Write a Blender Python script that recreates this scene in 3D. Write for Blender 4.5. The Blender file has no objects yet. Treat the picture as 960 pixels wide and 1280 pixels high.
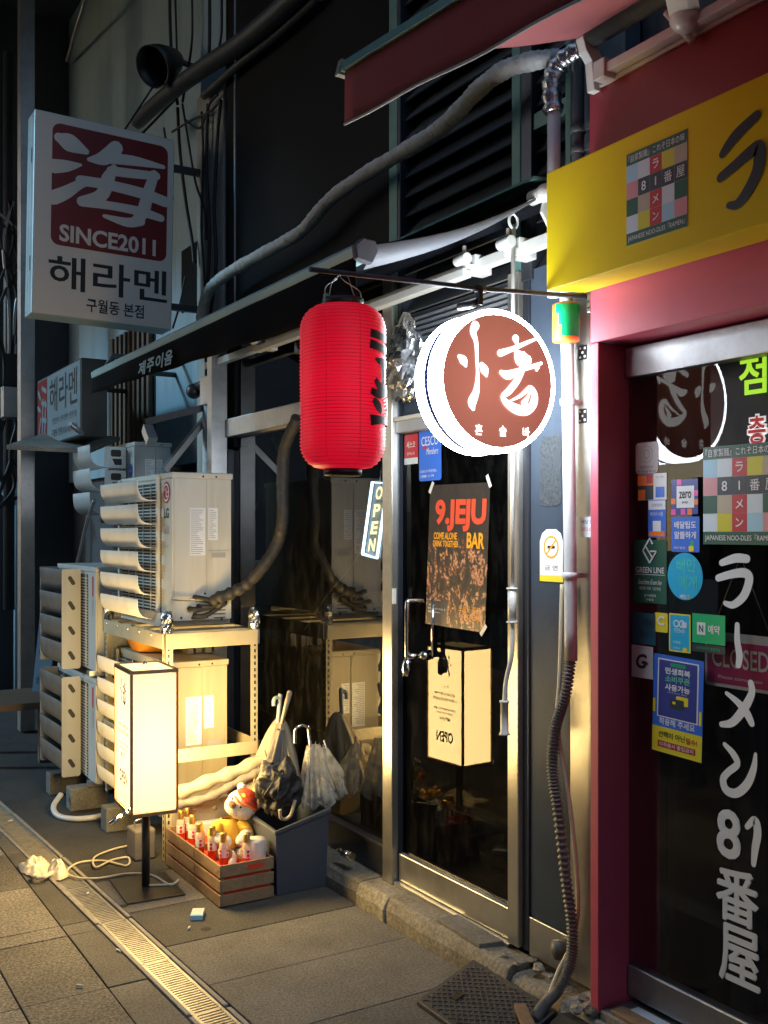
import bpy, bmesh, math, random
from mathutils import Vector, Matrix, noise
R = math.radians
SC = bpy.context.scene
COL = SC.collection
rnd = random.Random(7)

# ------------------------------------------------------------------ camera
cd = bpy.data.cameras.new('camera')
cam = bpy.data.objects.new('camera', cd); COL.objects.link(cam)
cam.location = (0, 0, 1.68)
cam.rotation_euler = (R(90), 0, R(-31.4))
cd.sensor_fit = 'VERTICAL'; cd.sensor_height = 24.0; cd.lens = 24.0
cd.shift_y = 26 / 1280
cd.clip_start = 0.05; cd.clip_end = 500
SC.camera = cam

# ------------------------------------------------------------------ night sky, weak street glow
SUN_EL, SUN_AZ = R(26), R(300)
w = bpy.data.worlds.new('World'); SC.world = w; w.use_nodes = True
nt = w.node_tree; nt.nodes.clear()
sky = nt.nodes.new('ShaderNodeTexSky'); sky.sky_type = 'NISHITA'; sky.sun_disc = False
sky.sun_elevation = SUN_EL; sky.sun_rotation = SUN_AZ; sky.altitude = 50
bg = nt.nodes.new('ShaderNodeBackground'); bg.inputs['Strength'].default_value = 0.082
wo = nt.nodes.new('ShaderNodeOutputWorld')
nt.links.new(sky.outputs[0], bg.inputs[0]); nt.links.new(bg.outputs[0], wo.inputs[0])
sd = bpy.data.lights.new('sun', 'SUN'); sd.energy = 0.85; sd.angle = R(6); sd.color = (0.36, 0.74, 1.0)
so = bpy.data.objects.new('sun', sd); COL.objects.link(so)
so.location = (-6, 6, 9)
_d = Vector((math.sin(SUN_AZ) * math.cos(SUN_EL), math.cos(SUN_AZ) * math.cos(SUN_EL), math.sin(SUN_EL)))
so.rotation_euler = _d.to_track_quat('Z', 'Y').to_euler()
vs = SC.view_settings
vs.view_transform = 'Standard'; vs.look = 'None'; vs.exposure = 1.1; vs.gamma = 1.0; vs.use_curve_mapping = False
SC.cycles.max_bounces = 8; SC.cycles.transparent_max_bounces = 16
SC.cycles.caustics_reflective = False; SC.cycles.caustics_refractive = False
SC.cycles.sample_clamp_indirect = 3.0

# ------------------------------------------------------------------ materials
def mat(name, col, rough=0.5, metal=0.0, var=0.12, nscale=6.0, bump=0.0, bscale=60.0, dirt=0.0, dirtcol=(0.03, 0.027, 0.022),
        emit=None, estr=0.0, spec=0.5, streak=False, alpha=1.0, trans=0.0, sss=None):
    m = bpy.data.materials.new(name); m.use_nodes = True
    t = m.node_tree; N = t.nodes; Lk = t.links
    b = N['Principled BSDF']
    b.inputs['Roughness'].default_value = rough; b.inputs['Metallic'].default_value = metal
    b.inputs['Specular IOR Level'].default_value = spec
    tc = N.new('ShaderNodeTexCoord')
    src = tc.outputs['Object']
    if var > 0 or dirt > 0:
        n1 = N.new('ShaderNodeTexNoise'); n1.inputs['Scale'].default_value = nscale; n1.inputs['Detail'].default_value = 6
        Lk.new(src, n1.inputs['Vector'])
        mx = N.new('ShaderNodeMix'); mx.data_type = 'RGBA'
        mx.inputs[6].default_value = (*[c * (1 - var) for c in col], 1)
        mx.inputs[7].default_value = (*[min(1, c * (1 + var)) for c in col], 1)
        Lk.new(n1.outputs['Fac'], mx.inputs[0])
        out = mx.outputs[2]
        if dirt > 0:
            n2 = N.new('ShaderNodeTexNoise'); n2.inputs['Scale'].default_value = nscale * 1.7; n2.inputs['Detail'].default_value = 9
            n2.inputs['Roughness'].default_value = 0.68
            if streak:
                mp = N.new('ShaderNodeMapping'); mp.inputs['Scale'].default_value = (1.6, 1.6, 0.16)
                Lk.new(src, mp.inputs[0]); Lk.new(mp.outputs[0], n2.inputs['Vector'])
            else:
                Lk.new(src, n2.inputs['Vector'])
            cr = N.new('ShaderNodeValToRGB'); cr.color_ramp.elements[0].position = 0.5; cr.color_ramp.elements[1].position = 0.78
            cr.color_ramp.elements[0].color = (0, 0, 0, 1); cr.color_ramp.elements[1].color = (dirt, dirt, dirt, 1)
            Lk.new(n2.outputs['Fac'], cr.inputs[0])
            m2 = N.new('ShaderNodeMix'); m2.data_type = 'RGBA'
            Lk.new(cr.outputs[0], m2.inputs[0]); Lk.new(out, m2.inputs[6]); m2.inputs[7].default_value = (*dirtcol, 1)
            out = m2.outputs[2]
        Lk.new(out, b.inputs['Base Color'])
        ma = N.new('ShaderNodeMapRange'); ma.inputs[3].default_value = max(0.02, rough - 0.1); ma.inputs[4].default_value = min(1, rough + 0.12)
        Lk.new(n1.outputs['Fac'], ma.inputs[0]); Lk.new(ma.outputs[0], b.inputs['Roughness'])
    else:
        b.inputs['Base Color'].default_value = (*col, 1)
    if bump > 0:
        n3 = N.new('ShaderNodeTexNoise'); n3.inputs['Scale'].default_value = bscale; n3.inputs['Detail'].default_value = 6
        Lk.new(src, n3.inputs['Vector'])
        bp = N.new('ShaderNodeBump'); bp.inputs['Strength'].default_value = bump; bp.inputs['Distance'].default_value = 0.01
        Lk.new(n3.outputs['Fac'], bp.inputs['Height']); Lk.new(bp.outputs[0], b.inputs['Normal'])
    if emit:
        b.inputs['Emission Color'].default_value = (*emit, 1); b.inputs['Emission Strength'].default_value = estr
    if alpha < 1: b.inputs['Alpha'].default_value = alpha
    if trans > 0: b.inputs['Transmission Weight'].default_value = trans
    return m

def glass(name, tint, dust=0.05, ior=1.5, smudge=0.0, boost=1.0):
    """thin dirty pane: tinted see-through, fresnel mirror, a little dust"""
    m = bpy.data.materials.new(name); m.use_nodes = True
    t = m.node_tree; N = t.nodes; Lk = t.links; N.clear()
    o = N.new('ShaderNodeOutputMaterial')
    tr = N.new('ShaderNodeBsdfTransparent'); tr.inputs[0].default_value = (*tint, 1)
    gl = N.new('ShaderNodeBsdfGlossy'); gl.inputs['Roughness'].default_value = 0.002
    fr = N.new('ShaderNodeFresnel'); fr.inputs['IOR'].default_value = ior
    ge = N.new('ShaderNodeNewGeometry'); fb = N.new('ShaderNodeMath'); fb.operation = 'SUBTRACT'; fb.inputs[0].default_value = 1.0; Lk.new(ge.outputs['Backfacing'], fb.inputs[1])
    m0 = N.new('ShaderNodeMath'); m0.operation = 'MULTIPLY'; Lk.new(fr.outputs[0], m0.inputs[0]); Lk.new(fb.outputs[0], m0.inputs[1])
    mu = N.new('ShaderNodeMath'); mu.operation = 'MULTIPLY'; mu.inputs[1].default_value = boost; mu.use_clamp = True
    Lk.new(m0.outputs[0], mu.inputs[0])
    x = N.new('ShaderNodeMixShader'); Lk.new(mu.outputs[0], x.inputs[0]); Lk.new(tr.outputs[0], x.inputs[1]); Lk.new(gl.outputs[0], x.inputs[2])
    df = N.new('ShaderNodeBsdfDiffuse'); df.inputs[0].default_value = (0.35, 0.34, 0.31, 1)
    tc = N.new('ShaderNodeTexCoord'); mp = N.new('ShaderNodeMapping'); mp.inputs['Scale'].default_value = (1, 2.2, 0.7)
    Lk.new(tc.outputs['Object'], mp.inputs[0])
    n1 = N.new('ShaderNodeTexNoise'); n1.inputs['Scale'].default_value = 9; n1.inputs['Detail'].default_value = 10; n1.inputs['Roughness'].default_value = 0.72
    Lk.new(mp.outputs[0], n1.inputs['Vector'])
    cr = N.new('ShaderNodeValToRGB'); cr.color_ramp.elements[0].position = 0.48; cr.color_ramp.elements[1].position = 0.85
    cr.color_ramp.elements[0].color = (dust * 0.25,) * 3 + (1,); cr.color_ramp.elements[1].color = (dust * 3 + smudge,) * 3 + (1,)
    Lk.new(n1.outputs['Fac'], cr.inputs[0])
    x2 = N.new('ShaderNodeMixShader'); Lk.new(cr.outputs[0], x2.inputs[0]); Lk.new(x.outputs[0], x2.inputs[1]); Lk.new(df.outputs[0], x2.inputs[2])
    Lk.new(x2.outputs[0], o.inputs[0])
    return m

def stone(name, c1, c2, scale=90, bump=0.35, dirt=0.4, rough=0.85):
    m = bpy.data.materials.new(name); m.use_nodes = True
    t = m.node_tree; N = t.nodes; Lk = t.links; b = N['Principled BSDF']; b.inputs['Roughness'].default_value = rough
    tc = N.new('ShaderNodeTexCoord'); ge = N.new('ShaderNodeNewGeometry'); oi = N.new('ShaderNodeObjectInfo')
    n1 = N.new('ShaderNodeTexNoise'); n1.inputs['Scale'].default_value = scale; n1.inputs['Detail'].default_value = 4; n1.inputs['Roughness'].default_value = 0.7
    Lk.new(ge.outputs['Position'], n1.inputs['Vector'])
    cr = N.new('ShaderNodeValToRGB'); cr.color_ramp.elements[0].position = 0.36; cr.color_ramp.elements[1].position = 0.64
    cr.color_ramp.elements[0].color = (*c1, 1); cr.color_ramp.elements[1].color = (*c2, 1)
    Lk.new(n1.outputs['Fac'], cr.inputs[0])
    n2 = N.new('ShaderNodeTexNoise'); n2.inputs['Scale'].default_value = 2.6; n2.inputs['Detail'].default_value = 8; n2.inputs['Roughness'].default_value = 0.65
    Lk.new(ge.outputs['Position'], n2.inputs['Vector'])
    c2r = N.new('ShaderNodeValToRGB'); c2r.color_ramp.elements[0].position = 0.38; c2r.color_ramp.elements[1].position = 0.7
    c2r.color_ramp.elements[0].color = (1, 1, 1, 1); c2r.color_ramp.elements[1].color = (1 - dirt,) * 3 + (1,)
    Lk.new(n2.outputs['Fac'], c2r.inputs[0])
    mu = N.new('ShaderNodeMix'); mu.data_type = 'RGBA'; mu.blend_type = 'MULTIPLY'; mu.inputs[0].default_value = 1
    Lk.new(cr.outputs[0], mu.inputs[6]); Lk.new(c2r.outputs[0], mu.inputs[7])
    mr = N.new('ShaderNodeMapRange'); mr.inputs[3].default_value = 0.62; mr.inputs[4].default_value = 1.34
    Lk.new(oi.outputs['Random'], mr.inputs[0])
    mv = N.new('ShaderNodeMix'); mv.data_type = 'RGBA'; mv.blend_type = 'MULTIPLY'; mv.inputs[0].default_value = 1
    Lk.new(mu.outputs[2], mv.inputs[6]); Lk.new(mr.outputs[0], mv.inputs[7])
    # dark gum spots
    vo = N.new('ShaderNodeTexVoronoi'); vo.inputs['Scale'].default_value = 3.1; Lk.new(ge.outputs['Position'], vo.inputs['Vector'])
    sp = N.new('ShaderNodeMath'); sp.operation = 'LESS_THAN'; sp.inputs[1].default_value = 0.075; Lk.new(vo.outputs['Distance'], sp.inputs[0])
    sm = N.new('ShaderNodeMix'); sm.data_type = 'RGBA'; sm.inputs[7].default_value = (*[c * 0.35 for c in c1], 1)
    Lk.new(sp.outputs[0], sm.inputs[0]); Lk.new(mv.outputs[2], sm.inputs[6])
    Lk.new(sm.outputs[2], b.inputs['Base Color'])
    bp = N.new('ShaderNodeBump'); bp.inputs['Strength'].default_value = bump; bp.inputs['Distance'].default_value = 0.006
    Lk.new(n1.outputs['Fac'], bp.inputs['Height']); Lk.new(bp.outputs[0], b.inputs['Normal'])
    return m

def brushed(name, col, rough=0.32, metal=0.9, dirt=0.35):
    m = bpy.data.materials.new(name); m.use_nodes = True
    t = m.node_tree; N = t.nodes; Lk = t.links; b = N['Principled BSDF']; b.inputs['Metallic'].default_value = metal
    if metal < 0.3: b.inputs['Specular IOR Level'].default_value = 0.25
    tc = N.new('ShaderNodeTexCoord'); mp = N.new('ShaderNodeMapping'); mp.inputs['Scale'].default_value = (40, 40, 1.0)
    Lk.new(tc.outputs['Object'], mp.inputs[0])
    n1 = N.new('ShaderNodeTexNoise'); n1.inputs['Scale'].default_value = 8; n1.inputs['Detail'].default_value = 3; Lk.new(mp.outputs[0], n1.inputs['Vector'])
    n2 = N.new('ShaderNodeTexNoise'); n2.inputs['Scale'].default_value = 4; n2.inputs['Detail'].default_value = 9; n2.inputs['Roughness'].default_value = 0.7
    Lk.new(tc.outputs['Object'], n2.inputs['Vector'])
    cr = N.new('ShaderNodeValToRGB'); cr.color_ramp.elements[0].position = 0.45; cr.color_ramp.elements[1].position = 0.75
    cr.color_ramp.elements[0].color = (*col, 1); cr.color_ramp.elements[1].color = (*[c * (1 - dirt) for c in col], 1)
    Lk.new(n2.outputs['Fac'], cr.inputs[0]); Lk.new(cr.outputs[0], b.inputs['Base Color'])
    mr = N.new('ShaderNodeMapRange'); mr.inputs[3].default_value = rough - 0.08; mr.inputs[4].default_value = rough + 0.16
    Lk.new(n1.outputs['Fac'], mr.inputs[0]); Lk.new(mr.outputs[0], b.inputs['Roughness'])
    b.inputs['Anisotropic'].default_value = 0.8
    cx = N.new('ShaderNodeCombineXYZ'); cx.inputs[0].default_value = 0.6; cx.inputs[1].default_value = 0.8; Lk.new(cx.outputs[0], b.inputs['Tangent'])
    bp = N.new('ShaderNodeBump'); bp.inputs['Strength'].default_value = 0.08; bp.inputs['Distance'].default_value = 0.002
    Lk.new(n1.outputs['Fac'], bp.inputs['Height']); Lk.new(bp.outputs[0], b.inputs['Normal'])
    return m

def vinyl(name):
    m = bpy.data.materials.new(name); m.use_nodes = True
    t = m.node_tree; N = t.nodes; Lk = t.links; N.clear(); o = N.new('ShaderNodeOutputMaterial')
    tr = N.new('ShaderNodeBsdfTransparent'); tr.inputs[0].default_value = (0.93, 0.93, 0.9, 1)
    df = N.new('ShaderNodeBsdfDiffuse'); df.inputs[0].default_value = (0.82, 0.82, 0.78, 1)
    tl = N.new('ShaderNodeBsdfTranslucent'); tl.inputs[0].default_value = (0.8, 0.8, 0.76, 1)
    gl = N.new('ShaderNodeBsdfGlossy'); gl.inputs['Roughness'].default_value = 0.12
    tc = N.new('ShaderNodeTexCoord'); n1 = N.new('ShaderNodeTexNoise'); n1.inputs['Scale'].default_value = 22; n1.inputs['Detail'].default_value = 6; Lk.new(tc.outputs['Object'], n1.inputs['Vector'])
    bp = N.new('ShaderNodeBump'); bp.inputs['Strength'].default_value = 0.8; bp.inputs['Distance'].default_value = 0.02; Lk.new(n1.outputs['Fac'], bp.inputs['Height'])
    for b in (df, gl, tl): Lk.new(bp.outputs[0], b.inputs['Normal'])
    a = N.new('ShaderNodeMixShader'); a.inputs[0].default_value = 0.45; Lk.new(df.outputs[0], a.inputs[1]); Lk.new(tl.outputs[0], a.inputs[2])
    b = N.new('ShaderNodeMixShader'); b.inputs[0].default_value = 0.16; Lk.new(a.outputs[0], b.inputs[1]); Lk.new(gl.outputs[0], b.inputs[2])
    mr = N.new('ShaderNodeMapRange'); mr.inputs[1].default_value = 0.35; mr.inputs[2].default_value = 0.65; mr.inputs[3].default_value = 0.25; mr.inputs[4].default_value = 0.75; Lk.new(n1.outputs['Fac'], mr.inputs[0])
    c = N.new('ShaderNodeMixShader'); Lk.new(mr.outputs[0], c.inputs[0]); Lk.new(tr.outputs[0], c.inputs[1]); Lk.new(b.outputs[0], c.inputs[2]); Lk.new(c.outputs[0], o.inputs[0])
    return m

M = {}
M['steel'] = brushed('brushed steel', (0.58, 0.57, 0.53))
M['alu'] = brushed('aluminium', (0.42, 0.42, 0.43), 0.38, 0.85)
M['gate_steel'] = brushed('dull blue grey sheet', (0.048, 0.064, 0.090), 0.5, 0.05, 0.25)
M['darkframe'] = mat('dark anodised frame', (0.05, 0.055, 0.07), 0.35, 0.6, bump=0.03)
M['black'] = mat('black paint', (0.014, 0.014, 0.016), 0.4, dirt=0.3, dirtcol=(0.05, 0.05, 0.048))
M['blackpanel'] = mat('black facade panel', (0.008, 0.009, 0.011), 0.45, var=0.3, nscale=2, dirt=0.25, dirtcol=(0.02, 0.021, 0.023), streak=True, spec=0.06)
M['rubber'] = mat('black rubber', (0.02, 0.02, 0.02), 0.7, bump=0.2, bscale=120)
M['slab'] = stone('granite slab', (0.07, 0.064, 0.055), (0.32, 0.295, 0.25), 85, 0.7)
M['slabR'] = stone('worn concrete slab', (0.075, 0.07, 0.062), (0.19, 0.178, 0.156), 110, 0.45)
M['asphalt'] = stone('asphalt', (0.03, 0.03, 0.03), (0.075, 0.072, 0.068), 160, 0.5, 0.5)
M['stepstone'] = stone('granite step', (0.24, 0.22, 0.175), (0.46, 0.42, 0.345), 60, 0.9, 0.55)
M['cement'] = stone('grey cement', (0.16, 0.155, 0.14), (0.26, 0.25, 0.22), 80, 0.4, 0.5)
M['galv'] = mat('galvanised grate', (0.36, 0.34, 0.29), 0.5, 0.45, var=0.25, nscale=14, dirt=0.75, dirtcol=(0.05, 0.045, 0.035), bump=0.15, bscale=80)
M['drainedge'] = mat('worn drain edging', (0.30, 0.28, 0.25), 0.75, var=0.2, nscale=16, dirt=0.7, dirtcol=(0.06, 0.055, 0.045), bump=0.4, bscale=90)
M['castiron'] = mat('black ramp plastic', (0.045, 0.045, 0.05), 0.5, 0.0, var=0.3, nscale=20, dirt=0.6, dirtcol=(0.10, 0.09, 0.075), bump=0.2, bscale=120)
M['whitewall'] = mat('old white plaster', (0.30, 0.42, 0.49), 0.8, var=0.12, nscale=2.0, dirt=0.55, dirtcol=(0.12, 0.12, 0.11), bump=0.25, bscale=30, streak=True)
M['pilaster'] = mat('grey render', (0.33, 0.34, 0.32), 0.85, var=0.2, nscale=4, dirt=0.7, dirtcol=(0.08, 0.08, 0.07), bump=0.35, bscale=40, streak=True)
M['darkwall'] = mat('dark far wall', (0.06, 0.065, 0.075), 0.8, var=0.3, nscale=1.5)
M['soffit'] = mat('grey soffit', (0.10, 0.105, 0.115), 0.85, var=0.2, nscale=2, dirt=0.4)
M['teal'] = mat('teal painted mullion', (0.12, 0.27, 0.25), 0.45, 0.2, dirt=0.4, nscale=8)
M['louver'] = mat('grey louvre slat', (0.085, 0.095, 0.105), 0.45, 0.2, dirt=0.4, nscale=8)
M['shutter'] = mat('grey ribbed shutter', (0.20, 0.21, 0.235), 0.5, 0.35, dirt=0.3)
M['redpaint'] = mat('raspberry red paint', (0.52, 0.075, 0.125), 0.42, var=0.08, nscale=3, bump=0.05, bscale=160, dirt=0.18, dirtcol=(0.2, 0.02, 0.035))
M['darkred'] = mat('deep red panel', (0.27, 0.018, 0.035), 0.5, var=0.1, nscale=3, bump=0.05)
M['yellow'] = mat('yellow sign paint', (0.80, 0.60, 0.006), 0.45, var=0.05, nscale=2.5, dirt=0.15, dirtcol=(0.5, 0.36, 0.03), bump=0.03, bscale=30, spec=0.2)
M['navy'] = mat('dark slate lettering', (0.022, 0.036, 0.05), 0.45, var=0.1)
M['green'] = mat('dark green print', (0.012, 0.10, 0.065), 0.45, var=0.05)
M['red'] = mat('red print', (0.50, 0.02, 0.035), 0.45, var=0.05)
M['skyblue'] = mat('pale blue print', (0.36, 0.63, 0.80), 0.45, var=0.05)
M['paleblue'] = mat('ice blue print', (0.62, 0.72, 0.80), 0.45, var=0.05)
M['pink'] = mat('pink print', (0.68, 0.30, 0.34), 0.45, var=0.05)
M['beige'] = mat('taupe print', (0.47, 0.42, 0.32), 0.45, var=0.05)
M['lime'] = mat('mustard print', (0.62, 0.58, 0.02), 0.45, var=0.05)
M['white'] = mat('white print', (0.78, 0.80, 0.82), 0.45, var=0.05)
M['brushwhite'] = mat('white vinyl lettering', (0.62, 0.68, 0.74), 0.5, var=0.06)
M['offwhite'] = mat('off white paper', (0.66, 0.66, 0.62), 0.6, var=0.08)
M['blue'] = mat('cobalt print', (0.02, 0.12, 0.62), 0.4, var=0.06)
M['royal'] = mat('royal blue print', (0.03, 0.16, 0.72), 0.4, var=0.06)
M['indigo'] = mat('indigo print', (0.03, 0.05, 0.28), 0.4, var=0.06)
M['cyan'] = mat('cyan print', (0.0, 0.42, 0.72), 0.35, var=0.06)
M['brightgreen'] = mat('bright green print', (0.0, 0.45, 0.16), 0.4, var=0.05)
M['orange'] = mat('orange print', (0.85, 0.20, 0.02), 0.45, var=0.06)
M['magenta'] = mat('magenta print', (0.55, 0.02, 0.18), 0.4, var=0.06)
M['hotpink'] = mat('hot pink print', (0.8, 0.08, 0.42), 0.4, var=0.06)
M['signyellow'] = mat('yellow print', (0.82, 0.68, 0.03), 0.4, var=0.05)
M['inkblack'] = mat('black print', (0.012, 0.012, 0.014), 0.45, var=0.05)
M['greyprint'] = mat('grey print', (0.35, 0.34, 0.34), 0.5, var=0.08)
M['greystick'] = mat('lilac grey sticker', (0.52, 0.48, 0.50), 0.5, var=0.1)
M['tealstick'] = mat('faded teal sticker', (0.02, 0.09, 0.13), 0.4, var=0.25, nscale=18)
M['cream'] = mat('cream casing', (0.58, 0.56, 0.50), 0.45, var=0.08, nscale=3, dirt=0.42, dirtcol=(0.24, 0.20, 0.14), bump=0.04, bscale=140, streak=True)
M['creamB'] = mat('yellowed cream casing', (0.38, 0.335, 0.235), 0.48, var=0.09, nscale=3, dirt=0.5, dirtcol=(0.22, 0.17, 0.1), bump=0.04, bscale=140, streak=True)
M['greyac'] = mat('grey white casing', (0.44, 0.45, 0.44), 0.45, var=0.06, nscale=3, dirt=0.3, dirtcol=(0.18, 0.17, 0.14), streak=True)
M['vane'] = mat('off white plastic vane', (0.64, 0.63, 0.58), 0.4, var=0.06, nscale=4, dirt=0.3, dirtcol=(0.25, 0.22, 0.17))
M['bluevane'] = mat('white plastic vane', (0.74, 0.80, 0.82), 0.42, var=0.06, nscale=4, dirt=0.2, dirtcol=(0.25, 0.24, 0.2))
M['darkgrille'] = mat('dark grille', (0.03, 0.028, 0.024), 0.6, var=0.2)
M['shelf'] = mat('cream shelf steel', (0.46, 0.41, 0.28), 0.42, 0.1, var=0.08, nscale=8, dirt=0.35, dirtcol=(0.22, 0.17, 0.1))
M['whitepipe'] = mat('white pipe', (0.52, 0.54, 0.55), 0.4, var=0.08, nscale=6, dirt=0.35, dirtcol=(0.25, 0.23, 0.2))
M['palepipe'] = mat('pale upper pipe', (0.74, 0.77, 0.78), 0.4, var=0.08, nscale=6, dirt=0.3, dirtcol=(0.3, 0.28, 0.25))  # white pipe colour lightened where the disc sign's light hardly reaches
M['darkpipe'] = mat('dark pipe', (0.05, 0.055, 0.062), 0.5, 0.2, var=0.25, nscale=10, dirt=0.4, dirtcol=(0.14, 0.13, 0.12))
M['cable'] = mat('black cable', (0.012, 0.012, 0.013), 0.55, var=0.2)
M['whitecable'] = mat('cream cable', (0.62, 0.56, 0.42), 0.5, var=0.08)
M['tape'] = mat('pipe wrap tape', (0.56, 0.56, 0.55), 0.65, var=0.25, nscale=16, dirt=0.6, dirtcol=(0.10, 0.09, 0.085), bump=0.7, bscale=45)
M['browntape'] = mat('brown pipe lagging', (0.028, 0.025, 0.022), 0.6, var=0.35, nscale=18, dirt=0.5, dirtcol=(0.10, 0.085, 0.065), bump=0.6, bscale=40)
M['foil'] = mat('crumpled foil', (0.60, 0.61, 0.63), 0.26, 1.0, var=0.1, bump=0.9, bscale=28)
M['corr'] = mat('grey corrugated conduit', (0.13, 0.13, 0.125), 0.5, var=0.2, nscale=20, dirt=0.5, dirtcol=(0.25, 0.23, 0.19))
M['awnfab'] = mat('black awning fabric', (0.007, 0.008, 0.011), 0.8, var=0.25, nscale=3, bump=0.3, bscale=220, spec=0.05)
M['awnlit'] = mat('awning grey with sign light', (0.09, 0.095, 0.11), 0.6, var=0.1, nscale=4, bump=0.15, bscale=40)  # disc sign's light on the fabric edge, put into the grey
M['awnbar'] = mat('front bar with street glow blue', (0.34, 0.52, 0.56), 0.4, 0.1, var=0.1)  # blue is reflected street glow put into the bar's colour
M['whitebar'] = mat('white powder coat', (0.66, 0.66, 0.63), 0.4, 0.1, var=0.06, dirt=0.2, dirtcol=(0.3, 0.28, 0.22))
M['redfab'] = mat('dark red awning fabric', (0.30, 0.018, 0.026), 0.7, var=0.12, nscale=3, bump=0.3, bscale=220)
M['pinkfab'] = mat('paler red fabric', (0.52, 0.16, 0.16), 0.7, var=0.1, nscale=3, bump=0.2, bscale=220)  # paler and pinker than the valance red
M['signwhite'] = mat('unlit sign face', (0.80, 0.76, 0.72), 0.35, var=0.05, nscale=2, dirt=0.12, dirtcol=(0.25, 0.24, 0.22))
M['signred'] = mat('unlit red sign print', (0.20, 0.012, 0.014), 0.35, var=0.08)
M['signside'] = mat('aluminium sign return', (0.42, 0.55, 0.60), 0.4, 0.3, var=0.1, dirt=0.2)
M['wood'] = mat('aged pine slat', (0.24, 0.155, 0.085), 0.7, var=0.3, nscale=12, dirt=0.5, dirtcol=(0.09, 0.06, 0.035), bump=0.5, bscale=40)
M['slatwood'] = mat('dark timber batten', (0.13, 0.085, 0.055), 0.65, var=0.25, nscale=8, dirt=0.3)
M['binplastic'] = mat('charcoal plastic bin', (0.048, 0.058, 0.08), 0.45, var=0.1, nscale=5, bump=0.06, bscale=150, dirt=0.2, dirtcol=(0.10, 0.095, 0.085))
M['clearwrap'] = vinyl('clear vinyl')
M['canvas'] = mat('beige canvas', (0.29, 0.255, 0.19), 0.8, var=0.15, nscale=6, dirt=0.5, dirtcol=(0.2, 0.16, 0.11), bump=0.4, bscale=50)
M['greycloth'] = mat('taupe cloth', (0.15, 0.135, 0.12), 0.8, var=0.25, nscale=14, bump=0.5, bscale=50)
M['blackcloth'] = mat('black umbrella cloth', (0.012, 0.012, 0.013), 0.6, var=0.2, bump=0.3, bscale=80)
M['chrome'] = mat('chrome', (0.75, 0.75, 0.74), 0.14, 1.0, var=0.05)
M['paleplastic'] = mat('pale blue plastic', (0.30, 0.37, 0.38), 0.4, var=0.06)
M['tan'] = mat('tan plastic', (0.36, 0.29, 0.19), 0.45, var=0.08)
M['plush'] = mat('white plush', (0.66, 0.62, 0.54), 0.95, var=0.12, nscale=30, bump=0.9, bscale=170)
M['plushbrown'] = mat('brown plush', (0.30, 0.16, 0.07), 0.95, var=0.15, nscale=30, bump=0.9, bscale=170)
M['plushred'] = mat('red cap cloth', (0.62, 0.06, 0.025), 0.85, var=0.1, bump=0.4, bscale=140)
M['plushyellow'] = mat('yellow shirt cloth', (0.66, 0.36, 0.03), 0.85, var=0.12, bump=0.4, bscale=140)
M['liquid'] = mat('red liquor', (0.70, 0.06, 0.015), 0.15, var=0.1, nscale=10, trans=0.25)
M['bottleglass'] = mat('bottle glass', (0.80, 0.66, 0.5), 0.08, var=0.05, alpha=0.5)
M['goldcap'] = mat('gold cap', (0.62, 0.40, 0.12), 0.28, 0.9, var=0.1)
M['redfelt'] = mat('red crate lining', (0.55, 0.05, 0.015), 0.8, var=0.15, bump=0.3)
M['jar'] = mat('frosted jar', (0.62, 0.56, 0.50), 0.3, var=0.08)
M['bag'] = mat('white plastic bag', (0.70, 0.62, 0.46), 0.4, var=0.1, nscale=10, bump=0.4, bscale=30)
M['basin'] = mat('orange plastic basin', (0.62, 0.25, 0.02), 0.4, var=0.1)
M['lamptop'] = mat('black powder coat', (0.02, 0.019, 0.018), 0.45, var=0.15)
M['brownframe'] = mat('bronze lamp frame', (0.26, 0.15, 0.07), 0.5, 0.3, var=0.1)
def lit(name, col, estr, base=(0.6, 0.6, 0.6)):
    return mat(name, base, 0.4, var=0.0, emit=col, estr=estr)
M['lampface'] = lit('lit lamp acrylic', (1.0, 0.86, 0.50), 0.60, (0.2, 0.18, 0.12))
M['lampink'] = mat('brown lamp print', (0.16, 0.07, 0.02), 0.5, var=0.0, emit=(0.4, 0.2, 0.05), estr=0.06)
M['discwhite'] = lit('lit white acrylic', (0.82, 0.92, 1.0), 20.0)
M['discbrown'] = lit('lit brown acrylic', (0.46, 0.15, 0.105), 0.36, (0.16, 0.045, 0.03))
M['discglyph'] = lit('lit white glyph', (1.0, 0.985, 0.97), 1.6)
M['neonblue'] = lit('white blue neon', (0.60, 0.90, 1.0), 9.0)
M['neonamber'] = lit('amber neon', (1.0, 0.74, 0.30), 6.0)
M['ledgreen'] = lit('lit green letters', (0.42, 0.85, 0.03), 0.7, (0.2, 0.3, 0.02))
M['ledred'] = lit('lit red letters', (0.55, 0.03, 0.03), 0.42, (0.3, 0.02, 0.02))
M['ledwhite'] = lit('lit white outline', (0.8, 0.84, 0.85), 0.55)
M['lantern'] = mat('lit red lantern paper', (0.5, 0.005, 0.014), 0.5, var=0.06, nscale=4, emit=(0.80, 0.006, 0.03), estr=0.32, bump=0.1, bscale=60)
M['glassbar'] = glass('bar window glass', (0.42, 0.43, 0.45), 0.016, 1.62, boost=1.9)
M['glassdoor'] = glass('bar door glass', (0.35, 0.38, 0.42), 0.012, 1.62, boost=0.30)
M['glassramen'] = glass('noodle shop door glass', (0.80, 0.79, 0.78), 0.012, 1.55, boost=0.8)
t_ = M['lampface'].node_tree; b_ = t_.nodes['Principled BSDF']   # tube inside: faces brightest round the middle
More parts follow.
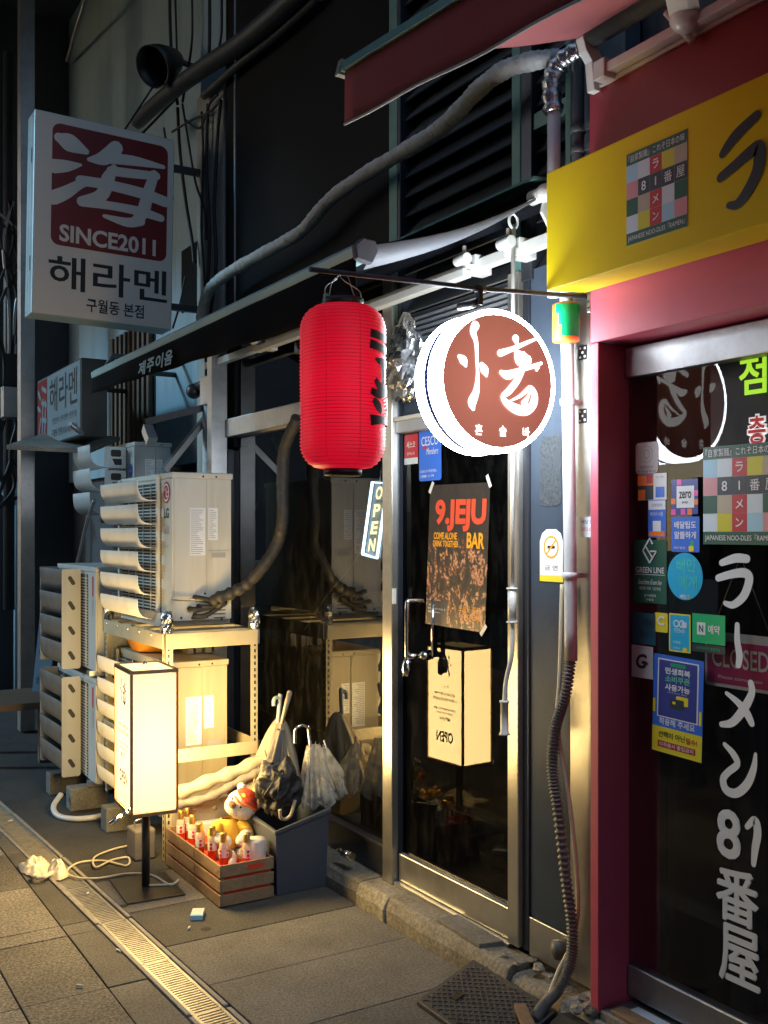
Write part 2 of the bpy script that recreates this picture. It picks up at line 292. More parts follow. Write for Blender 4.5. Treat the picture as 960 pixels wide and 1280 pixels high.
tc_ = t_.nodes.new('ShaderNodeTexCoord'); vm_ = t_.nodes.new('ShaderNodeVectorMath'); vm_.operation = 'DISTANCE'; vm_.inputs[1].default_value = (0.0, 0.0, 0.70); t_.links.new(tc_.outputs['Object'], vm_.inputs[0])
mr_ = t_.nodes.new('ShaderNodeMapRange'); mr_.inputs[1].default_value = 0.12; mr_.inputs[2].default_value = 0.38; mr_.inputs[3].default_value = 0.78; mr_.inputs[4].default_value = 0.47; t_.links.new(vm_.outputs['Value'], mr_.inputs[0]); t_.links.new(mr_.outputs[0], b_.inputs['Emission Strength'])
t_ = M['lantern'].node_tree; b_ = t_.nodes['Principled BSDF']   # bulb inside: paper glows most round the middle
tc_ = t_.nodes.new('ShaderNodeTexCoord'); vm_ = t_.nodes.new('ShaderNodeVectorMath'); vm_.operation = 'DISTANCE'; vm_.inputs[1].default_value = (0.02, -0.02, 0.20); t_.links.new(tc_.outputs['Object'], vm_.inputs[0])
mr_ = t_.nodes.new('ShaderNodeMapRange'); mr_.inputs[1].default_value = 0.10; mr_.inputs[2].default_value = 0.27; mr_.inputs[3].default_value = 0.40; mr_.inputs[4].default_value = 0.22; t_.links.new(vm_.outputs['Value'], mr_.inputs[0]); t_.links.new(mr_.outputs[0], b_.inputs['Emission Strength'])
M['interior'] = mat('dark interior wall', (0.035, 0.033, 0.032), 0.8, var=0.3, nscale=3)
M['posterphoto'] = None

# ------------------------------------------------------------------ mesh helper
class MB:
    def __init__(s): s.v = []; s.f = []; s.mi = []; s.sm = []
    def add(s, vs, fs, mi=0, smooth=False):
        b = len(s.v); s.v += [tuple(p) for p in vs]
        for f in fs: s.f.append(tuple(b + i for i in f)); s.mi.append(mi); s.sm.append(smooth)
        return s
    def box(s, a, b, mi=0):
        x0, y0, z0 = a; x1, y1, z1 = b
        if x0 > x1: x0, x1 = x1, x0
        if y0 > y1: y0, y1 = y1, y0
        if z0 > z1: z0, z1 = z1, z0
        return s.add([(x0,y0,z0),(x1,y0,z0),(x1,y1,z0),(x0,y1,z0),(x0,y0,z1),(x1,y0,z1),(x1,y1,z1),(x0,y1,z1)],
                     [(0,3,2,1),(4,5,6,7),(0,1,5,4),(1,2,6,5),(2,3,7,6),(3,0,4,7)], mi)
    def hexa(s, p, mi=0):   # eight corners, bottom ring then top ring
        return s.add(p, [(0,3,2,1),(4,5,6,7),(0,1,5,4),(1,2,6,5),(2,3,7,6),(3,0,4,7)], mi)
    def prism(s, fr, poly, c0, c1, mi=0, smooth=False):
        n = len(poly)
        ar = sum(poly[i][0]*poly[(i+1)%n][1]-poly[(i+1)%n][0]*poly[i][1] for i in range(n))
        if ar < 0: poly = poly[::-1]
        vs = [fr.pt(a, b, c0) for a, b in poly] + [fr.pt(a, b, c1) for a, b in poly]
        fs = [tuple(range(n-1, -1, -1)), tuple(range(n, 2*n))]
        s.add(vs, fs, mi)
        b = len(s.v) - 2*n
        for i in range(n):
            j = (i+1) % n
            s.f.append((b+i, b+j, b+n+j, b+n+i)); s.mi.append(mi); s.sm.append(smooth)
        return s
    def tube(s, path, r, seg=10, mi=0, caps=True, smooth=True):
        path = [Vector(p) for p in path]; n = len(path)
        rr = r if isinstance(r, (list, tuple)) else [r]*n
        up = Vector((0, 0, 1)); prev = None; vs = []
        for i, p in enumerate(path):
            t = (path[min(i+1, n-1)] - path[max(i-1, 0)]).normalized()
            if prev is None:
                a = t.cross(up)
                if a.length < 1e-3: a = t.cross(Vector((1, 0, 0)))
            else:
                a = prev - t*prev.dot(t)
                if a.length < 1e-4: a = t.cross(up)
            a.normalize(); prev = a; b = t.cross(a)
            for k in range(seg):
                th = 2*math.pi*k/seg
                vs.append(p + a*math.cos(th)*rr[i] + b*math.sin(th)*rr[i])
        fs = [(i*seg+k, i*seg+(k+1) % seg, (i+1)*seg+(k+1) % seg, (i+1)*seg+k) for i in range(n-1) for k in range(seg)]
        base = len(s.v); s.add(vs, fs, mi, smooth)
        if caps:
            s.f.append(tuple(base+k for k in range(seg-1, -1, -1))); s.mi.append(mi); s.sm.append(False)
            s.f.append(tuple(base+(n-1)*seg+k for k in range(seg))); s.mi.append(mi); s.sm.append(False)
        return s
    def lathe(s, c, prof, seg=24, mi=0, axis=None, wob=None, smooth=True, fr=None):
        """profile of (radius, height) about a vertical axis through c (or frame fr: a,b plane radius, c height)"""
        n = len(prof); vs = []
        for i, (r, h) in enumerate(prof):
            for k in range(seg):
                th = 2*math.pi*k/seg
                q = r*(wob(th, i) if wob else 1)
                if fr: vs.append(fr.pt(q*math.cos(th), q*math.sin(th), h))
                else: vs.append((c[0]+q*math.cos(th), c[1]+q*math.sin(th), c[2]+h))
        fs = [(i*seg+k, i*seg+(k+1) % seg, (i+1)*seg+(k+1) % seg, (i+1)*seg+k) for i in range(n-1) for k in range(seg)]
        return s.add(vs, fs, mi, smooth)
    def ball(s, c, r, seg=16, rings=10, mi=0, M3=None):
        rx, ry, rz = r if isinstance(r, (tuple, list)) else (r, r, r)
        vs = []
        for i in range(rings+1):
            ph = math.pi*i/rings
            for k in range(seg):
                th = 2*math.pi*k/seg
                d = Vector((rx*math.sin(ph)*math.cos(th), ry*math.sin(ph)*math.sin(th), -rz*math.cos(ph)))
                if M3: d = M3 @ d
                vs.append(Vector(c)+d)
        fs = [(i*seg+k, i*seg+(k+1) % seg, (i+1)*seg+(k+1) % seg, (i+1)*seg+k) for i in range(rings) for k in range(seg)]
        return s.add(vs, fs, mi, True)

class Fr:
    def __init__(s, o, r, u):
        s.o = Vector(o); s.r = Vector(r).normalized(); s.u = Vector(u).normalized(); s.n = s.r.cross(s.u)
    def pt(s, a, b, c=0.0): return s.o + s.r*a + s.u*b + s.n*c
    def at(s, a, b, c=0.0): return Fr(s.pt(a, b, c), s.r, s.u)
def street(x, y, z): return Fr((x, y, z), (0, -1, 0), (0, 0, 1))      # a face looking out over the street
def along(x, y, z): return Fr((x, y, z), (1, 0, 0), (0, 0, 1))        # a face looking back down the street

ROOT = {}
def thing(name, label, cat, loc=(0, 0, 0), group=None, rotz=0.0):
    o = bpy.data.objects.new(name, None); COL.objects.link(o); o.empty_display_size = 0.1
    o.location = loc; o.rotation_euler = (0, 0, rotz)
    ROOT[o.name] = Matrix.Translation(loc) @ Matrix.Rotation(rotz, 4, 'Z')
    o['label'] = label; o['category'] = cat
    if group: o['group'] = group
    return o
def rootmat(p):
    while p is not None and p.name not in ROOT: p = p.parent
    return ROOT[p.name] if p is not None else Matrix()
def obj(name, mb, mats, parent=None, bevel=0.0, kind=None, label=None, sub=0, autosm=False):
    me = bpy.data.meshes.new(name)
    inv = rootmat(parent).inverted() if parent is not None else Matrix()
    me.from_pydata([tuple(inv @ Vector(v)) for v in mb.v], [], mb.f)
    mats = mats if isinstance(mats, (list, tuple)) else [mats]
    for k in mats: me.materials.append(M[k] if isinstance(k, str) else k)
    for p, mi, sm in zip(me.polygons, mb.mi, mb.sm): p.material_index = mi; p.use_smooth = sm
    me.update()
    o = bpy.data.objects.new(name, me); COL.objects.link(o)
    if parent is not None: o.parent = parent
    if bevel > 0:
        b = o.modifiers.new('bevel', 'BEVEL'); b.width = bevel; b.segments = 2; b.limit_method = 'ANGLE'; b.angle_limit = R(40)
    if sub:
        sd_ = o.modifiers.new('sub', 'SUBSURF'); sd_.levels = sub; sd_.render_levels = sub
    if kind: o['kind'] = kind
    if label: o['label'] = label
    return o
def solo(name, mb, mats, label, cat, loc=None, group=None, bevel=0.0):
    """a thing that is one mesh; origin moved to loc"""
    if loc is None:
        n = len(mb.v); loc = (sum(v[0] for v in mb.v)/n, sum(v[1] for v in mb.v)/n, min(v[2] for v in mb.v))
    mb.v = [(v[0]-loc[0], v[1]-loc[1], v[2]-loc[2]) for v in mb.v]
    o = obj(name, mb, mats, None, bevel); o.location = loc
    ROOT[o.name] = Matrix.Translation(loc)
    o['label'] = label; o['category'] = cat
    if group: o['group'] = group
    return o
def struct(name, mb, mats, bevel=0.0, parent=None):
    o = obj(name, mb, mats, parent, bevel); o['kind'] = 'structure'; ROOT.setdefault(o.name, Matrix()) if parent is None else None
    return o
def copy_tree(o, loc=None, rotz=None, label=None, par=None):
    c = o.copy(); COL.objects.link(c)
    if par is not None: c.parent = par
    if loc is not None: c.location = loc
    if rotz is not None: c.rotation_euler = (0, 0, rotz)
    if label: c['label'] = label
    for ch in list(o.children): copy_tree(ch, par=c)
    return c

# ------------------------------------------------------------------ print on things
_tc = {}
def text_geo(s, bold):
    k = (s, bold)
    if k not in _tc:
        c = bpy.data.curves.new('t', 'FONT'); c.body = s; c.resolution_u = 3; c.offset = bold
        o = bpy.data.objects.new('t', c)
        m = bpy.data.meshes.new_from_object(o)
        vs = [(v.co.x, v.co.y) for v in m.vertices]; fs = [tuple(p.vertices) for p in m.polygons]
        bpy.data.objects.remove(o); bpy.data.curves.remove(c); bpy.data.meshes.remove(m)
        x0 = min(v[0] for v in vs); x1 = max(v[0] for v in vs); y0 = min(v[1] for v in vs); y1 = max(v[1] for v in vs)
        _tc[k] = ([((x-(x0+x1)/2)/(x1-x0), (y-(y0+y1)/2)/(y1-y0)) for x, y in vs], fs)
    return _tc[k]
def put_text(mb, fr, s, a, b, w, h, c=0.0012, bold=0.0, mi=0, shear=0.0, mirror=False):
    vs, fs = text_geo(s, bold)
    # keep the faces looking along +normal
    mb.add([fr.pt(a+x*w+shear*y*h, b+y*h, c) for x, y in vs], fs, mi)
    return mb
def lettering(fr, s, a, b, w, h, m, parent, c=0.0012, bold=0.0, name='lettering', shear=0.0):
    return obj(name, put_text(MB(), fr, s, a, b, w, h, c, bold, shear=shear), m, parent)
def smooth_path(pts, n=6):
    out = []; P_ = [pts[0]] + list(pts) + [pts[-1]]
    for i in range(1, len(P_)-2):
        p0, p1, p2, p3 = P_[i-1], P_[i], P_[i+1], P_[i+2]
        for k in range(n):
            t = k/n; t2 = t*t; t3 = t2*t
            out.append(tuple(0.5*((2*b)+(-a+c)*t+(2*a-5*b+4*c-d)*t2+(-a+3*b-3*c+d)*t3) for a, b, c, d in zip(p0, p1, p2, p3)))
    out.append(tuple(pts[-1]))
    return out
def brush(mb, put, strokes, mi=0, c0=0.0015, n=5, cap=5):
    """brush strokes: lists of (x, y, half width); put(x, y, c) gives the 3D point"""
    for si, st in enumerate(strokes):
        p = smooth_path(st, n) if len(st) > 2 else [tuple(q) for q in st]
        L, Rr = [], []
        for i, (x, y, hw) in enumerate(p):
            x0, y0, _ = p[max(i-1, 0)]; x1, y1, _ = p[min(i+1, len(p)-1)]
            dx, dy = x1-x0, y1-y0; l = math.hypot(dx, dy) or 1
            nx, ny = -dy/l, dx/l
            L.append((x+nx*hw, y+ny*hw)); Rr.append((x-nx*hw, y-ny*hw))
        c = c0 + si*0.0003
        vs = [put(x, y, c) for x, y in L] + [put(x, y, c) for x, y in Rr]
        m_ = len(p)
        fs = [(i, m_+i, m_+i+1, i+1) for i in range(m_-1)]
        mb.add(vs, fs, mi)
        for (x, y, hw), q, sg in ((p[0], p[1], 1), (p[-1], p[-2], -1)):
            th = math.atan2(y-q[1], x-q[0]); pts = [put(x + hw*math.cos(th+math.pi/2-k*math.pi/cap), y + hw*math.sin(th+math.pi/2-k*math.pi/cap), c) for k in range(cap+1)]
            mb.add(pts, [tuple(range(cap, -1, -1))], mi)
    return mb
def rrect(w, h, r=0.0, n=3):
    if r <= 0: return [(-w/2, -h/2), (w/2, -h/2), (w/2, h/2), (-w/2, h/2)]
    out = []
    for cx, cy, a0 in ((w/2-r, -h/2+r, -90), (w/2-r, h/2-r, 0), (-w/2+r, h/2-r, 90), (-w/2+r, -h/2+r, 180)):
        for k in range(n+1):
            a = R(a0+90*k/n); out.append((cx+r*math.cos(a), cy+r*math.sin(a)))
    return out
def patch(fr, a, b, w, h, m, parent, c=0.0008, name='print_patch', r=0.0):
    mb = MB(); poly = rrect(w, h, r)
    mb.add([fr.pt(a+x, b+y, c) for x, y in poly], [tuple(range(len(poly)))])
    return obj(name, mb, m, parent)
def plate(fr, w, h, m, name, label, cat, t=0.0012, r=0.0, group=None, c=0.0):
    mb = MB(); mb.prism(fr, rrect(w, h, r), c, c+t)
    return solo(name, mb, m, label, cat, loc=tuple(fr.pt(0, -h/2, c)), group=group)
def panel(y1, y0, z0, z1, x, t=0.0):   # helper: street-facing frame centred on a rectangle (y1 is its far, left-hand edge)
    return street(x, (y0+y1)/2, (z0+z1)/2), abs(y1-y0), abs(z1-z0)

# ================================================================== THE SETTING
def drain_x(y): return 1.325 - 0.04*(y - 4.0)
g = MB(); g.add([(-70, -60, -0.05), (70, -60, -0.05), (70, 90, -0.05), (-70, 90, -0.05)], [(0, 1, 2, 3)])
struct('ground', g, 'asphalt')
g = MB(); g.add([(-6, -1, -0.014), (5, -1, -0.014), (5, 16, -0.014), (-6, 16, -0.014)], [(0, 1, 2, 3)])
pavement = struct('pavement', g, 'asphalt')
def paver(x0a, x1a, x0b, x1b, ya, yb, m):
    g_ = 0.0025; h = rnd.uniform(-0.0015, 0.0015)
    mb = MB(); mb.hexa([(x0a+g_, ya+g_, -0.04), (x1a-g_, ya+g_, -0.04), (x1b-g_, yb-g_, -0.04), (x0b+g_, yb-g_, -0.04),
                        (x0a+g_, ya+g_, h), (x1a-g_, ya+g_, h), (x1b-g_, yb-g_, h), (x0b+g_, yb-g_, h)])
    return obj('paving_slab', mb, m, pavement, bevel=0.003)
rows = [1.48, 2.05, 2.62, 3.19, 3.76, 4.33, 4.455, 5.02, 5.59, 6.16, 6.73, 7.30, 7.87, 8.44]
for i in range(len(rows)-1):
    ya, yb = rows[i], rows[i+1]
    eda, edb = drain_x(ya)-0.083, drain_x(yb)-0.083
    xs = [-0.45, -0.14, 0.17, 0.48, 0.79, 1.10] if yb-ya > 0.3 else [-0.45, 0.17, 0.79, 1.10]
    if i % 3 == 2: xs = [-0.45, 0.17, 0.79, 1.10]
    for j in range(len(xs)-1): paver(xs[j], xs[j+1], xs[j], xs[j+1], ya, yb, 'slab')
    paver(1.10, eda, 1.10, edb, ya, yb, 'slabR')
ys = [1.35, 1.79, 2.235, 2.68, 3.122, 3.585, 4.01, 4.45, 4.92]
for i in range(len(ys)-1):
    ya, yb = ys[i], ys[i+1]
    paver(drain_x(ya)+0.083, 2.305, drain_x(yb)+0.083, 2.305, ya, yb, 'slabR')
g = MB()
g.hexa([(drain_x(4.925)+0.083, 4.925, -0.04), (3.3, 4.925, -0.04), (3.3, 8.5, -0.04), (drain_x(8.5)+0.083, 8.5, -0.04),
        (drain_x(4.925)+0.083, 4.925, -0.002), (3.3, 4.925, -0.002), (3.3, 8.5, -0.002), (drain_x(8.5)+0.083, 8.5, -0.002)])
obj('asphalt_patch', g, 'asphalt', pavement)

# drain channel with slotted grates
dr = thing('drain_channel', 'long narrow slotted steel drain set into the pavement between two worn concrete edges', 'drain', (1.325, 4.0, 0))
ang = math.atan(-0.04)
dr.rotation_euler = (0, 0, -ang); ROOT[dr.name] = Matrix.Translation((1.325, 4.0, 0)) @ Matrix.Rotation(-ang, 4, 'Z')
DM = ROOT[dr.name]
def dpt(x, y, z): return tuple(DM @ Vector((x, y, z)))
def dbox(mb, x0, x1, y0, y1, z0, z1):
    mb.hexa([dpt(x0, y0, z0), dpt(x1, y0, z0), dpt(x1, y1, z0), dpt(x0, y1, z0), dpt(x0, y0, z1), dpt(x1, y0, z1), dpt(x1, y1, z1), dpt(x0, y1, z1)])
yy = -2.6
while yy < 4.2:
    for sx in (-1, 1):
        l = 0.98
        mb = MB(); o_ = rnd.uniform(-0.002, 0.002); dbox(mb, sx*0.062+o_ if sx > 0 else -0.080+o_, 0.080+o_ if sx > 0 else -0.062+o_, yy, yy+l, -0.05, 0.002+rnd.uniform(-0.002, 0.003))
        obj('drain_edging', mb, 'drainedge', dr, bevel=0.003)
    yy += 1.0
yy = -2.6; first = None
while yy < 4.2:
    mb = MB()
    dbox(mb, -0.058, -0.046, 0, 0.496, -0.03, -0.004); dbox(mb, 0.046, 0.058, 0, 0.496, -0.03, -0.004)
    k = 0.0
    while k < 0.49:
        dbox(mb, -0.046, 0.046, k, k+0.0115, -0.03, -0.005); k += 0.0195
    if first is None:
        mb2 = MB(); mb2.v = [tuple(DM @ (DM.inverted() @ Vector(v))) for v in mb.v]; mb2.f = mb.f; mb2.mi = mb.mi; mb2.sm = mb.sm
        first = obj('drain_grate', mb2, 'galv', dr); first.location = (0, yy, 0)
    else:
        c = first.copy(); COL.objects.link(c); c.parent = dr; c.location = (0, yy, rnd.uniform(-0.002, 0.001)); c.rotation_euler = (0, 0, R(rnd.uniform(-0.5, 0.5)))
    yy += 0.5
mb = MB(); dbox(mb, -0.06, 0.06, -2.6, 4.4, -0.10, -0.045); obj('drain_bed', mb, 'rubber', dr)

# granite step along the bar front
step = MB(); step.box((2.46, 2.05, -0.04), (2.9, 5.9, 0.085)); step = struct('step', step, 'cement')
edges = [2.06, 2.42, 2.66, 2.94, 3.78, 4.03, 4.66, 5.3, 5.9]
for i in range(len(edges)-1):
    a, b = edges[i]+0.005, edges[i+1]-0.005
    n = 6; vs = []
    x0 = 2.308 + (0.02 if i == 2 else 0) + rnd.uniform(-0.004, 0.004); zt = 0.098 + rnd.uniform(-0.006, 0.004) - (0.014 if i in (2, 3) and i == 2 else 0)
    mb = MB()
    for k in range(n+1):
        y = a + (b-a)*k/n; e = rnd.uniform(-0.006, 0.006); ez = rnd.uniform(-0.005, 0.003)
        vs += [(x0+e+0.004, y, -0.04), (x0+e, y, 0.05+ez), (x0+e+0.012+rnd.uniform(0, 0.01), y, zt-0.008+ez), (x0+0.035, y, zt+ez*0.5), (2.458, y, zt), (2.458, y, -0.04)]
    fs = []
    for k in range(n):
        for q in range(6):
            fs.append((k*6+q, k*6+(q+1) % 6, (k+1)*6+(q+1) % 6, (k+1)*6+q))
    fs += [(5, 4, 3, 2, 1, 0), tuple(n*6+q for q in range(6))]
    mb.add(vs, fs); obj('step_stone', mb, 'stepstone', step, bevel=0.004)
# loose broken tile lying on the step under the door
mb = MB(); mb.hexa([(2.335, 3.13, 0.100), (2.43, 3.10, 0.100), (2.44, 3.42, 0.103), (2.345, 3.43, 0.103), (2.335, 3.13, 0.118), (2.43, 3.10, 0.122), (2.44, 3.42, 0.120), (2.345, 3.43, 0.118)])
solo('broken_tile', mb, 'cement', 'loose broken grey tile lying on the step below the bar door rail', 'tile', bevel=0.003)
for i, (x, y, r) in enumerate(((2.40, 2.86, 0.022), (2.43, 2.93, 0.016), (2.37, 3.02, 0.014), (2.34, 2.52, 0.03), (2.30, 2.55, 0.02), (2.38, 2.60, 0.017), (2.40, 2.79, 0.012), (2.36, 2.94, 0.012))):
    mb = MB(); mb.ball((x, y, 0.10+r*0.5), (r, r*1.2, r*0.7), 8, 6)
    mb.v = [tuple(Vector(v)+Vector((rnd.uniform(-1, 1), rnd.uniform(-1, 1), rnd.uniform(-1, 1)))*r*0.18) for v in mb.v]
    mb.sm = [False]*len(mb.sm)
    solo('rubble_stone', mb, 'stepstone', 'small grey rubble stone crumbled off the step between the bar door and the red doorway', 'stone', group='rubble on the broken step')

# ================================================================== BAR BUILDING
bar = thing('bar_building', 'dark narrow bar front with black panels, louvres, glazed door and window', 'building', (2.45, 4.4, 0.1))
def bx(name, a, b, m, parent=bar, bevel=0.0, **k):
    mb = MB(); mb.box(a, b); return obj(name, mb, m, parent, bevel, **k)
# upper storey cladding
bx('cladding_panel', (2.47, 3.962, 2.84), (2.55, 5.775, 6.6), 'blackpanel', bevel=0.004)
bx('cladding_panel', (2.47, 5.782, 2.2), (2.55, 5.93, 6.6), 'blackpanel', bevel=0.004)
for y0, y1, m in ((3.885, 3.955, 'teal'), (3.86, 3.882, 'darkframe'), (3.015, 3.068, 'teal'), (2.95, 3.012, 'darkframe'), (2.735, 2.765, 'teal')):
    bx('mullion', (2.44, y0, 2.62), (2.55, y1, 5.2), m, bevel=0.003)
bx('seam_trim', (2.462, 5.774, 2.9), (2.475, 5.783, 6.5), 'alu')
z = 2.66; k = 0
while z < 4.45:
    for (ya, yb) in ((3.072, 3.858), (2.768, 2.948)):
        mb = MB(); mb.hexa([(2.462, ya, z), (2.468, ya, z-0.004), (2.468, yb, z-0.004), (2.462, yb, z), (2.520, ya, z+0.078), (2.526, ya, z+0.074), (2.526, yb, z+0.074), (2.520, yb, z+0.078)])
        obj('slat', mb, 'louver', bar)
    z += 0.086
bx('louvre_backing', (2.535, 2.7, 2.6), (2.56, 3.88, 4.6), 'blackpanel')
bx('louvre_rail', (2.445, 3.07, 3.50), (2.535, 3.013+0.056, 3.53), 'teal') if False else None
bx('crossrail', (2.448, 2.766, 3.17), (2.53, 2.948, 3.23), 'teal')
# ribbed shutter box over the door
bx('shutter_housing', (2.50, 2.985, 2.30), (2.6, 3.89, 2.66), 'shutter')
for i in range(14):
    z = 2.315 + i*0.0235
    mb = MB(); mb.hexa([(2.475, 2.99, z), (2.50, 2.99, z-0.002), (2.50, 3.885, z-0.002), (2.475, 3.885, z), (2.470, 2.99, z+0.010), (2.50, 2.99, z+0.018), (2.50, 3.885, z+0.018), (2.470, 3.885, z+0.010)])
    obj('shutter_rib', mb, 'shutter', bar)
bx('transom_panel', (2.475, 2.985, 2.20), (2.56, 3.89, 2.297), 'gate_steel', bevel=0.004)
bx('door_head', (2.44, 2.975, 2.125), (2.53, 3.895, 2.19), 'alu', bevel=0.004)
bx('head_ledge', (2.425, 3.0, 2.178), (2.44, 3.895, 2.196), 'whitebar', bevel=0.003)
# posts and frames
bx('door_post', (2.425, 3.906, 0.10), (2.53, 3.988, 2.84), 'steel', bevel=0.004)
bx('door_jamb', (2.455, 3.8975, 0.10), (2.54, 3.9045, 2.84), 'darkframe', bevel=0.003)
bx('window_post', (2.345, 5.85, 0.10), (2.448, 5.925, 2.84), 'alu', bevel=0.004)
bx('window_jamb', (2.452, 5.85, 0.10), (2.55, 5.925, 2.19), 'darkframe', bevel=0.003)
bx('window_transom', (2.43, 3.990, 2.262), (2.53, 5.848, 2.372), 'alu', bevel=0.004)
bx('window_kickplate', (2.455, 3.990, 0.098), (2.54, 5.848, 0.225), 'darkframe', bevel=0.003)
bx('window_sill', (2.445, 3.990, 0.227), (2.54, 5.848, 0.245), 'darkframe', bevel=0.003)
mb = MB(); mb.box((2.490, 3.990, 0.247), (2.496, 5.848, 2.26)); mb.box((2.490, 3.990, 2.374), (2.496, 5.848, 2.84)); obj('window_glass', mb, 'glassbar', bar)
bx('steel_stile', (2.425, 3.01, 0.125), (2.53, 3.074, 2.66), 'steel', bevel=0.004)
bx('dark_stile', (2.445, 2.972, 0.12), (2.53, 3.007, 2.66), 'darkframe', bevel=0.003)
bx('side_panel', (2.452, 2.742, 0.255), (2.54, 2.970, 2.66), 'gate_steel', bevel=0.003)
bx('side_plinth', (2.446, 2.744, 0.11), (2.54, 2.970, 0.252), 'steel', bevel=0.003)
bx('corner_strip', (2.440, 2.52, 0.11), (2.54, 2.739, 2.66), 'steel', bevel=0.003)
bx('upper_side_panel', (2.47, 2.50, 2.665), (2.54, 2.733, 3.6), 'gate_steel')
# door leaf
door = bx('door', (2.455, 3.078, 0.118), (2.515, 3.896, 0.240), 'steel', bevel=0.004)
mb = MB(); mb.box((2.478, 3.079, 0.241), (2.486, 3.895, 2.122)); obj('door_glass', mb, 'glassdoor', door)
bx('door_threshold', (2.43, 3.078, 0.098), (2.55, 3.896, 0.115), 'steel')
hb = MB()
hb.tube(smooth_path([(2.476, 3.715, 1.385), (2.405, 3.715, 1.388), (2.385, 3.715, 1.37), (2.384, 3.715, 1.26), (2.384, 3.715, 1.14)], 5), 0.0105, 12)
hb.tube([(2.384, 3.715, 1.145), (2.476, 3.715, 1.150)], 0.0125, 12)
obj('door_handle', hb, 'chrome', door)
hb = MB(); hb.lathe((2.384, 3.715, 1.06), [(0.001, 0), (0.018, 0.004), (0.024, 0.03), (0.022, 0.055), (0.012, 0.08), (0.001, 0.083)], 16); hb.ball((2.47, 3.70, 1.148), (0.03, 0.024, 0.022))
obj('lock_knob', hb, 'chrome', door)
hb = MB(); hb.tube([(2.47, 3.645, 1.40), (2.47, 3.645, 1.15)], 0.007, 8); obj('inner_pull', hb, 'chrome', door)
bx('lock_plate', (2.426, 3.90, 1.36), (2.445, 3.9055, 1.43), 'offwhite')
# dark room behind the glass
mb = MB(); mb.box((3.9, 2.6, 0.0), (4.0, 6.0, 3.0)); mb.box((2.56, 5.93, 0.0), (4.0, 6.02, 3.0)); mb.box((2.61, 2.45, 0.0), (4.0, 2.55, 3.0)); mb.box((2.56, 2.45, 2.9), (4.0, 6.0, 3.0)); mb.box((2.56, 2.45, 0.03), (4.0, 6.0, 0.10))
obj('interior_wall', mb, 'interior', bar)
mb = MB(); mb.box((3.0, 3.3, 0.1), (3.5, 3.35, 1.0)); mb.box((2.95, 3.2, 1.0), (3.5, 5.4, 1.04)); mb.box((3.45, 3.35, 0.1), (3.5, 5.4, 1.0)); obj('bar_counter', mb, 'slatwood', bar)
# building mass above and behind
mb = MB(); mb.box((2.57, 2.5, 3.02), (9, 5.95, 9.0)); mb.box((4.05, 2.5, 0), (9, 5.95, 3.0)); obj('upper_wall', mb, 'darkwall', bar)

# neon OPEN behind the window
ne = thing('neon_sign', 'small glowing OPEN neon sign hanging slanted behind the bar window', 'neon sign', (2.6, 4.366, 1.553))
nf = Fr((2.6, 4.328, 1.751), (0, -1, 0.02), (0, -0.27, 1))
mb = MB(); loop = [(-0.072, -0.182), (0.075, -0.205), (0.075, 0.172), (-0.072, 0.187)]
mb.tube([nf.pt(a, b, 0.012) for a, b in loop+loop[:1]], 0.0075, 8); obj('neon_border', mb, 'neonblue', ne)
mb = MB(); mb.prism(nf, [(a*1.06, b*1.04) for a, b in loop], -0.012, -0.006); M['neonboard'] = mat('neon backing board', (0.22, 0.29, 0.32), 0.5, var=0.08)  # board's grey teal carries the neon glow in its colour
obj('backing_board', mb, 'neonboard', ne)
for i, ch in enumerate('OPEN'):
    lettering(nf, ch, 0.008+0.0*i, 0.128-0.088*i, 0.062, 0.066, 'neonamber', ne, c=0.012, bold=0.03)
mb = MB(); mb.tube([nf.pt(-0.02, 0.19), nf.pt(-0.03, 0.55, 0.0)], 0.0015, 6); mb.tube(smooth_path([tuple(nf.pt(-0.08, -0.14)), tuple(nf.pt(-0.22, -0.27)), tuple(nf.pt(-0.42, -0.42)), tuple(nf.pt(-0.62, -0.62))], 4), 0.0022, 6); obj('power_cord', mb, 'whitecable', ne)
tf = street(2.60, 4.36, 1.44)
tm = thing('card_terminal', 'black rounded terminal fixed below the neon sign behind the bar window', 'terminal', (2.6, 4.36, 1.33))
mb = MB(); mb.prism(tf, rrect(0.17, 0.235, 0.03), -0.03, 0.012); obj('case', mb, 'black', tm, bevel=0.008)
mb = MB(); mb.prism(tf, rrect(0.12, 0.16, 0.02), 0.0125, 0.014); obj('screen', mb, 'indigo', tm)
mb = MB(); mb.prism(tf.at(-0.01, -0.108), rrect(0.09, 0.025, 0.01), 0.0125, 0.02); obj('light_bar', mb, 'chrome', tm)

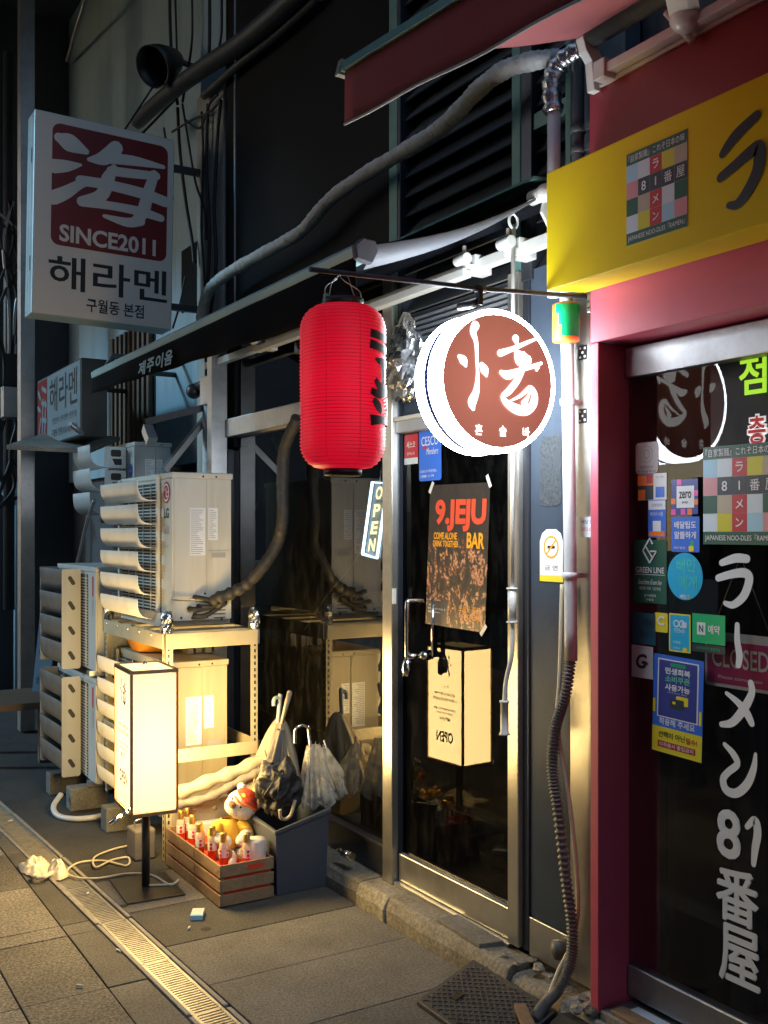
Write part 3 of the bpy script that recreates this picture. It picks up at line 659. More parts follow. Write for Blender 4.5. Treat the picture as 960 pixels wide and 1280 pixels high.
# ------------------------------------------------------------------ things stuck to the bar front
def posterphoto():
    m = bpy.data.materials.new('poster photo print'); m.use_nodes = True
    t = m.node_tree; N = t.nodes; Lk = t.links; b = N['Principled BSDF']; b.inputs['Roughness'].default_value = 0.35
    tc = N.new('ShaderNodeTexCoord'); mp = N.new('ShaderNodeMapping'); mp.inputs['Scale'].default_value = (1, 22, 13); Lk.new(tc.outputs['Object'], mp.inputs[0])
    n0 = N.new('ShaderNodeTexNoise'); n0.inputs['Scale'].default_value = 1.5; n0.inputs['Detail'].default_value = 3; Lk.new(mp.outputs[0], n0.inputs['Vector'])
    ad = N.new('ShaderNodeMix'); ad.data_type = 'RGBA'; ad.inputs[0].default_value = 0.25; Lk.new(mp.outputs[0], ad.inputs[6]); Lk.new(n0.outputs['Color'], ad.inputs[7])
    vo = N.new('ShaderNodeTexNoise'); vo.inputs['Scale'].default_value = 1.3; vo.inputs['Detail'].default_value = 3; vo.inputs['Distortion'].default_value = 1.2; Lk.new(ad.outputs[2], vo.inputs['Vector'])
    sp = N.new('ShaderNodeSeparateXYZ'); Lk.new(tc.outputs['Object'], sp.inputs[0])
    cr = N.new('ShaderNodeValToRGB'); e = cr.color_ramp.elements
    e[0].position = 0.0; e[0].color = (0.02, 0.016, 0.014, 1); e[1].position = 0.42; e[1].color = (0.05, 0.035, 0.028, 1)
    for p, c in ((0.55, (0.22, 0.08, 0.03, 1)), (0.68, (0.45, 0.20, 0.08, 1)), (0.8, (0.6, 0.42, 0.25, 1)), (0.95, (0.45, 0.06, 0.03, 1))):
        q = e.new(p); q.color = c
    mu = N.new('ShaderNodeMath'); mu.operation = 'MULTIPLY'
    sx = N.new('ShaderNodeMapRange'); sx.inputs[1].default_value = 0.36; sx.inputs[2].default_value = 0.68; Lk.new(vo.outputs['Fac'], sx.inputs[0])
    # busiest across the middle of the sheet
    mr = N.new('ShaderNodeMapRange'); mr.inputs[1].default_value = 0.42; mr.inputs[2].default_value = 0.30; mr.inputs[3].default_value = 0.25; mr.inputs[4].default_value = 1.05; mr.clamp = True
    Lk.new(sp.outputs[2], mr.inputs[0]); Lk.new(sx.outputs[0], mu.inputs[0]); Lk.new(mr.outputs[0], mu.inputs[1])
    n5 = N.new('ShaderNodeTexNoise'); n5.inputs['Scale'].default_value = 70; n5.inputs['Detail'].default_value = 5; Lk.new(tc.outputs['Object'], n5.inputs['Vector'])
    m5 = N.new('ShaderNodeMath'); m5.operation = 'MULTIPLY'; Lk.new(mu.outputs[0], m5.inputs[0])
    r5 = N.new('ShaderNodeMapRange'); r5.inputs[1].default_value = 0.3; r5.inputs[2].default_value = 0.62; r5.inputs[3].default_value = 0.35; r5.inputs[4].default_value = 1.15; Lk.new(n5.outputs['Fac'], r5.inputs[0]); Lk.new(r5.outputs[0], m5.inputs[1])
    Lk.new(m5.outputs[0], cr.inputs[0]); Lk.new(cr.outputs[0], b.inputs['Base Color'])
    return m
M['posterphoto'] = posterphoto()
M['posterdark'] = mat('poster dark print', (0.045, 0.04, 0.042), 0.35, var=0.3, nscale=12)
pf = Fr((2.4725, 3.472, 1.583), (0, -1, -0.012), (0, -0.06, 1))
pw, ph = 0.425, 0.60
mb = MB(); mb.prism(pf, rrect(pw, ph), 0, 0.001)
po = solo('poster', mb, 'posterphoto', 'tall dark bar poster with red 9.JEJU heading taped on the glass door', 'poster', loc=tuple(pf.pt(0, -ph/2)))
patch(pf, 0, 0.245, pw-0.004, 0.106, 'posterdark', po)
M['posterred'] = mat('red orange poster lettering', (0.72, 0.07, 0.025), 0.4, var=0.05)
lettering(pf, '9.JEJU', 0.015, 0.17, 0.36, 0.135, 'posterred', po, c=0.0022, bold=0.045)
M['posterorange'] = mat('orange poster lettering', (0.85, 0.36, 0.01), 0.4, var=0.05)
lettering(pf, 'COME ALONE', -0.085, 0.083, 0.17, 0.03, 'posterorange', po, c=0.0022, bold=0.03)
lettering(pf, 'DRINK TOGETHER', -0.08, 0.05, 0.185, 0.027, 'posterorange', po, c=0.0022, bold=0.03)
lettering(pf, 'BAR', 0.13, 0.067, 0.12, 0.065, 'posterorange', po, c=0.0022, bold=0.03)
lettering(pf, '오늘도 혼자', 0.105, -0.215, 0.15, 0.028, 'posterorange', po, c=0.0022, bold=0.0)
lettering(pf, '한잔 해', 0.12, -0.25, 0.10, 0.028, 'posterorange', po, c=0.0022, bold=0.0)
patch(pf, -0.13, -0.245, 0.15, 0.1, 'posterdark', po, c=0.0014)
lettering(pf, '9.Jeju bar', -0.165, -0.215, 0.05, 0.008, 'white', po, c=0.0022)
lettering(pf, '혼자 와서 같이 마시는 곳', -0.13, -0.23, 0.13, 0.009, 'white', po, c=0.0022)
lettering(pf, '@9.jeju', -0.15, -0.244, 0.09, 0.009, 'white', po, c=0.0022)
for a, b, rz, lab in ((-0.2, 0.29, 60, None), (0.205, 0.305, -60, None), (0.205, -0.29, 50, None)):
    q = Fr(pf.pt(a, b, 0.0026), pf.r*math.cos(R(rz))+pf.u*math.sin(R(rz)), pf.u*math.cos(R(rz))-pf.r*math.sin(R(rz)))
    mb = MB(); mb.prism(q, rrect(0.055, 0.018), 0, 0.0006); obj('tape_strip', mb, 'offwhite', po)

# pest control stickers at the door head
f, w_, h_ = panel(3.875, 3.765, 1.985, 2.118, 2.4735)
s = plate(f, w_, h_, 'red', 'pest_control_sticker', 'small red pest control sticker at the top corner of the glass door', 'sticker', group='stickers at the door head')
lettering(f, '세스코', 0, 0.02, 0.07, 0.03, 'white', s, c=0.002, bold=0.01); lettering(f, '방역소독', 0, -0.02, 0.06, 0.014, 'white', s, c=0.002); patch(f, 0, -0.053, w_, 0.028, 'paleblue', s, c=0.0016)
f, w_, h_ = panel(3.755, 3.585, 1.905, 2.13, 2.4735)
s = plate(f, w_, h_, 'royal', 'pest_control_sticker', 'larger bright blue pest control sticker at the top of the glass door', 'sticker', r=0.012, group='stickers at the door head')
lettering(f, 'CESCO', 0, 0.06, 0.13, 0.04, 'white', s, c=0.002, bold=0.0); lettering(f, 'Members', 0.02, 0.015, 0.09, 0.028, 'white', s, c=0.002, shear=0.3); patch(f, -0.04, 0.033, 0.03, 0.014, 'red', s, c=0.0016)
lettering(f, 'CESCO 회원업소', -0.01, -0.07, 0.13, 0.012, 'white', s, c=0.002); lettering(f, '1588-1119', -0.02, -0.092, 0.1, 0.011, 'white', s, c=0.002)
# no smoking notice, peeled notice and small notes on the steel panel
f = street(2.4505, 2.850, 1.598)
poly = [(-0.063, -0.095), (0.063, -0.095), (0.063, 0.05), (0.05, 0.08), (0.025, 0.095), (-0.025, 0.095), (-0.05, 0.08), (-0.063, 0.05)]
mb = MB(); mb.prism(f, poly, 0, 0.0015); s = solo('no_smoking_sticker', mb, 'white', 'white arched no smoking sticker on the grey steel panel', 'sticker', loc=tuple(f.pt(0, -0.095)))
patch(f, 0, -0.084, 0.126, 0.022, 'signyellow', s, c=0.0018)
mb = MB(); mb.lathe(None, [(0.034, 0.002), (0.042, 0.002)], 24, fr=f.at(0, 0.03)); mb.prism(Fr(f.pt(0, 0.03), f.r+f.u, f.u-f.r), rrect(0.07, 0.007), 0.002, 0.0024); obj('prohibition_ring', mb, 'posterorange', s)
mb = MB(); mb.prism(f.at(0, 0.03), rrect(0.04, 0.011), 0.0016, 0.0019); obj('cigarette_symbol', mb, 'inkblack', s)
lettering(f, '금 연', 0, -0.045, 0.07, 0.018, 'inkblack', s, c=0.002, bold=0.0)
M['peeled'] = mat('torn sticker residue', (0.055, 0.06, 0.065), 0.85, var=0.6, nscale=60, dirt=0.9, dirtcol=(0.09, 0.11, 0.14), bump=0.5, spec=0.1)
f = street(2.4505, 2.856, 1.90); rr_ = random.Random(3)
poly = [(-0.055, -0.12), (0.05, -0.115), (0.058, 0.0), (0.05, 0.125), (0.0, 0.13), (-0.05, 0.122), (-0.058, 0.02)]
poly = smooth_path([(a, b, 0) for a, b in poly], 5); poly = [(a+rr_.uniform(-.003, .003), b+rr_.uniform(-.003, .003)) for a, b, _ in poly]
mb = MB(); mb.prism(f, poly, 0, 0.0008); solo('torn_sticker', mb, 'peeled', 'torn grey sticker remains on the steel panel above the no smoking sticker', 'sticker', loc=tuple(f.pt(0, -0.12)))
f = street(2.4385, 2.64, 1.70)
s = plate(f, 0.085, 0.07, 'paleblue', 'paper_note', 'small pale printed note on the steel strip beside the red doorway', 'note')
lettering(f, '배달 문의', 0, 0.018, 0.07, 0.014, 'indigo', s, c=0.002); lettering(f, '032-000', 0, -0.008, 0.07, 0.012, 'red', s, c=0.002)
for z, lab in ((2.305, 'upper small black and white tag beside the white pipe'), (2.085, 'lower small black and white tag beside the white pipe')):
    f = street(2.4385, 2.672, z)
    s = plate(f, 0.04, 0.05, 'inkblack', 'pipe_tag', lab, 'tag', group='tags on the steel strip')
    mb = MB()
    for a, b in ((-0.012, 0.016), (0.012, 0.014), (0.0, 0.0), (-0.012, -0.016), (0.012, -0.014)): mb.prism(f.at(a, b), rrect(0.009, 0.007), 0.0014, 0.0018)
    obj('tag_marks', mb, 'white', s)

# ------------------------------------------------------------------ pipes on the bar front
mb = MB(); mb.tube(smooth_path([(2.385, 2.700, 2.56), (2.385, 2.690, 2.3), (2.385, 2.680, 1.8), (2.385, 2.672, 1.24)], 4), 0.0225, 14)
pp = solo('white_conduit', mb, 'whitepipe', 'white vertical conduit running down the steel panel into a ribbed hose', 'pipe', loc=(2.385, 2.68, 1.24))
for z in (2.40, 2.12, 1.52):
    mb = MB(); mb.lathe((2.385, 2.682+(z-1.8)*0.018, z), [(0.0225, 0), (0.0275, 0.002), (0.0275, 0.022), (0.0225, 0.024)], 14); mb.box((2.40, 2.672+(z-1.8)*0.018, z+0.004), (2.452, 2.69+(z-1.8)*0.018, z+0.02)); obj('pipe_clip', mb, 'whitepipe', pp)
path = smooth_path([(2.385, 2.672, 1.25), (2.375, 2.69, 1.12), (2.37, 2.735, 1.0), (2.372, 2.755, 0.86), (2.376, 2.73, 0.72), (2.38, 2.695, 0.5), (2.39, 2.672, 0.32), (2.375, 2.668, 0.2), (2.33, 2.675, 0.12), (2.26, 2.665, 0.09), (2.20, 2.645, 0.06)], 44)
rr = [(0.0205, 0.0205, 0.0145, 0.0145)[i % 4] for i in range(len(path))]
mb = MB(); mb.tube(path, rr, 12); ho = solo('ribbed_hose', mb, 'corr', 'dark grey ribbed hose snaking down beside the red doorway to the pavement', 'hose', loc=(2.36, 2.68, 0.06))
mb = MB(); mb.tube(smooth_path([(2.40, 2.735, 1.5), (2.39, 2.735, 1.2), (2.385, 2.74, 1.0), (2.41, 2.70, 0.7), (2.42, 2.675, 0.4), (2.41, 2.70, 0.25), (2.36, 2.705, 0.17), (2.30, 2.70, 0.08), (2.27, 2.70, 0.04)], 8), 0.0075, 8)
solo('beige_cable', mb, 'whitecable', 'thin beige cable tied along the ribbed grey hose', 'cable')
mb = MB(); mb.lathe((2.42, 2.775, 0.17), [(0.0, 0), (0.02, 0.002), (0.03, 0.03), (0.026, 0.06), (0.0, 0.064)], 14); solo('floor_outlet', mb, 'corr', 'small dark outlet box low on the steel plinth behind the hose', 'outlet')
# upper run of pipes at the corner
mb = MB(); mb.tube([(2.36, 2.732, 2.5), (2.36, 2.732, 3.16)], 0.023, 14); solo('drain_pipe', mb, 'palepipe', 'short white pipe standing above the end of the yellow sign', 'pipe')
mb = MB(); mb.tube([(2.40, 2.655, 2.5), (2.40, 2.652, 3.6)], 0.022, 12)
dp = solo('black_downpipe', mb, 'darkpipe', 'thin black downpipe next to the white pipe above the yellow sign', 'pipe')
for z in (3.05, 2.98):
    mb = MB(); mb.lathe((2.40, 2.653, z), [(0.022, 0), (0.028, 0.002), (0.028, 0.026), (0.022, 0.028)], 12); mb.box((2.40, 2.54, z+0.004), (2.415, 2.64, z+0.022)); obj('pipe_bracket', mb, 'darkpipe', dp)
mb = MB(); pth = smooth_path([(2.36, 2.733, 3.14), (2.355, 2.735, 3.24), (2.37, 2.70, 3.31), (2.40, 2.62, 3.33)], 8); mb.tube(pth, [0.035+0.004*((i*7) % 3-1) for i in range(len(pth))], 14)
solo('foil_elbow', mb, 'foil', 'silver foil wrapped elbow on top of the white pipe', 'pipe elbow')
path = smooth_path([(2.38, 2.723, 3.329), (2.33, 2.801, 3.342), (2.31, 2.948, 3.36), (2.3, 3.089, 3.34), (2.3, 3.234, 3.301), (2.31, 3.368, 3.286), (2.33, 3.686, 3.295), (2.34, 4.044, 3.3), (2.34, 4.351, 3.276), (2.34, 4.624, 3.205), (2.33, 4.912, 3.192), (2.32, 5.23, 3.187), (2.32, 5.536, 3.182), (2.32, 5.82, 3.147), (2.34, 6.002, 3.023), (2.38, 6.077, 2.815)], 22)
rr = [0.031*(1+0.13*((i % 5)/5)+0.05*math.sin(i*0.31)+0.05*noise.noise(Vector((i*0.8, 0, 0)))) for i in range(len(path))]
mb = MB(); mb.tube(path, rr, 12); solo('wrapped_pipe', mb, 'tape', 'long grey tape wrapped pipe curving across the dark upper wall above the black awning', 'pipe')
mb = MB(); seg = 24; c0 = (2.325, 2.63, 2.325); prof = [(0.0, 0), (0.044, 0.0), (0.046, 0.012), (0.046, 0.05), (0.046, 0.09), (0.046, 0.122), (0.040, 0.128), (0.0, 0.128)]
mb.lathe(c0, prof, seg)
for i in range(len(mb.f)):
    ring, k = divmod(i, seg)
    if 2 <= ring <= 4 and 12 + (4-ring) <= k <= 19 + (ring == 4): mb.mi[i] = 1
tin = solo('hanging_can', mb, ['orange', 'brightgreen'], 'orange and green can hanging under the end of the yellow sign', 'can', loc=c0)

# ================================================================== NOODLE SHOP (red doorway)
shop = thing('noodle_shop', 'raspberry red noodle shop front with recessed dark glass door', 'shop front', (2.33, 1.7, 0.1))
def sx(name, a, b, m, parent=shop, bevel=0.0, **k):
    mb = MB(); mb.box(a, b); return obj(name, mb, m, parent, bevel, **k)
sx('door_jamb', (2.33, 2.479, 0.115), (2.62, 2.517, 2.30), 'redpaint', bevel=0.003)
sx('lintel', (2.33, 0.60, 2.302), (2.62, 2.517, 2.62), 'redpaint', bevel=0.003)
sx('fascia_panel', (2.326, 0.60, 2.622), (2.62, 2.517, 3.12), 'darkred', bevel=0.003)
sx('fascia_trim', (2.318, 0.60, 3.121), (2.40, 2.50, 3.135), 'whitebar', bevel=0.002)
sx('door_jamb', (2.33, 0.60, 0.115), (2.62, 0.68, 2.30), 'redpaint', bevel=0.003)
sx('inner_header', (2.62, 0.60, 2.29), (2.70, 2.517, 3.4), 'darkwall')
sx('threshold', (2.335, 0.70, 0.06), (2.62, 2.477, 0.128), 'cement', bevel=0.004)
sx('upper_wall', (2.55, 0.5, 3.14), (2.7, 2.50, 6.5), 'darkwall')
sdoor = sx('door', (2.455, 0.70, 0.150), (2.50, 2.474, 0.250), 'alu', bevel=0.004)
mb = MB(); mb.box((2.464, 0.70, 0.251), (2.472, 2.476, 2.19)); obj('door_glass', mb, 'glassramen', sdoor)
sx('door_top_rail', (2.445, 0.70, 2.192), (2.50, 2.476, 2.290), 'alu', sdoor, bevel=0.004)
mb = MB(); mb.box((4.6, 0.2, 0.0), (4.7, 3.0, 3.0)); mb.box((2.62, 2.42, 0.1), (4.6, 2.449, 2.9)); mb.box((2.62, 0.2, 2.92), (4.6, 2.44, 3.0)); mb.box((2.62, 0.2, 0.06), (4.6, 2.44, 0.12)); mb.box((2.62, 0.1, 0), (4.6, 0.2, 3.0))
obj('interior_wall', mb, 'interior', shop)
for y in (2.25, 1.95):
    sx('inner_pillar', (2.75, y-0.05, 0.12), (2.80, y+0.05, 2.9), 'gate_steel')
sx('inner_counter', (3.1, 0.8, 0.12), (3.6, 2.2, 1.0), 'slatwood')
# wooden sill strip and printed mat in front of the door
mb = MB(); mb.hexa([(2.345, 1.75, 0.129), (2.40, 1.75, 0.129), (2.40, 2.44, 0.129), (2.345, 2.44, 0.129), (2.345, 1.75, 0.142), (2.40, 1.75, 0.142), (2.40, 2.44, 0.142), (2.345, 2.44, 0.142)])
solo('sill_board', mb, 'wood', 'thin wooden sill board laid across the foot of the red doorway', 'board', bevel=0.003)
f = Fr((2.43, 2.1, 0.1285), (0, -1, 0), (1, 0, 0)); f.n = Vector((0, 0, 1))
mb = MB(); mb.box((2.403, 1.8, 0.129), (2.450, 2.42, 0.133)); mt = solo('printed_mat', mb, 'paleblue', 'pale blue printed sheet on the floor against the shop door rail', 'mat')
# rubber ramp lying at the corner
mb = MB(); mb.prism(Fr((2.17, 2.60, 0.0), (1, 0, 0), (0, 0, 1)), [(0, 0.0), (0.145, 0.0), (0.145, 0.080), (0.10, 0.086), (0.0, 0.040)], 0, 0.62)
solo('rubber_ramp', mb, 'rubber', 'black rubber kerb ramp lying in front of the red doorway', 'ramp', bevel=0.006)
mb = MB(); mb.hexa([(2.06, 2.50, 0.060), (2.10, 2.47, 0.060), (2.20, 2.69, 0.082), (2.165, 2.71, 0.082), (2.06, 2.50, 0.080), (2.10, 2.47, 0.080), (2.20, 2.69, 0.10), (2.165, 2.71, 0.10)])
solo('wood_offcut', mb, 'wood', 'short wooden offcut lying beside the black rubber ramp', 'offcut', bevel=0.003)

# ------------------------------------------------------------------ the printed grid used on sign and door
GRID = ['skyblue', 'paleblue', 'red', 'lime', 'beige'], ['pink', 'navy', 'navy', 'navy', 'navy'], ['green', 'beige', 'red', 'paleblue', 'green'], ['paleblue', 'lime', 'red', 'skyblue', 'pink']
def ramen_print(f, w, h, parent, c0=0.0015):
    bt = h*0.13
    patch(f, 0, h/2-bt/2, w, bt, 'green', parent, c=c0); patch(f, 0, -h/2+bt/2, w, bt, 'green', parent, c=c0)
    lettering(f, '『自家製麺』これぞ日本の味', 0, h/2-bt/2, w*0.93, bt*0.62, 'white', parent, c=c0+0.001)
    lettering(f, 'JAPANESE NOO-DLES『RAMEN』', 0, -h/2+bt/2, w*0.94, bt*0.6, 'white', parent, c=c0+0.001)
    cw, ch = w/5, (h-2*bt)/4
    for r_ in range(4):
        for q in range(5):
            patch(f, -w/2+cw*(q+0.5), h/2-bt-ch*(r_+0.5), cw-0.0004, ch-0.0004, GRID[r_][q], parent, c=c0, name='colour_tile')
    for (r_, q, s, sw, sh) in ((0, 2, 'ラ', 0.5, 0.55), (1, 1, '8', 0.38, 0.55), (1, 2, 'I', 0.1, 0.5), (1, 3, '番', 0.66, 0.62), (1, 4, '屋', 0.66, 0.62), (2, 2, 'メ', 0.52, 0.5), (3, 2, 'ン', 0.52, 0.48)):
        lettering(f, s, -w/2+cw*(q+0.5), h/2-bt-ch*(r_+0.5), cw*sw, ch*sh, 'white', parent, c=c0+0.001, bold=0.0 if s in '番屋' else 0.014)

# yellow fascia sign
ys_ = thing('shop_sign', 'bright yellow box sign with checked ramen emblem over the red doorway', 'shop sign', (2.25, 1.7, 2.46))
mb = MB(); mb.hexa([(2.155, 0.62, 2.455), (2.324, 0.62, 2.470), (2.324, 2.531, 2.470), (2.155, 2.531, 2.455), (2.155, 0.62, 2.833), (2.324, 0.62, 2.833), (2.324, 2.531, 2.833), (2.155, 2.531, 2.833)])
obj('sign_box', mb, 'yellow', ys_, bevel=0.004)
f = street(2.1545, 2.060, 2.6455)
mb = MB(); mb.prism(f, rrect(0.228, 0.265), 0.0002, 0.0012); em = obj('emblem', mb, 'white', ys_)
ramen_print(f, 0.228, 0.265, em)
# brush written letters
def yz(y, z): return y, z
mb = MB(); put = lambda y, z, c: (2.1545-c, y, z)
brush(mb, put, [[(1.826, 2.672, .012), (1.785, 2.705, .0165), (1.72, 2.735, .014)], [(1.832, 2.612, .0135), (1.79, 2.628, .0145), (1.74, 2.648, .017), (1.712, 2.650, .019), (1.715, 2.60, .0175), (1.745, 2.555, .016), (1.778, 2.528, .0135), (1.806, 2.532, .009)]])
obj('lettering', mb, 'navy', ys_)
mb = MB(); brush(mb, put, [[(1.60, 2.64, .02), (1.50, 2.655, .022), (1.42, 2.652, .016)]])
obj('lettering', mb, 'navy', ys_)
mb = MB(); brush(mb, put, [[(1.20, 2.74, .02), (1.24, 2.65, .02), (1.33, 2.54, .012)], [(1.33, 2.68, .012), (1.26, 2.62, .018), (1.18, 2.56, .018)]])
obj('lettering', mb, 'navy', ys_)
mb = MB(); brush(mb, put, [[(1.06, 2.72, .014), (1.0, 2.69, .02)], [(1.06, 2.54, .012), (0.97, 2.58, .02), (0.88, 2.69, .012)]])
obj('lettering', mb, 'navy', ys_)

# vertical brush lettering on the shop door glass
def strokes_to_door(key, strokes, name='lettering'):
    mb = MB(); put = lambda y, z, c: (2.463-c, y, z)
    brush(mb, put, strokes)
    return obj(name, mb, 'brushwhite', sdoor)
DOOR_STROKES =  {'ra': [[(2.091, 1.59, 0.0102), (2.04, 1.605, 0.0134), (2.0, 1.604, 0.0126)], [(2.104, 1.544, 0.011), (2.051, 1.558, 0.0126), (2.005, 1.562, 0.0142), (1.991, 1.543, 0.0142), (2.01, 1.496, 0.0134), (2.048, 1.467, 0.011), (2.078, 1.47, 0.0079)]], 'bar': [[(2.034, 1.408, 0.0087), (2.034, 1.362, 0.0106), (2.026, 1.318, 0.0118), (2.03, 1.291, 0.0102)]], 'me': [[(1.986, 1.243, 0.0102), (1.982, 1.215, 0.0118), (2.008, 1.168, 0.0142), (2.051, 1.119, 0.0126), (2.092, 1.106, 0.0087)], [(2.073, 1.202, 0.0063), (2.034, 1.182, 0.0102), (2.002, 1.156, 0.0134), (1.982, 1.126, 0.0102)]], 'n': [[(2.08, 1.048, 0.0073), (2.048, 1.025, 0.011), (2.034, 0.998, 0.011), (2.067, 0.968, 0.011), (2.086, 0.942, 0.0122), (2.074, 0.913, 0.0135), (2.037, 0.912, 0.0135), (1.999, 0.946, 0.0135), (1.976, 0.995, 0.011), (1.969, 1.039, 0.0055)]], '81': [[(1.999, 0.822, 0.0086), (1.971, 0.848, 0.0122), (1.962, 0.813, 0.0135), (1.971, 0.763, 0.0122), (1.976, 0.719, 0.0086)]]}
for k in DOOR_STROKES: strokes_to_door(k, DOOR_STROKES[k])
f = street(2.463, 2.0645, 0.7840); mb = MB()
for q, (da, db) in enumerate(((0, 0), (0.005, 0), (-0.005, 0), (0, 0.005), (0, -0.005), (0.0035, 0.0035), (-0.0035, -0.0035), (0.0035, -0.0035), (-0.0035, 0.0035))): put_text(mb, f, '8', da, db, 0.0810, 0.1376, 0.0014+0.0003*q)
obj('lettering', mb, 'brushwhite', sdoor)
f = street(2.463, 2.0345, 0.6070); mb = MB()
for q, (da, db) in enumerate(((0, 0), (0.004, 0), (-0.004, 0), (0, 0.004), (0, -0.004), (0.003, 0.003), (-0.003, -0.003))): put_text(mb, f, '番', da, db, 0.1550*0.95, 0.1640*0.95, 0.0014+0.0003*q)
obj('lettering', mb, 'brushwhite', sdoor)
f = street(2.463, 2.0265, 0.4320); mb = MB()
for q, (da, db) in enumerate(((0, 0), (0.004, 0), (-0.004, 0), (0, 0.004), (0, -0.004), (0.003, 0.003), (-0.003, -0.003))): put_text(mb, f, '屋', da, db, 0.1490*0.95, 0.1760*0.95, 0.0014+0.0003*q)
obj('lettering', mb, 'brushwhite', sdoor)
RC = {}
RC['emblem'] = (2.3960, 1.9235, 0.0980, 0.1010)
RC['photo'] = (2.3725, 1.8285, 0.1250, 0.0850)
RC['card'] = (2.3510, 1.7255, 0.0760, 0.1210)
RC['zero'] = (2.2365, 1.7920, 0.1070, 0.1100)
RC['deliv'] = (2.2335, 1.6750, 0.1130, 0.1100)
RC['green'] = (2.3815, 1.5545, 0.1430, 0.2050)
RC['circle'] = (2.2350, 1.5440, 0.1420, 0.1480)
RC['teal'] = (2.4085, 1.3680, 0.1030, 0.1020)
RC['c'] = (2.3335, 1.3930, 0.0550, 0.0620)
RC['iblue'] = (2.2560, 1.3660, 0.0880, 0.1200)
RC['naver'] = (2.1420, 1.3870, 0.1260, 0.0900)
RC['naversub'] = (2.1420, 1.3270, 0.1260, 0.0240)
RC['gplus'] = (2.4155, 1.2585, 0.0950, 0.1050)
RC['coupon'] = (2.2660, 1.1340, 0.2040, 0.3120)
RC['ramen'] = (2.0425, 1.7925, 0.2430, 0.2950)
RC['led1'] = (2.0055, 2.1370, 0.1430, 0.1220)
RC['led2'] = (1.9740, 1.9845, 0.1340, 0.0930)
RC['closed'] = (2.0435, 1.2965, 0.2650, 0.1650)
DX = 2.4635
def stick(key, m, label, r=0.0, name='door_sticker', cat='sticker', dw=0.0, tilt=0.0):
    y, z, w_, h_ = RC[key]
    f = street(DX, y, z)
    if tilt: f = Fr(f.o, (0, -1, tilt), (0, tilt, 1))
    return f, w_, h_, plate(f, w_, h_, m, name, label, cat, r=r, group='stickers on the noodle shop door')
def rings(f, a, b, r, t, m, s, c=0.002, seg=20, name='ring'):
    mb = MB(); mb.lathe(None, [(r-t, c), (r, c)], seg, fr=f.at(a, b)); return obj(name, mb, m, s)
f, w_, h_, s = stick('emblem', 'greystick', 'grey sticker with a round seal, topmost on the shop door glass', r=0.012)
rings(f, 0, 0.012, 0.028, 0.003, 'greyprint', s); rings(f, 0, 0.012, 0.016, 0.004, 'greyprint', s)
lettering(f, '모범업소', 0, -0.03, 0.06, 0.01, 'inkblack', s, c=0.002); lettering(f, '인천광역시', 0, -0.044, 0.075, 0.009, 'inkblack', s, c=0.002)
f, w_, h_, s = stick('photo', 'white', 'white photo card sticker with orange picture and blue block on the shop door')
patch(f, -0.028, 0, w_*0.55, h_*0.98, 'navy', s, c=0.0016); patch(f, -0.028, 0.022, w_*0.55, h_*0.4, 'orange', s, c=0.0019); patch(f, -0.045, -0.025, w_*0.25, h_*0.4, 'orange', s, c=0.0019); patch(f, -0.01, 0.026, w_*0.2, h_*0.35, 'red', s, c=0.0022); patch(f, 0.035, -0.018, w_*0.3, h_*0.4, 'royal', s, c=0.0019)
lettering(f, '카드 결제', 0.035, 0.03, 0.03, 0.007, 'greyprint', s, c=0.002)
f, w_, h_, s = stick('card', 'royal', 'small blue and white card sticker below the photo card on the shop door', r=0.006)
patch(f, 0, h_*0.36, w_*0.96, h_*0.24, 'white', s, c=0.0017); patch(f, 0, -h_*0.4, w_*0.9, h_*0.13, 'orange', s, c=0.0017); patch(f, 0, -h_*0.2, w_*0.45, h_*0.28, 'white', s, c=0.0019)
lettering(f, '간편결제', -0.0, h_*0.36, w_*0.6, 0.009, 'royal', s, c=0.0026); lettering(f, '여기서 사용', 0, h_*0.12, w_*0.72, 0.014, 'white', s, c=0.0026)
f, w_, h_, s = stick('zero', 'indigo', 'colourful chequered zero sticker with a white centre on the shop door', r=0.004)
for a, b, m_ in ((-.2, .42, 'hotpink'), (.42, .1, 'hotpink'), (-.42, -.12, 'orange'), (-.42, -.42, 'hotpink'), (.2, -.42, 'orange'), (.42, -.15, 'orange'), (-.05, -.42, 'hotpink')): patch(f, a*w_, b*h_, w_*0.17, h_*0.16, m_, s, c=0.0016, name='colour_tile')
patch(f, 0.004, 0, w_*0.66, h_*0.62, 'white', s, c=0.002); lettering(f, 'zero', 0.004, 0.006, w_*0.46, 0.022, 'inkblack', s, c=0.0026, bold=0.02); lettering(f, 'pay', 0.004, -0.018, w_*0.22, 0.009, 'inkblack', s, c=0.0026)
f, w_, h_, s = stick('deliv', 'royal', 'square blue delivery sticker with two lines of white lettering on the shop door', r=0.003)
lettering(f, '배달팁도', 0, h_*0.27, w_*0.78, h_*0.21, 'white', s, c=0.002, bold=0.02); lettering(f, '알뜰하게', 0, -h_*0.02, w_*0.78, h_*0.21, 'white', s, c=0.002, bold=0.02); lettering(f, '배민클럽', -w_*0.2, -h_*0.38, w_*0.4, 0.008, 'white', s, c=0.002); patch(f, w_*0.25, -h_*0.3, 0.014, 0.028, 'brightgreen', s, c=0.0018, r=0.005); patch(f, w_*0.22, -h_*0.4, 0.02, 0.018, 'signyellow', s, c=0.0021, r=0.005)
f, w_, h_, s = stick('green', 'green', 'dark green line sticker with a white diamond mark on the shop door', r=0.006)
mb = MB()
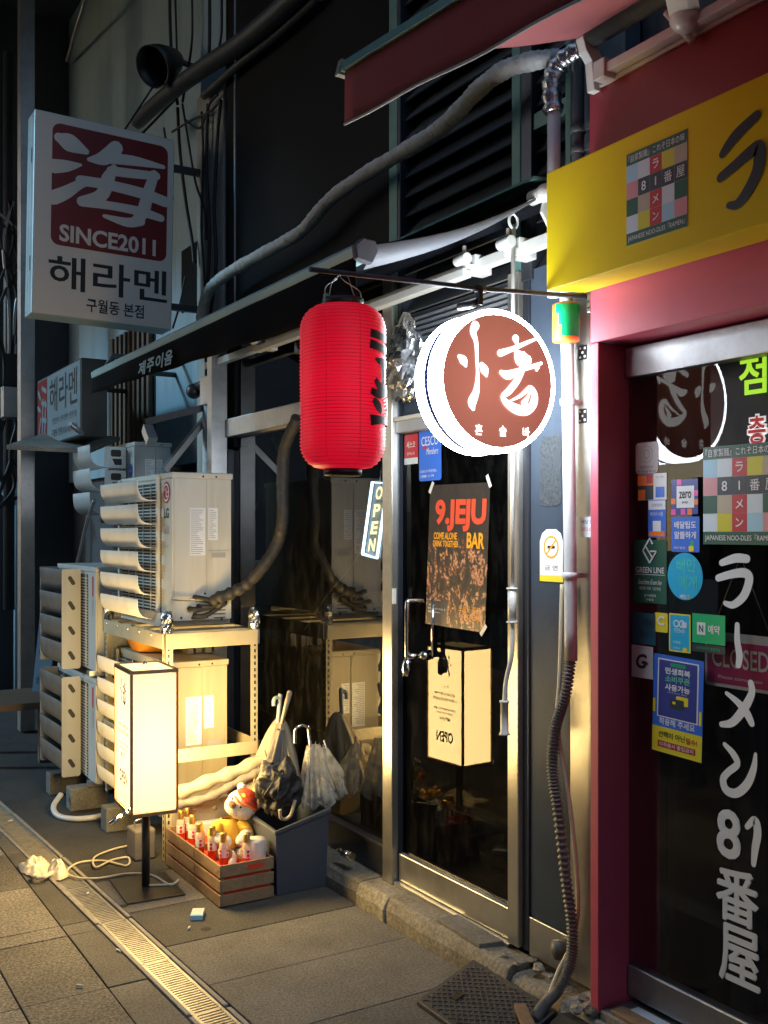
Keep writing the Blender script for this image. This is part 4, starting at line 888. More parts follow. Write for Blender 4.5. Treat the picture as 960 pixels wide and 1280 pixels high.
for (a0, b0), (a1, b1) in (((0.012, 0.044), (-0.022, 0.078+0.008)), ((-0.022, 0.086-0.0), (0, 0.118-0.0)) if False else ((0.0, 0.108), (-0.03, 0.068)), ((-0.03, 0.068), (0.0, 0.028)), ((0.0, 0.028), (0.03, 0.066)), ((0.0, 0.108), (0.014, 0.09)), ((0.03, 0.066), (0.004, 0.066))):
    d = Vector((a1-a0, b1-b0)).normalized(); n_ = Vector((-d.y, d.x))*0.0026
    mb.prism(f, [(a0+n_.x, b0+n_.y), (a1+n_.x, b1+n_.y), (a1-n_.x, b1-n_.y), (a0-n_.x, b0-n_.y)], 0.0016, 0.002+0.0001*len(mb.f))
obj('diamond_mark', mb, 'white', s)
lettering(f, 'GREEN LINE', 0, 0.005, w_*0.86, 0.019, 'white', s, c=0.002, bold=0.008); patch(f, 0, -0.010, w_*0.9, 0.0018, 'paleblue', s, c=0.002)
lettering(f, 'Good time Green line', 0, -0.034, w_*0.72, 0.016, 'white', s, c=0.002, shear=0.3); lettering(f, '깨끗한 거리 그린라인', 0, -0.055, w_*0.66, 0.010, 'white', s, c=0.002); lettering(f, '상가번영회', 0, -0.078, w_*0.36, 0.009, 'white', s, c=0.002); lettering(f, '구월동', 0, -0.091, w_*0.25, 0.008, 'white', s, c=0.002)
y, z, w_, h_ = RC['circle']; f = street(DX, y, z)
mb = MB(); mb.prism(f, [(w_/2*math.cos(R(k*10)), h_/2*math.sin(R(k*10))) for k in range(36)], 0, 0.0012)
s = solo('door_sticker', mb, 'cyan', 'round cyan delivery sticker on the shop door', 'sticker', loc=tuple(f.pt(0, -h_/2)), group='stickers on the noodle shop door')
M['holo'] = mat('iridescent lettering', (0.05, 0.62, 0.70), 0.25, 0.2, var=0.25, nscale=30)
lettering(f, '배민', 0.005, 0.035, 0.075, 0.045, 'holo', s, c=0.002, bold=0.02); lettering(f, '에게', 0.012, -0.018, 0.075, 0.045, 'holo', s, c=0.002, bold=0.02); lettering(f, '배민', -0.006, -0.063, 0.026, 0.013, 'white', s, c=0.002, bold=0.02); lettering(f, '2', 0.016, -0.063, 0.008, 0.013, 'signyellow', s, c=0.002, bold=0.02)
f, w_, h_, s = stick('teal', 'tealstick', 'faded dark teal sticker behind the yellow letter C on the shop door')
lettering(f, '맛집', w_*0.18, h_*0.2, w_*0.4, 0.03, 'cyan', s, c=0.002) if False else lettering(f, '배달', w_*0.2, h_*0.2, w_*0.42, 0.024, 'navy', s, c=0.002, bold=0.02); lettering(f, '됩니다', w_*0.12, -h_*0.15, w_*0.56, 0.024, 'navy', s, c=0.002, bold=0.02)
f, w_, h_, s = stick('c', 'signyellow', 'little yellow sticker with a white letter C on the shop door', r=0.004, )
f = f.at(0, 0, 0.001); lettering(f, 'C', 0, 0.006, w_*0.55, h_*0.5, 'white', s, c=0.002, bold=0.03)
f, w_, h_, s = stick('iblue', 'signyellow', 'upright blue pay card sticker with yellow border on the shop door', r=0.004)
patch(f, 0, 0, w_*0.88, h_*0.93, 'cyan', s, c=0.0016, r=0.004); rings(f, -0.013, h_*0.24, 0.012, 0.004, 'white', s); rings(f, 0.010, h_*0.24, 0.012, 0.004, 'white', s, c=0.0024); patch(f, 0.02, h_*0.22, 0.02, 0.018, 'paleblue', s, c=0.0027, r=0.004)
lettering(f, '인천e음', 0, 0.008, w_*0.5, 0.014, 'white', s, c=0.0022); lettering(f, '가맹점', -0.012, -0.03, w_*0.35, 0.009, 'white', s, c=0.0022); lettering(f, '인천시', -0.012, -0.048, w_*0.3, 0.007, 'white', s, c=0.0022); patch(f, 0.022, -0.052, 0.018, 0.015, 'signyellow', s, c=0.0019, r=0.004)
f, w_, h_, s = stick('naver', 'brightgreen', 'green booking sticker with a white N box on the shop door')
patch(f, -w_*0.22, 0.0, w_*0.26, h_*0.42, 'white', s, c=0.0016); lettering(f, 'N', -w_*0.22, 0, w_*0.13, h_*0.24, 'green', s, c=0.0022, bold=0.03); lettering(f, '예약', w_*0.17, 0, w_*0.36, h_*0.3, 'white', s, c=0.002, bold=0.02)
y, z, w_, h_ = RC['naversub']; f2 = street(DX, y, z); patch(f2, 0, 0, w_, h_, 'navy', s, c=0.0010); lettering(f2, '네이버예약 방문가능', 0, 0, w_*0.72, 0.010, 'brightgreen', s, c=0.0016)
f, w_, h_, s = stick('gplus', 'greystick', 'pale sticker with a black swirled G above the blue coupon poster')
lettering(f, 'G', -0.004, 0.002, w_*0.48, h_*0.46, 'inkblack', s, c=0.002, bold=0.03, shear=0.2); lettering(f, '+', 0.022, -0.004, 0.014, 0.014, 'inkblack', s, c=0.0024, bold=0.03); lettering(f, '착한가격', 0, h_*0.42, w_*0.7, 0.006, 'greyprint', s, c=0.002)
f, w_, h_, s = stick('coupon', 'royal', 'large blue and yellow consumer coupon poster on the shop door', name='coupon_poster', cat='poster', tilt=-0.03, r=0.005)
patch(f, 0, -h_*0.37, w_, h_*0.26, 'signyellow', s, c=0.0016); patch(f, 0, h_*0.16, w_*0.82, h_*0.6, 'white', s, c=0.0016); patch(f, 0, h_*0.16, w_*0.77, h_*0.575, 'indigo', s, c=0.0019)
patch(f, -w_*0.47, -h_*0.03, w_*0.05, h_*0.14, 'signyellow', s, c=0.0022); patch(f, w_*0.46, -h_*0.07, w_*0.05, h_*0.14, 'signyellow', s, c=0.0022)
patch(f, 0, h_*0.41, w_*0.3, h_*0.035, 'brightgreen', s, c=0.0022, r=0.004); lettering(f, '전통시장', 0, h_*0.41, w_*0.24, h_*0.018, 'indigo', s, c=0.0027)
M['mint'] = mat('mint print', (0.12, 0.55, 0.33), 0.4, var=0.05)
for t_, b_, m_ in (('민생회복', 0.345, 'white'), ('소비쿠폰', 0.265, 'mint'), ('사용가능', 0.18, 'white')): lettering(f, t_, 0, h_*b_, w_*0.5, h_*0.068, m_, s, c=0.0027, bold=0.03)
lettering(f, '신용카드 체크카드 선불카드', 0, h_*0.128, w_*0.4, h_*0.013, 'white', s, c=0.0027)
patch(f, 0.02, h_*0.06, w_*0.24, h_*0.09, 'signyellow', s, c=0.0023, r=0.004); patch(f, 0, h_*0.02, w_*0.28, h_*0.1, 'navy', s, c=0.0027, r=0.005); patch(f, -0.012, h_*0.03, 0.012, 0.008, 'signyellow', s, c=0.003)
lettering(f, '착용해 주세요', 0, -h_*0.18, w_*0.72, h_*0.072, 'white', s, c=0.0022, bold=0.02)
lettering(f, '선택이 아닌', -w_*0.1, -h_*0.315, w_*0.54, h_*0.066, 'inkblack', s, c=0.0022, bold=0.02); lettering(f, '필수!', w_*0.3, -h_*0.322, w_*0.22, h_*0.066, 'red', s, c=0.0022, bold=0.02)
patch(f, 0, -h_*0.415, w_*0.76, h_*0.065, 'red', s, c=0.0022); lettering(f, '미착용시 출입금지', 0, -h_*0.415, w_*0.68, h_*0.045, 'white', s, c=0.0028, bold=0.01)
y, z, w_, h_ = RC['ramen']
w_ *= 1.12; f = street(DX, y-w_*0.06, z); s = plate(f, w_, h_, 'white', 'emblem_sticker', 'large checked ramen emblem sticker on the shop door glass', 'sticker')
ramen_print(f, w_, h_, s)
# lit letters and a hanging board just behind the glass
y, z, w_, h_ = RC['led1']
lb = thing('lit_letter_board', 'glowing green and red lit letters hanging inside the top of the shop door', 'lit sign', (2.53, y-0.05, z-0.2))
fr_ = street(2.52, y, z)
mb = MB(); mb.box((2.545, 0.9, z-0.24), (2.556, y+0.20, z+0.10)); obj('backing_board', mb, 'inkblack', lb)
for i, ch in enumerate('점심특선'): lettering(fr_, ch, -0.02+i*0.125, 0.012, 0.10, 0.115, 'ledgreen', lb, bold=0.02)
y2, z2, w2, h2 = RC['led2']; fr2 = street(2.52, y2, z2)
for i, ch in enumerate(('층', '3')):
    lettering(fr2, ch, -0.035+i*0.10, 0.0, 0.075, 0.095, 'ledwhite', lb, c=0.0006, bold=0.055); lettering(fr2, ch, -0.035+i*0.10, 0.0, 0.062, 0.085, 'ledred', lb, c=0.003, bold=0.02)
y, z, w_, h_ = RC['closed']; fc = street(2.49, y, z)
cb = plate(fc, w_, h_, 'white', 'closed_sign', 'white edged magenta CLOSED board hanging behind the shop door glass', 'sign', t=0.004, r=0.01)
patch(fc, 0.0, -0.008, w_*0.93, h_*0.78, 'magenta', cb, c=0.005); lettering(fc, 'CLOSED', 0.0, 0.008, w_*0.78, h_*0.36, 'white', cb, c=0.006, bold=0.01); lettering(fc, 'Please come again', 0.0, -h_*0.32, w_*0.6, h_*0.08, 'white', cb, c=0.006)
mb = MB(); mb.tube([fc.pt(-w_*0.4, h_*0.5, 0.002), fc.pt(0, h_*1.9, 0.002), fc.pt(w_*0.4, h_*0.5, 0.002)], 0.002, 6); obj('hanging_cord', mb, 'tan', cb)

# ================================================================== DISC SIGN, LANTERN AND THEIR ROD
rod = thing('hanger_rod', 'thin black iron rod reaching out from the red doorway over the round sign', 'sign bracket', (2.34, 2.545, 2.455))
mb = MB(); mb.tube([(2.345, 2.545, 2.462), (1.92, 2.553, 2.437), (1.32, 2.563, 2.420)], 0.0075, 10); obj('rod', mb, 'darkpipe', rod)
mb = MB(); mb.box((2.33, 2.519, 2.405), (2.352, 2.533, 2.515)); o = obj('wall_plate', mb, 'alu', rod, bevel=0.002)
mb = MB()
for z in (2.42, 2.44, 2.48, 2.50): mb.tube([(2.326, 2.526, z), (2.331, 2.526, z)], 0.004, 8)
obj('bolt', mb, 'darkframe', rod)
mb = MB(); mb.tube([(1.885, 2.5535, 2.4355), (1.925, 2.553, 2.437)], 0.012, 12); mb.box((1.898, 2.544, 2.385), (1.912, 2.562, 2.437)); obj('clamp', mb, 'black', rod)

DC = Vector((2.033, 2.62, 2.168)); DR = 0.2315
disc = thing('disc_sign', 'round glowing white blade sign with brown face and brushed white glyph', 'lit sign', tuple(DC-Vector((0, 0, DR))))
df = Fr(DC, (math.cos(R(2)), -math.sin(R(2)), 0), (0, 0, 1))         # faces down the street towards the camera (-Y)
mb = MB(); mb.lathe(None, [(0.0, -0.145), (DR-0.006, -0.145), (DR, -0.140), (DR, -0.084)], 72, fr=df); obj('rear_ring', mb, 'discwhite', disc)
mb = MB(); mb.lathe(None, [(DR-0.004, -0.0835), (DR+0.0006, -0.0830), (DR+0.0006, -0.0632), (DR-0.004, -0.0628)], 72, fr=df); obj('seam', mb, 'blue', disc)
mb = MB(); mb.lathe(None, [(DR, -0.063), (DR, -0.004), (DR-0.004, 0.0), (0.2135, 0.0)], 72, fr=df); obj('front_ring', mb, 'discwhite', disc)
mb = MB(); mb.lathe(None, [(0.2135, 0.0), (0.0, 0.0)], 72, fr=df); bf = obj('brown_face', mb, 'discbrown', disc)
# backlight falls off unevenly across the acrylic
t_ = M['discbrown'].node_tree; b_ = t_.nodes['Principled BSDF']
tc_ = t_.nodes.new('ShaderNodeTexCoord'); vm_ = t_.nodes.new('ShaderNodeVectorMath'); vm_.operation = 'DISTANCE'; vm_.inputs[1].default_value = (-0.05, 0.0, DR-0.01); t_.links.new(tc_.outputs['Object'], vm_.inputs[0])
mr_ = t_.nodes.new('ShaderNodeMapRange'); mr_.inputs[1].default_value = 0.0; mr_.inputs[2].default_value = 0.24; mr_.inputs[3].default_value = 0.60; mr_.inputs[4].default_value = 0.36; t_.links.new(vm_.outputs['Value'], mr_.inputs[0]); t_.links.new(mr_.outputs[0], b_.inputs['Emission Strength'])
def glyph_strokes(k=1.0):
    # unit: disc radius 1; measured from the drawn character
    raw = [[(262, 165, 34), (244, 215, 27), (268, 300, 17), (275, 450, 12), (280, 560, 14), (270, 680, 26), (236, 770, 36), (244, 822, 16)],
           [(135, 410, 16), (165, 440, 34), (184, 482, 12)], [(312, 478, 22), (336, 520, 35), (350, 562, 12)],
           [(592, 265, 30), (602, 308, 12)], [(462, 384, 26), (560, 350, 18), (680, 300, 14), (765, 266, 9)],
           [(598, 372, 22), (636, 425, 62), (690, 440, 40)], [(470, 538, 18), (530, 560, 34), (640, 518, 18), (740, 490, 16), (808, 466, 12)], [(770, 500, 26), (768, 525, 8)],
           [(655, 505, 18), (605, 600, 26), (532, 690, 26), (482, 732, 18), (520, 790, 28), (600, 838, 38), (680, 852, 34), (738, 800, 34), (748, 725, 30), (715, 672, 24), (680, 690, 18), (620, 735, 12), (535, 772, 5)], [(660, 790, 26), (690, 745, 14), (705, 712, 6)]]
    out = []
    for st in raw:
        o = []
        for x, y, h in st:
            X_ = (x-457)/447; Y_ = -((y-607)-0.10*(x-457))/532
            o.append((X_*k, Y_*k, h/490*k))
        out.append(o)
    return out
mb = MB(); brush(mb, lambda x, y, c: df.pt(x, y, c), glyph_strokes(0.2135), c0=0.002); obj('glyph', mb, 'discglyph', disc)
for ch, a in (('혼', -0.080), ('술', 0.014), ('바', 0.108)): lettering(df, ch, a, -0.160, 0.028, 0.034, 'discglyph', disc, c=0.002, bold=0.02)
mb = MB(); mb.tube([(1.905, 2.66, 2.40), (1.905, 2.60, 2.395), (1.905, 2.556, 2.395)], 0.012, 10); obj('hanger_lug', mb, 'black', disc)

# red paper lantern
LC = Vector((1.425, 2.56, 1.862)); LH = 0.465; LR = 0.121
lan = thing('paper_lantern', 'tall glowing red ribbed paper lantern with black brush characters', 'lantern', tuple(LC))
prof = []
NR = 46
for i in range(NR*2+1):
    t_ = i/(NR*2); z = t_*LH
    e = min(1.0, min(t_, 1-t_)/0.155); r = 0.058 + (LR-0.058)*math.sqrt(max(0, 1-(1-e)**2))
    prof.append((r + (0.0030 if i % 2 else -0.0028), z))
mb = MB(); mb.lathe(tuple(LC), prof, 56, wob=lambda th, i: 1+0.012*noise.noise(Vector((math.cos(th)*1.3, math.sin(th)*1.3, i*0.05)))+0.004*noise.noise(Vector((math.cos(th)*3, math.sin(th)*3, i*0.6))))
obj('paper_shade', mb, 'lantern', lan)
M['lrib'] = mat('lantern wire rib', (0.22, 0.006, 0.014), 0.6, var=0, emit=(0.35, 0.003, 0.012), estr=0.30)
mb = MB()
for i in range(2, NR*2, 2):
    r, z = prof[i]; mb.lathe(tuple(LC), [(r+0.0005, z-0.0010), (r+0.0016, z), (r+0.0005, z+0.0010)], 56)
obj('wire_ribs', mb, 'lrib', lan)
M['lseam'] = mat('lantern seam', (0.12, 0.004, 0.01), 0.6, var=0, emit=(0.35, 0.004, 0.014), estr=0.5)
def lsurf(th, z, off):
    t_ = (z)/LH; e = min(1.0, max(0.0, min(t_, 1-t_))/0.155); r = 0.058+(LR-0.058)*math.sqrt(max(0, 1-(1-e)**2)) + 0.0022 + off
    return (LC.x + r*math.cos(th), LC.y + r*math.sin(th), LC.z + z)
vd = math.atan2(-2.56, -1.425)     # direction from the lantern towards the camera
for k in range(8):
    th = vd + R(-22) + k*math.pi/4
    mb = MB(); vs = []
    for i in range(40):
        z = LH*(i+0.5)/40
        vs += [lsurf(th-0.012, z, 0), lsurf(th+0.012, z, 0)]
    mb.add(vs, [(2*i, 2*i+1, 2*i+3, 2*i+2) for i in range(39)], 0, True); obj('seam_line', mb, 'lseam', lan)
# black brush characters wrapped round the right hand side (angles in degrees right of the view line)
M['lanink'] = mat('black lantern brushwork', (0.012, 0.010, 0.018), 0.55, var=0)
def lput(a, z, c): return lsurf(vd + R(a), z, 0.0008 + c*0.4)
raw = [[(38, .372, .012), (60, .368, .011), (95, .366, .010), (120, .37, .006)], [(37, .342, .013), (60, .336, .012), (95, .338, .011), (125, .34, .006)],
       [(46, .302, .004), (62, .296, .012), (90, .300, .008)], [(60, .30, .010), (64, .26, .010), (62, .225, .010)], [(46, .245, .008), (60, .222, .014), (92, .23, .010)],
       [(38, .212, .008), (52, .205, .013), (75, .214, .011), (110, .212, .006)], [(42, .188, .008), (52, .170, .014), (58, .152, .006)],
       [(37, .130, .016), (60, .134, .011), (100, .134, .012), (122, .13, .006)], [(78, .20, .010), (84, .165, .011), (76, .145, .007)]]
mb = MB()
for si, st in enumerate(raw):
    p = smooth_path(st, 6); L_, R_ = [], []
    for i, (a, z, hw) in enumerate(p):
        a0, z0, _ = p[max(i-1, 0)]; a1, z1, _ = p[min(i+1, len(p)-1)]
        dx, dy = (a1-a0)*0.0022, z1-z0; l = math.hypot(dx, dy) or 1; nx, ny = -dy/l, dx/l
        L_.append((a+nx*hw/0.0022, z+ny*hw)); R_.append((a-nx*hw/0.0022, z-ny*hw))
    n_ = len(p); mb.add([lput(a, z, 0.001*si) for a, z in L_]+[lput(a, z, 0.001*si) for a, z in R_], [(i, n_+i, n_+i+1, i+1) for i in range(n_-1)])
obj('brush_characters', mb, 'lanink', lan)
mb = MB(); mb.lathe((LC.x, LC.y, LC.z-0.020), [(0.0, 0), (0.048, 0.0), (0.055, 0.002), (0.055, 0.022), (0.05, 0.024)], 28); obj('bottom_ring', mb, 'black', lan, bevel=0.0)
mb = MB(); mb.lathe((LC.x, LC.y, LC.z+LH-0.002), [(0.058, 0), (0.060, 0.001), (0.060, 0.022), (0.052, 0.022), (0.052, 0)], 28); obj('top_ring', mb, 'lamptop', lan)
mb = MB()
for sg in (-1, 1): mb.tube(smooth_path([(LC.x+sg*0.057, LC.y, LC.z+LH+0.018), (LC.x+sg*0.055, LC.y, LC.z+LH+0.05), (LC.x-0.01+sg*0.012, LC.y, LC.z+LH+0.075), (LC.x-0.015, LC.y+0.0, LC.z+LH+0.093)], 5), 0.0016, 6)
mb.tube(smooth_path([(LC.x-0.045, LC.y, LC.z+LH+0.02), (LC.x-0.03, LC.y+0.005, LC.z+LH+0.07), (LC.x+0.01, LC.y, LC.z+LH+0.092), (LC.x+0.035, LC.y, LC.z+LH+0.04), (LC.x+0.05, LC.y, LC.z+LH+0.02)], 5), 0.0014, 6)
obj('wire_handle', mb, 'alu', lan)
mb = MB()
for a in (-0.055, 0.055): mb.box((LC.x+a-0.005, LC.y-0.006, LC.z+LH+0.006), (LC.x+a+0.005, LC.y+0.006, LC.z+LH+0.03))
obj('handle_tab', mb, 'teal', lan)
mb = MB(); mb.tube(smooth_path([(LC.x-0.06, LC.y+0.01, LC.z-0.012), (LC.x-0.055, LC.y, LC.z-0.03), (LC.x-0.035, LC.y, LC.z-0.028), (LC.x-0.03, LC.y+0.01, LC.z-0.012)], 5), 0.0012, 6); obj('wire_loop', mb, 'cable', lan)

# ================================================================== AWNINGS
aw = thing('black_awning', 'black retractable awning with a grey front bar and valance over the bar window', 'awning', (2.40, 4.3, 2.75))
FX, FZ = 1.62, 2.545; YN, YF = 2.774, 5.75      # front bar
mb = MB(); mb.prism(along(FX, 0, FZ), [(-0.03, 0.0), (0.02, -0.01), (0.04, 0.02), (0.03, 0.045), (-0.01, 0.05), (-0.035, 0.03)], -YF, -YN-0.012)
obj('front_bar', mb, 'awnbar', aw, bevel=0.003)
mb = MB(); mb.prism(along(FX, 0, FZ), [(-0.034, -0.012), (0.022, -0.022), (0.045, 0.02), (0.034, 0.052), (-0.012, 0.056), (-0.04, 0.03)], -YN-0.012, -YN+0.016)
obj('end_cap', mb, 'awnlit', aw, bevel=0.004)
# valance hanging from the bar, rippled, shorter at the far end
n = 40; vs = []
for i in range(n+1):
    y = YN+0.004+(YF-YN-0.01)*i/n; hgt = 0.175-0.085*i/n
    for j in range(5):
        t_ = j/4; vs.append((FX-0.028+0.010*math.sin(i*0.9)*t_*t_+0.006*math.sin(i*0.37)*t_, y, FZ+0.006-hgt*t_))
mb = MB(); mb.add(vs, [(i*5+j, (i+1)*5+j, (i+1)*5+j+1, i*5+j+1) for i in range(n) for j in range(4)], 0, True)
va = obj('valance', mb, 'awnfab', aw); so_ = va.modifiers.new('thick', 'SOLIDIFY'); so_.thickness = 0.002
vf = Fr((FX-0.0295, 4.63, FZ-0.072), (0, -1, -0.01), (0, -0.30, 1)); vf.n = Vector((-1, 0, 0))
M['valtext'] = mat('pale blue valance lettering', (0.34, 0.55, 0.66), 0.6, var=0.1)
for i, ch in enumerate('제주이음'): lettering(vf, ch, -0.20+0.125*i, 0.0, 0.105, 0.068, 'valtext', aw, c=0.012, bold=0.03)
# fabric from roller to front bar
RX, RZ = 2.37, 2.862
n, m_ = 30, 10; vs = []
for i in range(n+1):
    y = YN+(YF-YN)*i/n
    for j in range(m_+1):
        t_ = j/m_; x = FX+0.02+(RX-FX-0.02)*t_; z = FZ+0.04+(RZ-FZ-0.02)*t_-0.035*math.sin(math.pi*t_)
        vs.append((x, y, z))
mb = MB(); mb.add(vs, [(i*(m_+1)+j, (i+1)*(m_+1)+j, (i+1)*(m_+1)+j+1, i*(m_+1)+j+1) for i in range(n) for j in range(m_)], 0, True)
fb = obj('canopy_fabric', mb, 'awnfab', aw); q_ = fb.modifiers.new('thick', 'SOLIDIFY'); q_.thickness = 0.003
# near edge hem, its paleness is sign light put into the colour
vs = []
for j in range(m_+1):
    t_ = j/m_; x = FX+0.02+(RX-FX-0.02)*t_; z = FZ+0.036+(RZ-FZ-0.02)*t_-0.035*math.sin(math.pi*t_)
    wd = 0.062*(1-t_)+0.001
    vs += [(x, YN-0.004, z+0.003), (x, YN-0.006, z-wd*0.55), (x, YN+wd*0.6, z-0.002-wd)]
mb = MB(); mb.add(vs, [f_ for j in range(m_) for f_ in ((3*j, 3*j+3, 3*j+4, 3*j+1), (3*j+1, 3*j+4, 3*j+5, 3*j+2))], 0, True); obj('fabric_hem', mb, 'awnlit', aw)
mb = MB(); mb.tube([(RX, YN, RZ), (RX, YF, RZ)], 0.042, 18); obj('roller', mb, 'awnfab', aw)
mb = MB(); mb.prism(along(2.40, 0, RZ+0.03), [(-0.10, 0.020), (-0.095, 0.032), (0.05, 0.045), (0.05, 0.034)], -YF, -YN); obj('roller_hood', mb, 'teal', aw)
mb = MB(); mb.box((2.375, YN, 2.700), (2.415, YF+0.3, 2.742)); obj('torsion_bar', mb, 'whitebar', aw, bevel=0.003)
for y in (2.95, 3.22, 5.15):
    mb = MB(); mb.box((2.36, y-0.03, 2.685), (2.44, y+0.03, 2.757)); mb.box((2.325, y-0.02, 2.69), (2.36, y+0.02, 2.72)); mb.tube([(2.32, y-0.035, 2.735), (2.32, y+0.035, 2.735)], 0.022, 14); mb.tube([(2.33, y, 2.75), (2.33, y, 2.79)], 0.008, 8)
    obj('arm_bracket', mb, 'whitebar', aw, bevel=0.002)
for y0, ye in ((3.20, 4.25), (5.15, 4.15)):
    mb = MB(); mb.box((2.31, min(y0, ye), 2.665), (2.35, max(y0, ye), 2.70)); obj('folding_arm', mb, 'whitebar', aw, bevel=0.004)
mb = MB(); mb.tube([(FX+0.05, 5.6, FZ-0.02), (2.0, 4.2, 2.62), (2.31, 4.22, 2.68)], 0.018, 10) ; obj('forearm', mb, 'whitebar', aw)
mb = MB(); mb.box((1.70, 3.9, FZ-0.03), (1.74, 5.5, FZ+0.0)); obj('front_rail', mb, 'whitebar', aw, bevel=0.003)
mb = MB(); mb.prism(along(0, 0, 0), [(2.33, 2.80), (2.36, 2.91), (2.43, 2.93), (2.46, 2.80), (2.44, 2.70), (2.40, 2.70)], -YN+0.002, -YN+0.014); mb.ball((2.33, YN-0.03, 2.86), 0.032, 14, 10); mb.tube([(2.33, YN-0.03, 2.86), (2.33, YN+0.04, 2.86)], 0.026, 14)
mb.tube(smooth_path([(2.34, YN-0.03, 2.85), (2.40, YN-0.04, 2.82), (2.42, YN-0.03, 2.74), (2.425, YN-0.02, 2.70)], 5), 0.012, 10)
obj('gear_box', mb, 'whitebar', aw)
# hanging crank handle
ck = thing('awning_crank', 'long white awning crank handle hanging down in front of the door stile', 'crank handle', (2.33, 2.93, 0.95))
CX_, CY_ = 2.335, 2.925
mb = MB(); mb.lathe((CX_, CY_, 2.79), [(0.016, 0), (0.020, 0.004)], 4) if False else None
mb.tube([(CX_+0.02*math.cos(R(a)), CY_, 2.81+0.026*math.sin(R(a))) for a in range(0, 361, 24)], 0.0055, 8, caps=False); mb.tube([(CX_, CY_, 2.785), (CX_+0.002, CY_+0.01, 1.48)], 0.0085, 10)
obj('crank_rod', mb, 'whitebar', ck)
mb = MB(); mb.lathe((CX_+0.002, CY_+0.01, 1.355), [(0.008, 0), (0.016, 0.002), (0.0165, 0.12), (0.008, 0.124)], 14); mb.lathe((CX_+0.002, CY_+0.01, 1.352), [(0.008, 0), (0.021, 0.001), (0.021, 0.006), (0.008, 0.007)], 14); mb.lathe((CX_+0.002, CY_+0.01, 1.474), [(0.008, 0), (0.021, 0.001), (0.021, 0.006), (0.008, 0.007)], 14); obj('grip', mb, 'whitebar', ck)
mb = MB(); mb.tube(smooth_path([(CX_+0.002, CY_+0.01, 1.36), (CX_, CY_+0.01, 1.24), (CX_-0.005, CY_+0.035, 1.14), (CX_-0.005, CY_+0.045, 1.06)], 6), 0.0085, 10); obj('crank_arm', mb, 'whitebar', ck)
mb = MB(); mb.lathe((CX_-0.005, CY_+0.045, 0.94), [(0.008, 0), (0.021, 0.001), (0.018, 0.008), (0.0155, 0.012), (0.0155, 0.118), (0.019, 0.12), (0.019, 0.125), (0.008, 0.126)], 14); obj('grip', mb, 'whitebar', ck)

# red awning reaching in at the top
ra = thing('red_awning', 'dark red awning with a deep valance jutting in above the yellow sign', 'awning', (2.30, 1.6, 3.2))
AX = 1.50; Y0, Y1 = 0.4, 2.66
def az(y): return -0.085*(Y1-y)
mb = MB(); mb.prism(along(AX, 0, 3.06), [(-0.03, -0.012), (0.015, -0.014), (0.03, 0.0), (0.02, 0.02), (-0.02, 0.022)], -Y1, -Y0); mb.v = [(x, y, z+az(y)) for x, y, z in mb.v]; obj('front_bar', mb, 'teal', ra, bevel=0.003)
mb = MB(); mb.prism(along(AX, 0, 3.06), [(-0.036, -0.02), (0.02, -0.022), (0.036, 0.0), (0.024, 0.026), (-0.024, 0.028)], -Y1-0.02, -Y1); obj('end_cap', mb, 'canvas', ra)
n = 36; vs = []
for i in range(n+1):
    y = Y0+(Y1-0.01-Y0)*i/n
    for j in range(5):
        t_ = j/4; vs.append((AX-0.018+0.004*math.sin(i*0.8)*t_, y, 3.055+az(y)-0.163*t_-0.0015*math.sin(i*0.55)*t_))
mb = MB(); mb.add(vs, [(i*5+j, (i+1)*5+j, (i+1)*5+j+1, i*5+j+1) for i in range(n) for j in range(4)], 0, True); v2 = obj('valance', mb, 'redfab', ra); q_ = v2.modifiers.new('thick', 'SOLIDIFY'); q_.thickness = 0.002
mb = MB(); mb.tube([tuple(vs[i*5+4]) for i in range(n+1)], 0.004, 6); obj('valance_piping', mb, 'greyprint', ra)
vs = []
for i in range(25):
    y = Y0+(2.50-Y0)*i/24
    for j in range(9):
        t_ = j/8; vs.append((AX+0.01+(2.28-AX)*t_, y, 3.075+az(y)*(1-t_)+0.215*t_-0.02*math.sin(math.pi*t_)))
mb = MB(); mb.add(vs, [(i*9+j, (i+1)*9+j, (i+1)*9+j+1, i*9+j+1) for i in range(24) for j in range(8)], 0, True); v3 = obj('canopy_fabric', mb, 'pinkfab', ra); q_ = v3.modifiers.new('thick', 'SOLIDIFY'); q_.thickness = 0.003
mb = MB(); mb.tube([(2.29, 0.4, 3.285), (2.29, 2.46, 3.285)], 0.040, 18); obj('roller', mb, 'browntape', ra)
mb = MB(); mb.box((2.28, 0.4, 3.135), (2.32, 2.40, 3.165)); obj('torsion_bar', mb, 'whitebar', ra, bevel=0.003)
mb = MB(); mb.prism(along(0, 0, 0), [(2.25, 3.27), (2.26, 3.34), (2.30, 3.35), (2.315, 3.26), (2.335, 3.22), (2.335, 3.11), (2.30, 3.11), (2.29, 3.20), (2.265, 3.23)], -2.50, -2.465); mb.box((2.27, 2.39, 3.12), (2.33, 2.44, 3.18)); obj('wall_bracket', mb, 'whitebar', ra, bevel=0.003)
mb = MB(); mb.hexa([(2.24, 2.02, 3.16), (2.29, 2.02, 3.16), (2.29, 2.09, 3.16), (2.24, 2.09, 3.16), (1.80, 1.70, 3.235), (1.85, 1.70, 3.235), (1.85, 1.77, 3.235), (1.80, 1.77, 3.235)]); mb.ball((2.27, 2.06, 3.16), 0.045, 14, 10); mb.tube([(2.26, 2.12, 3.20), (2.30, 2.06, 3.10)], 0.012, 8); obj('folding_arm', mb, 'whitebar', ra)

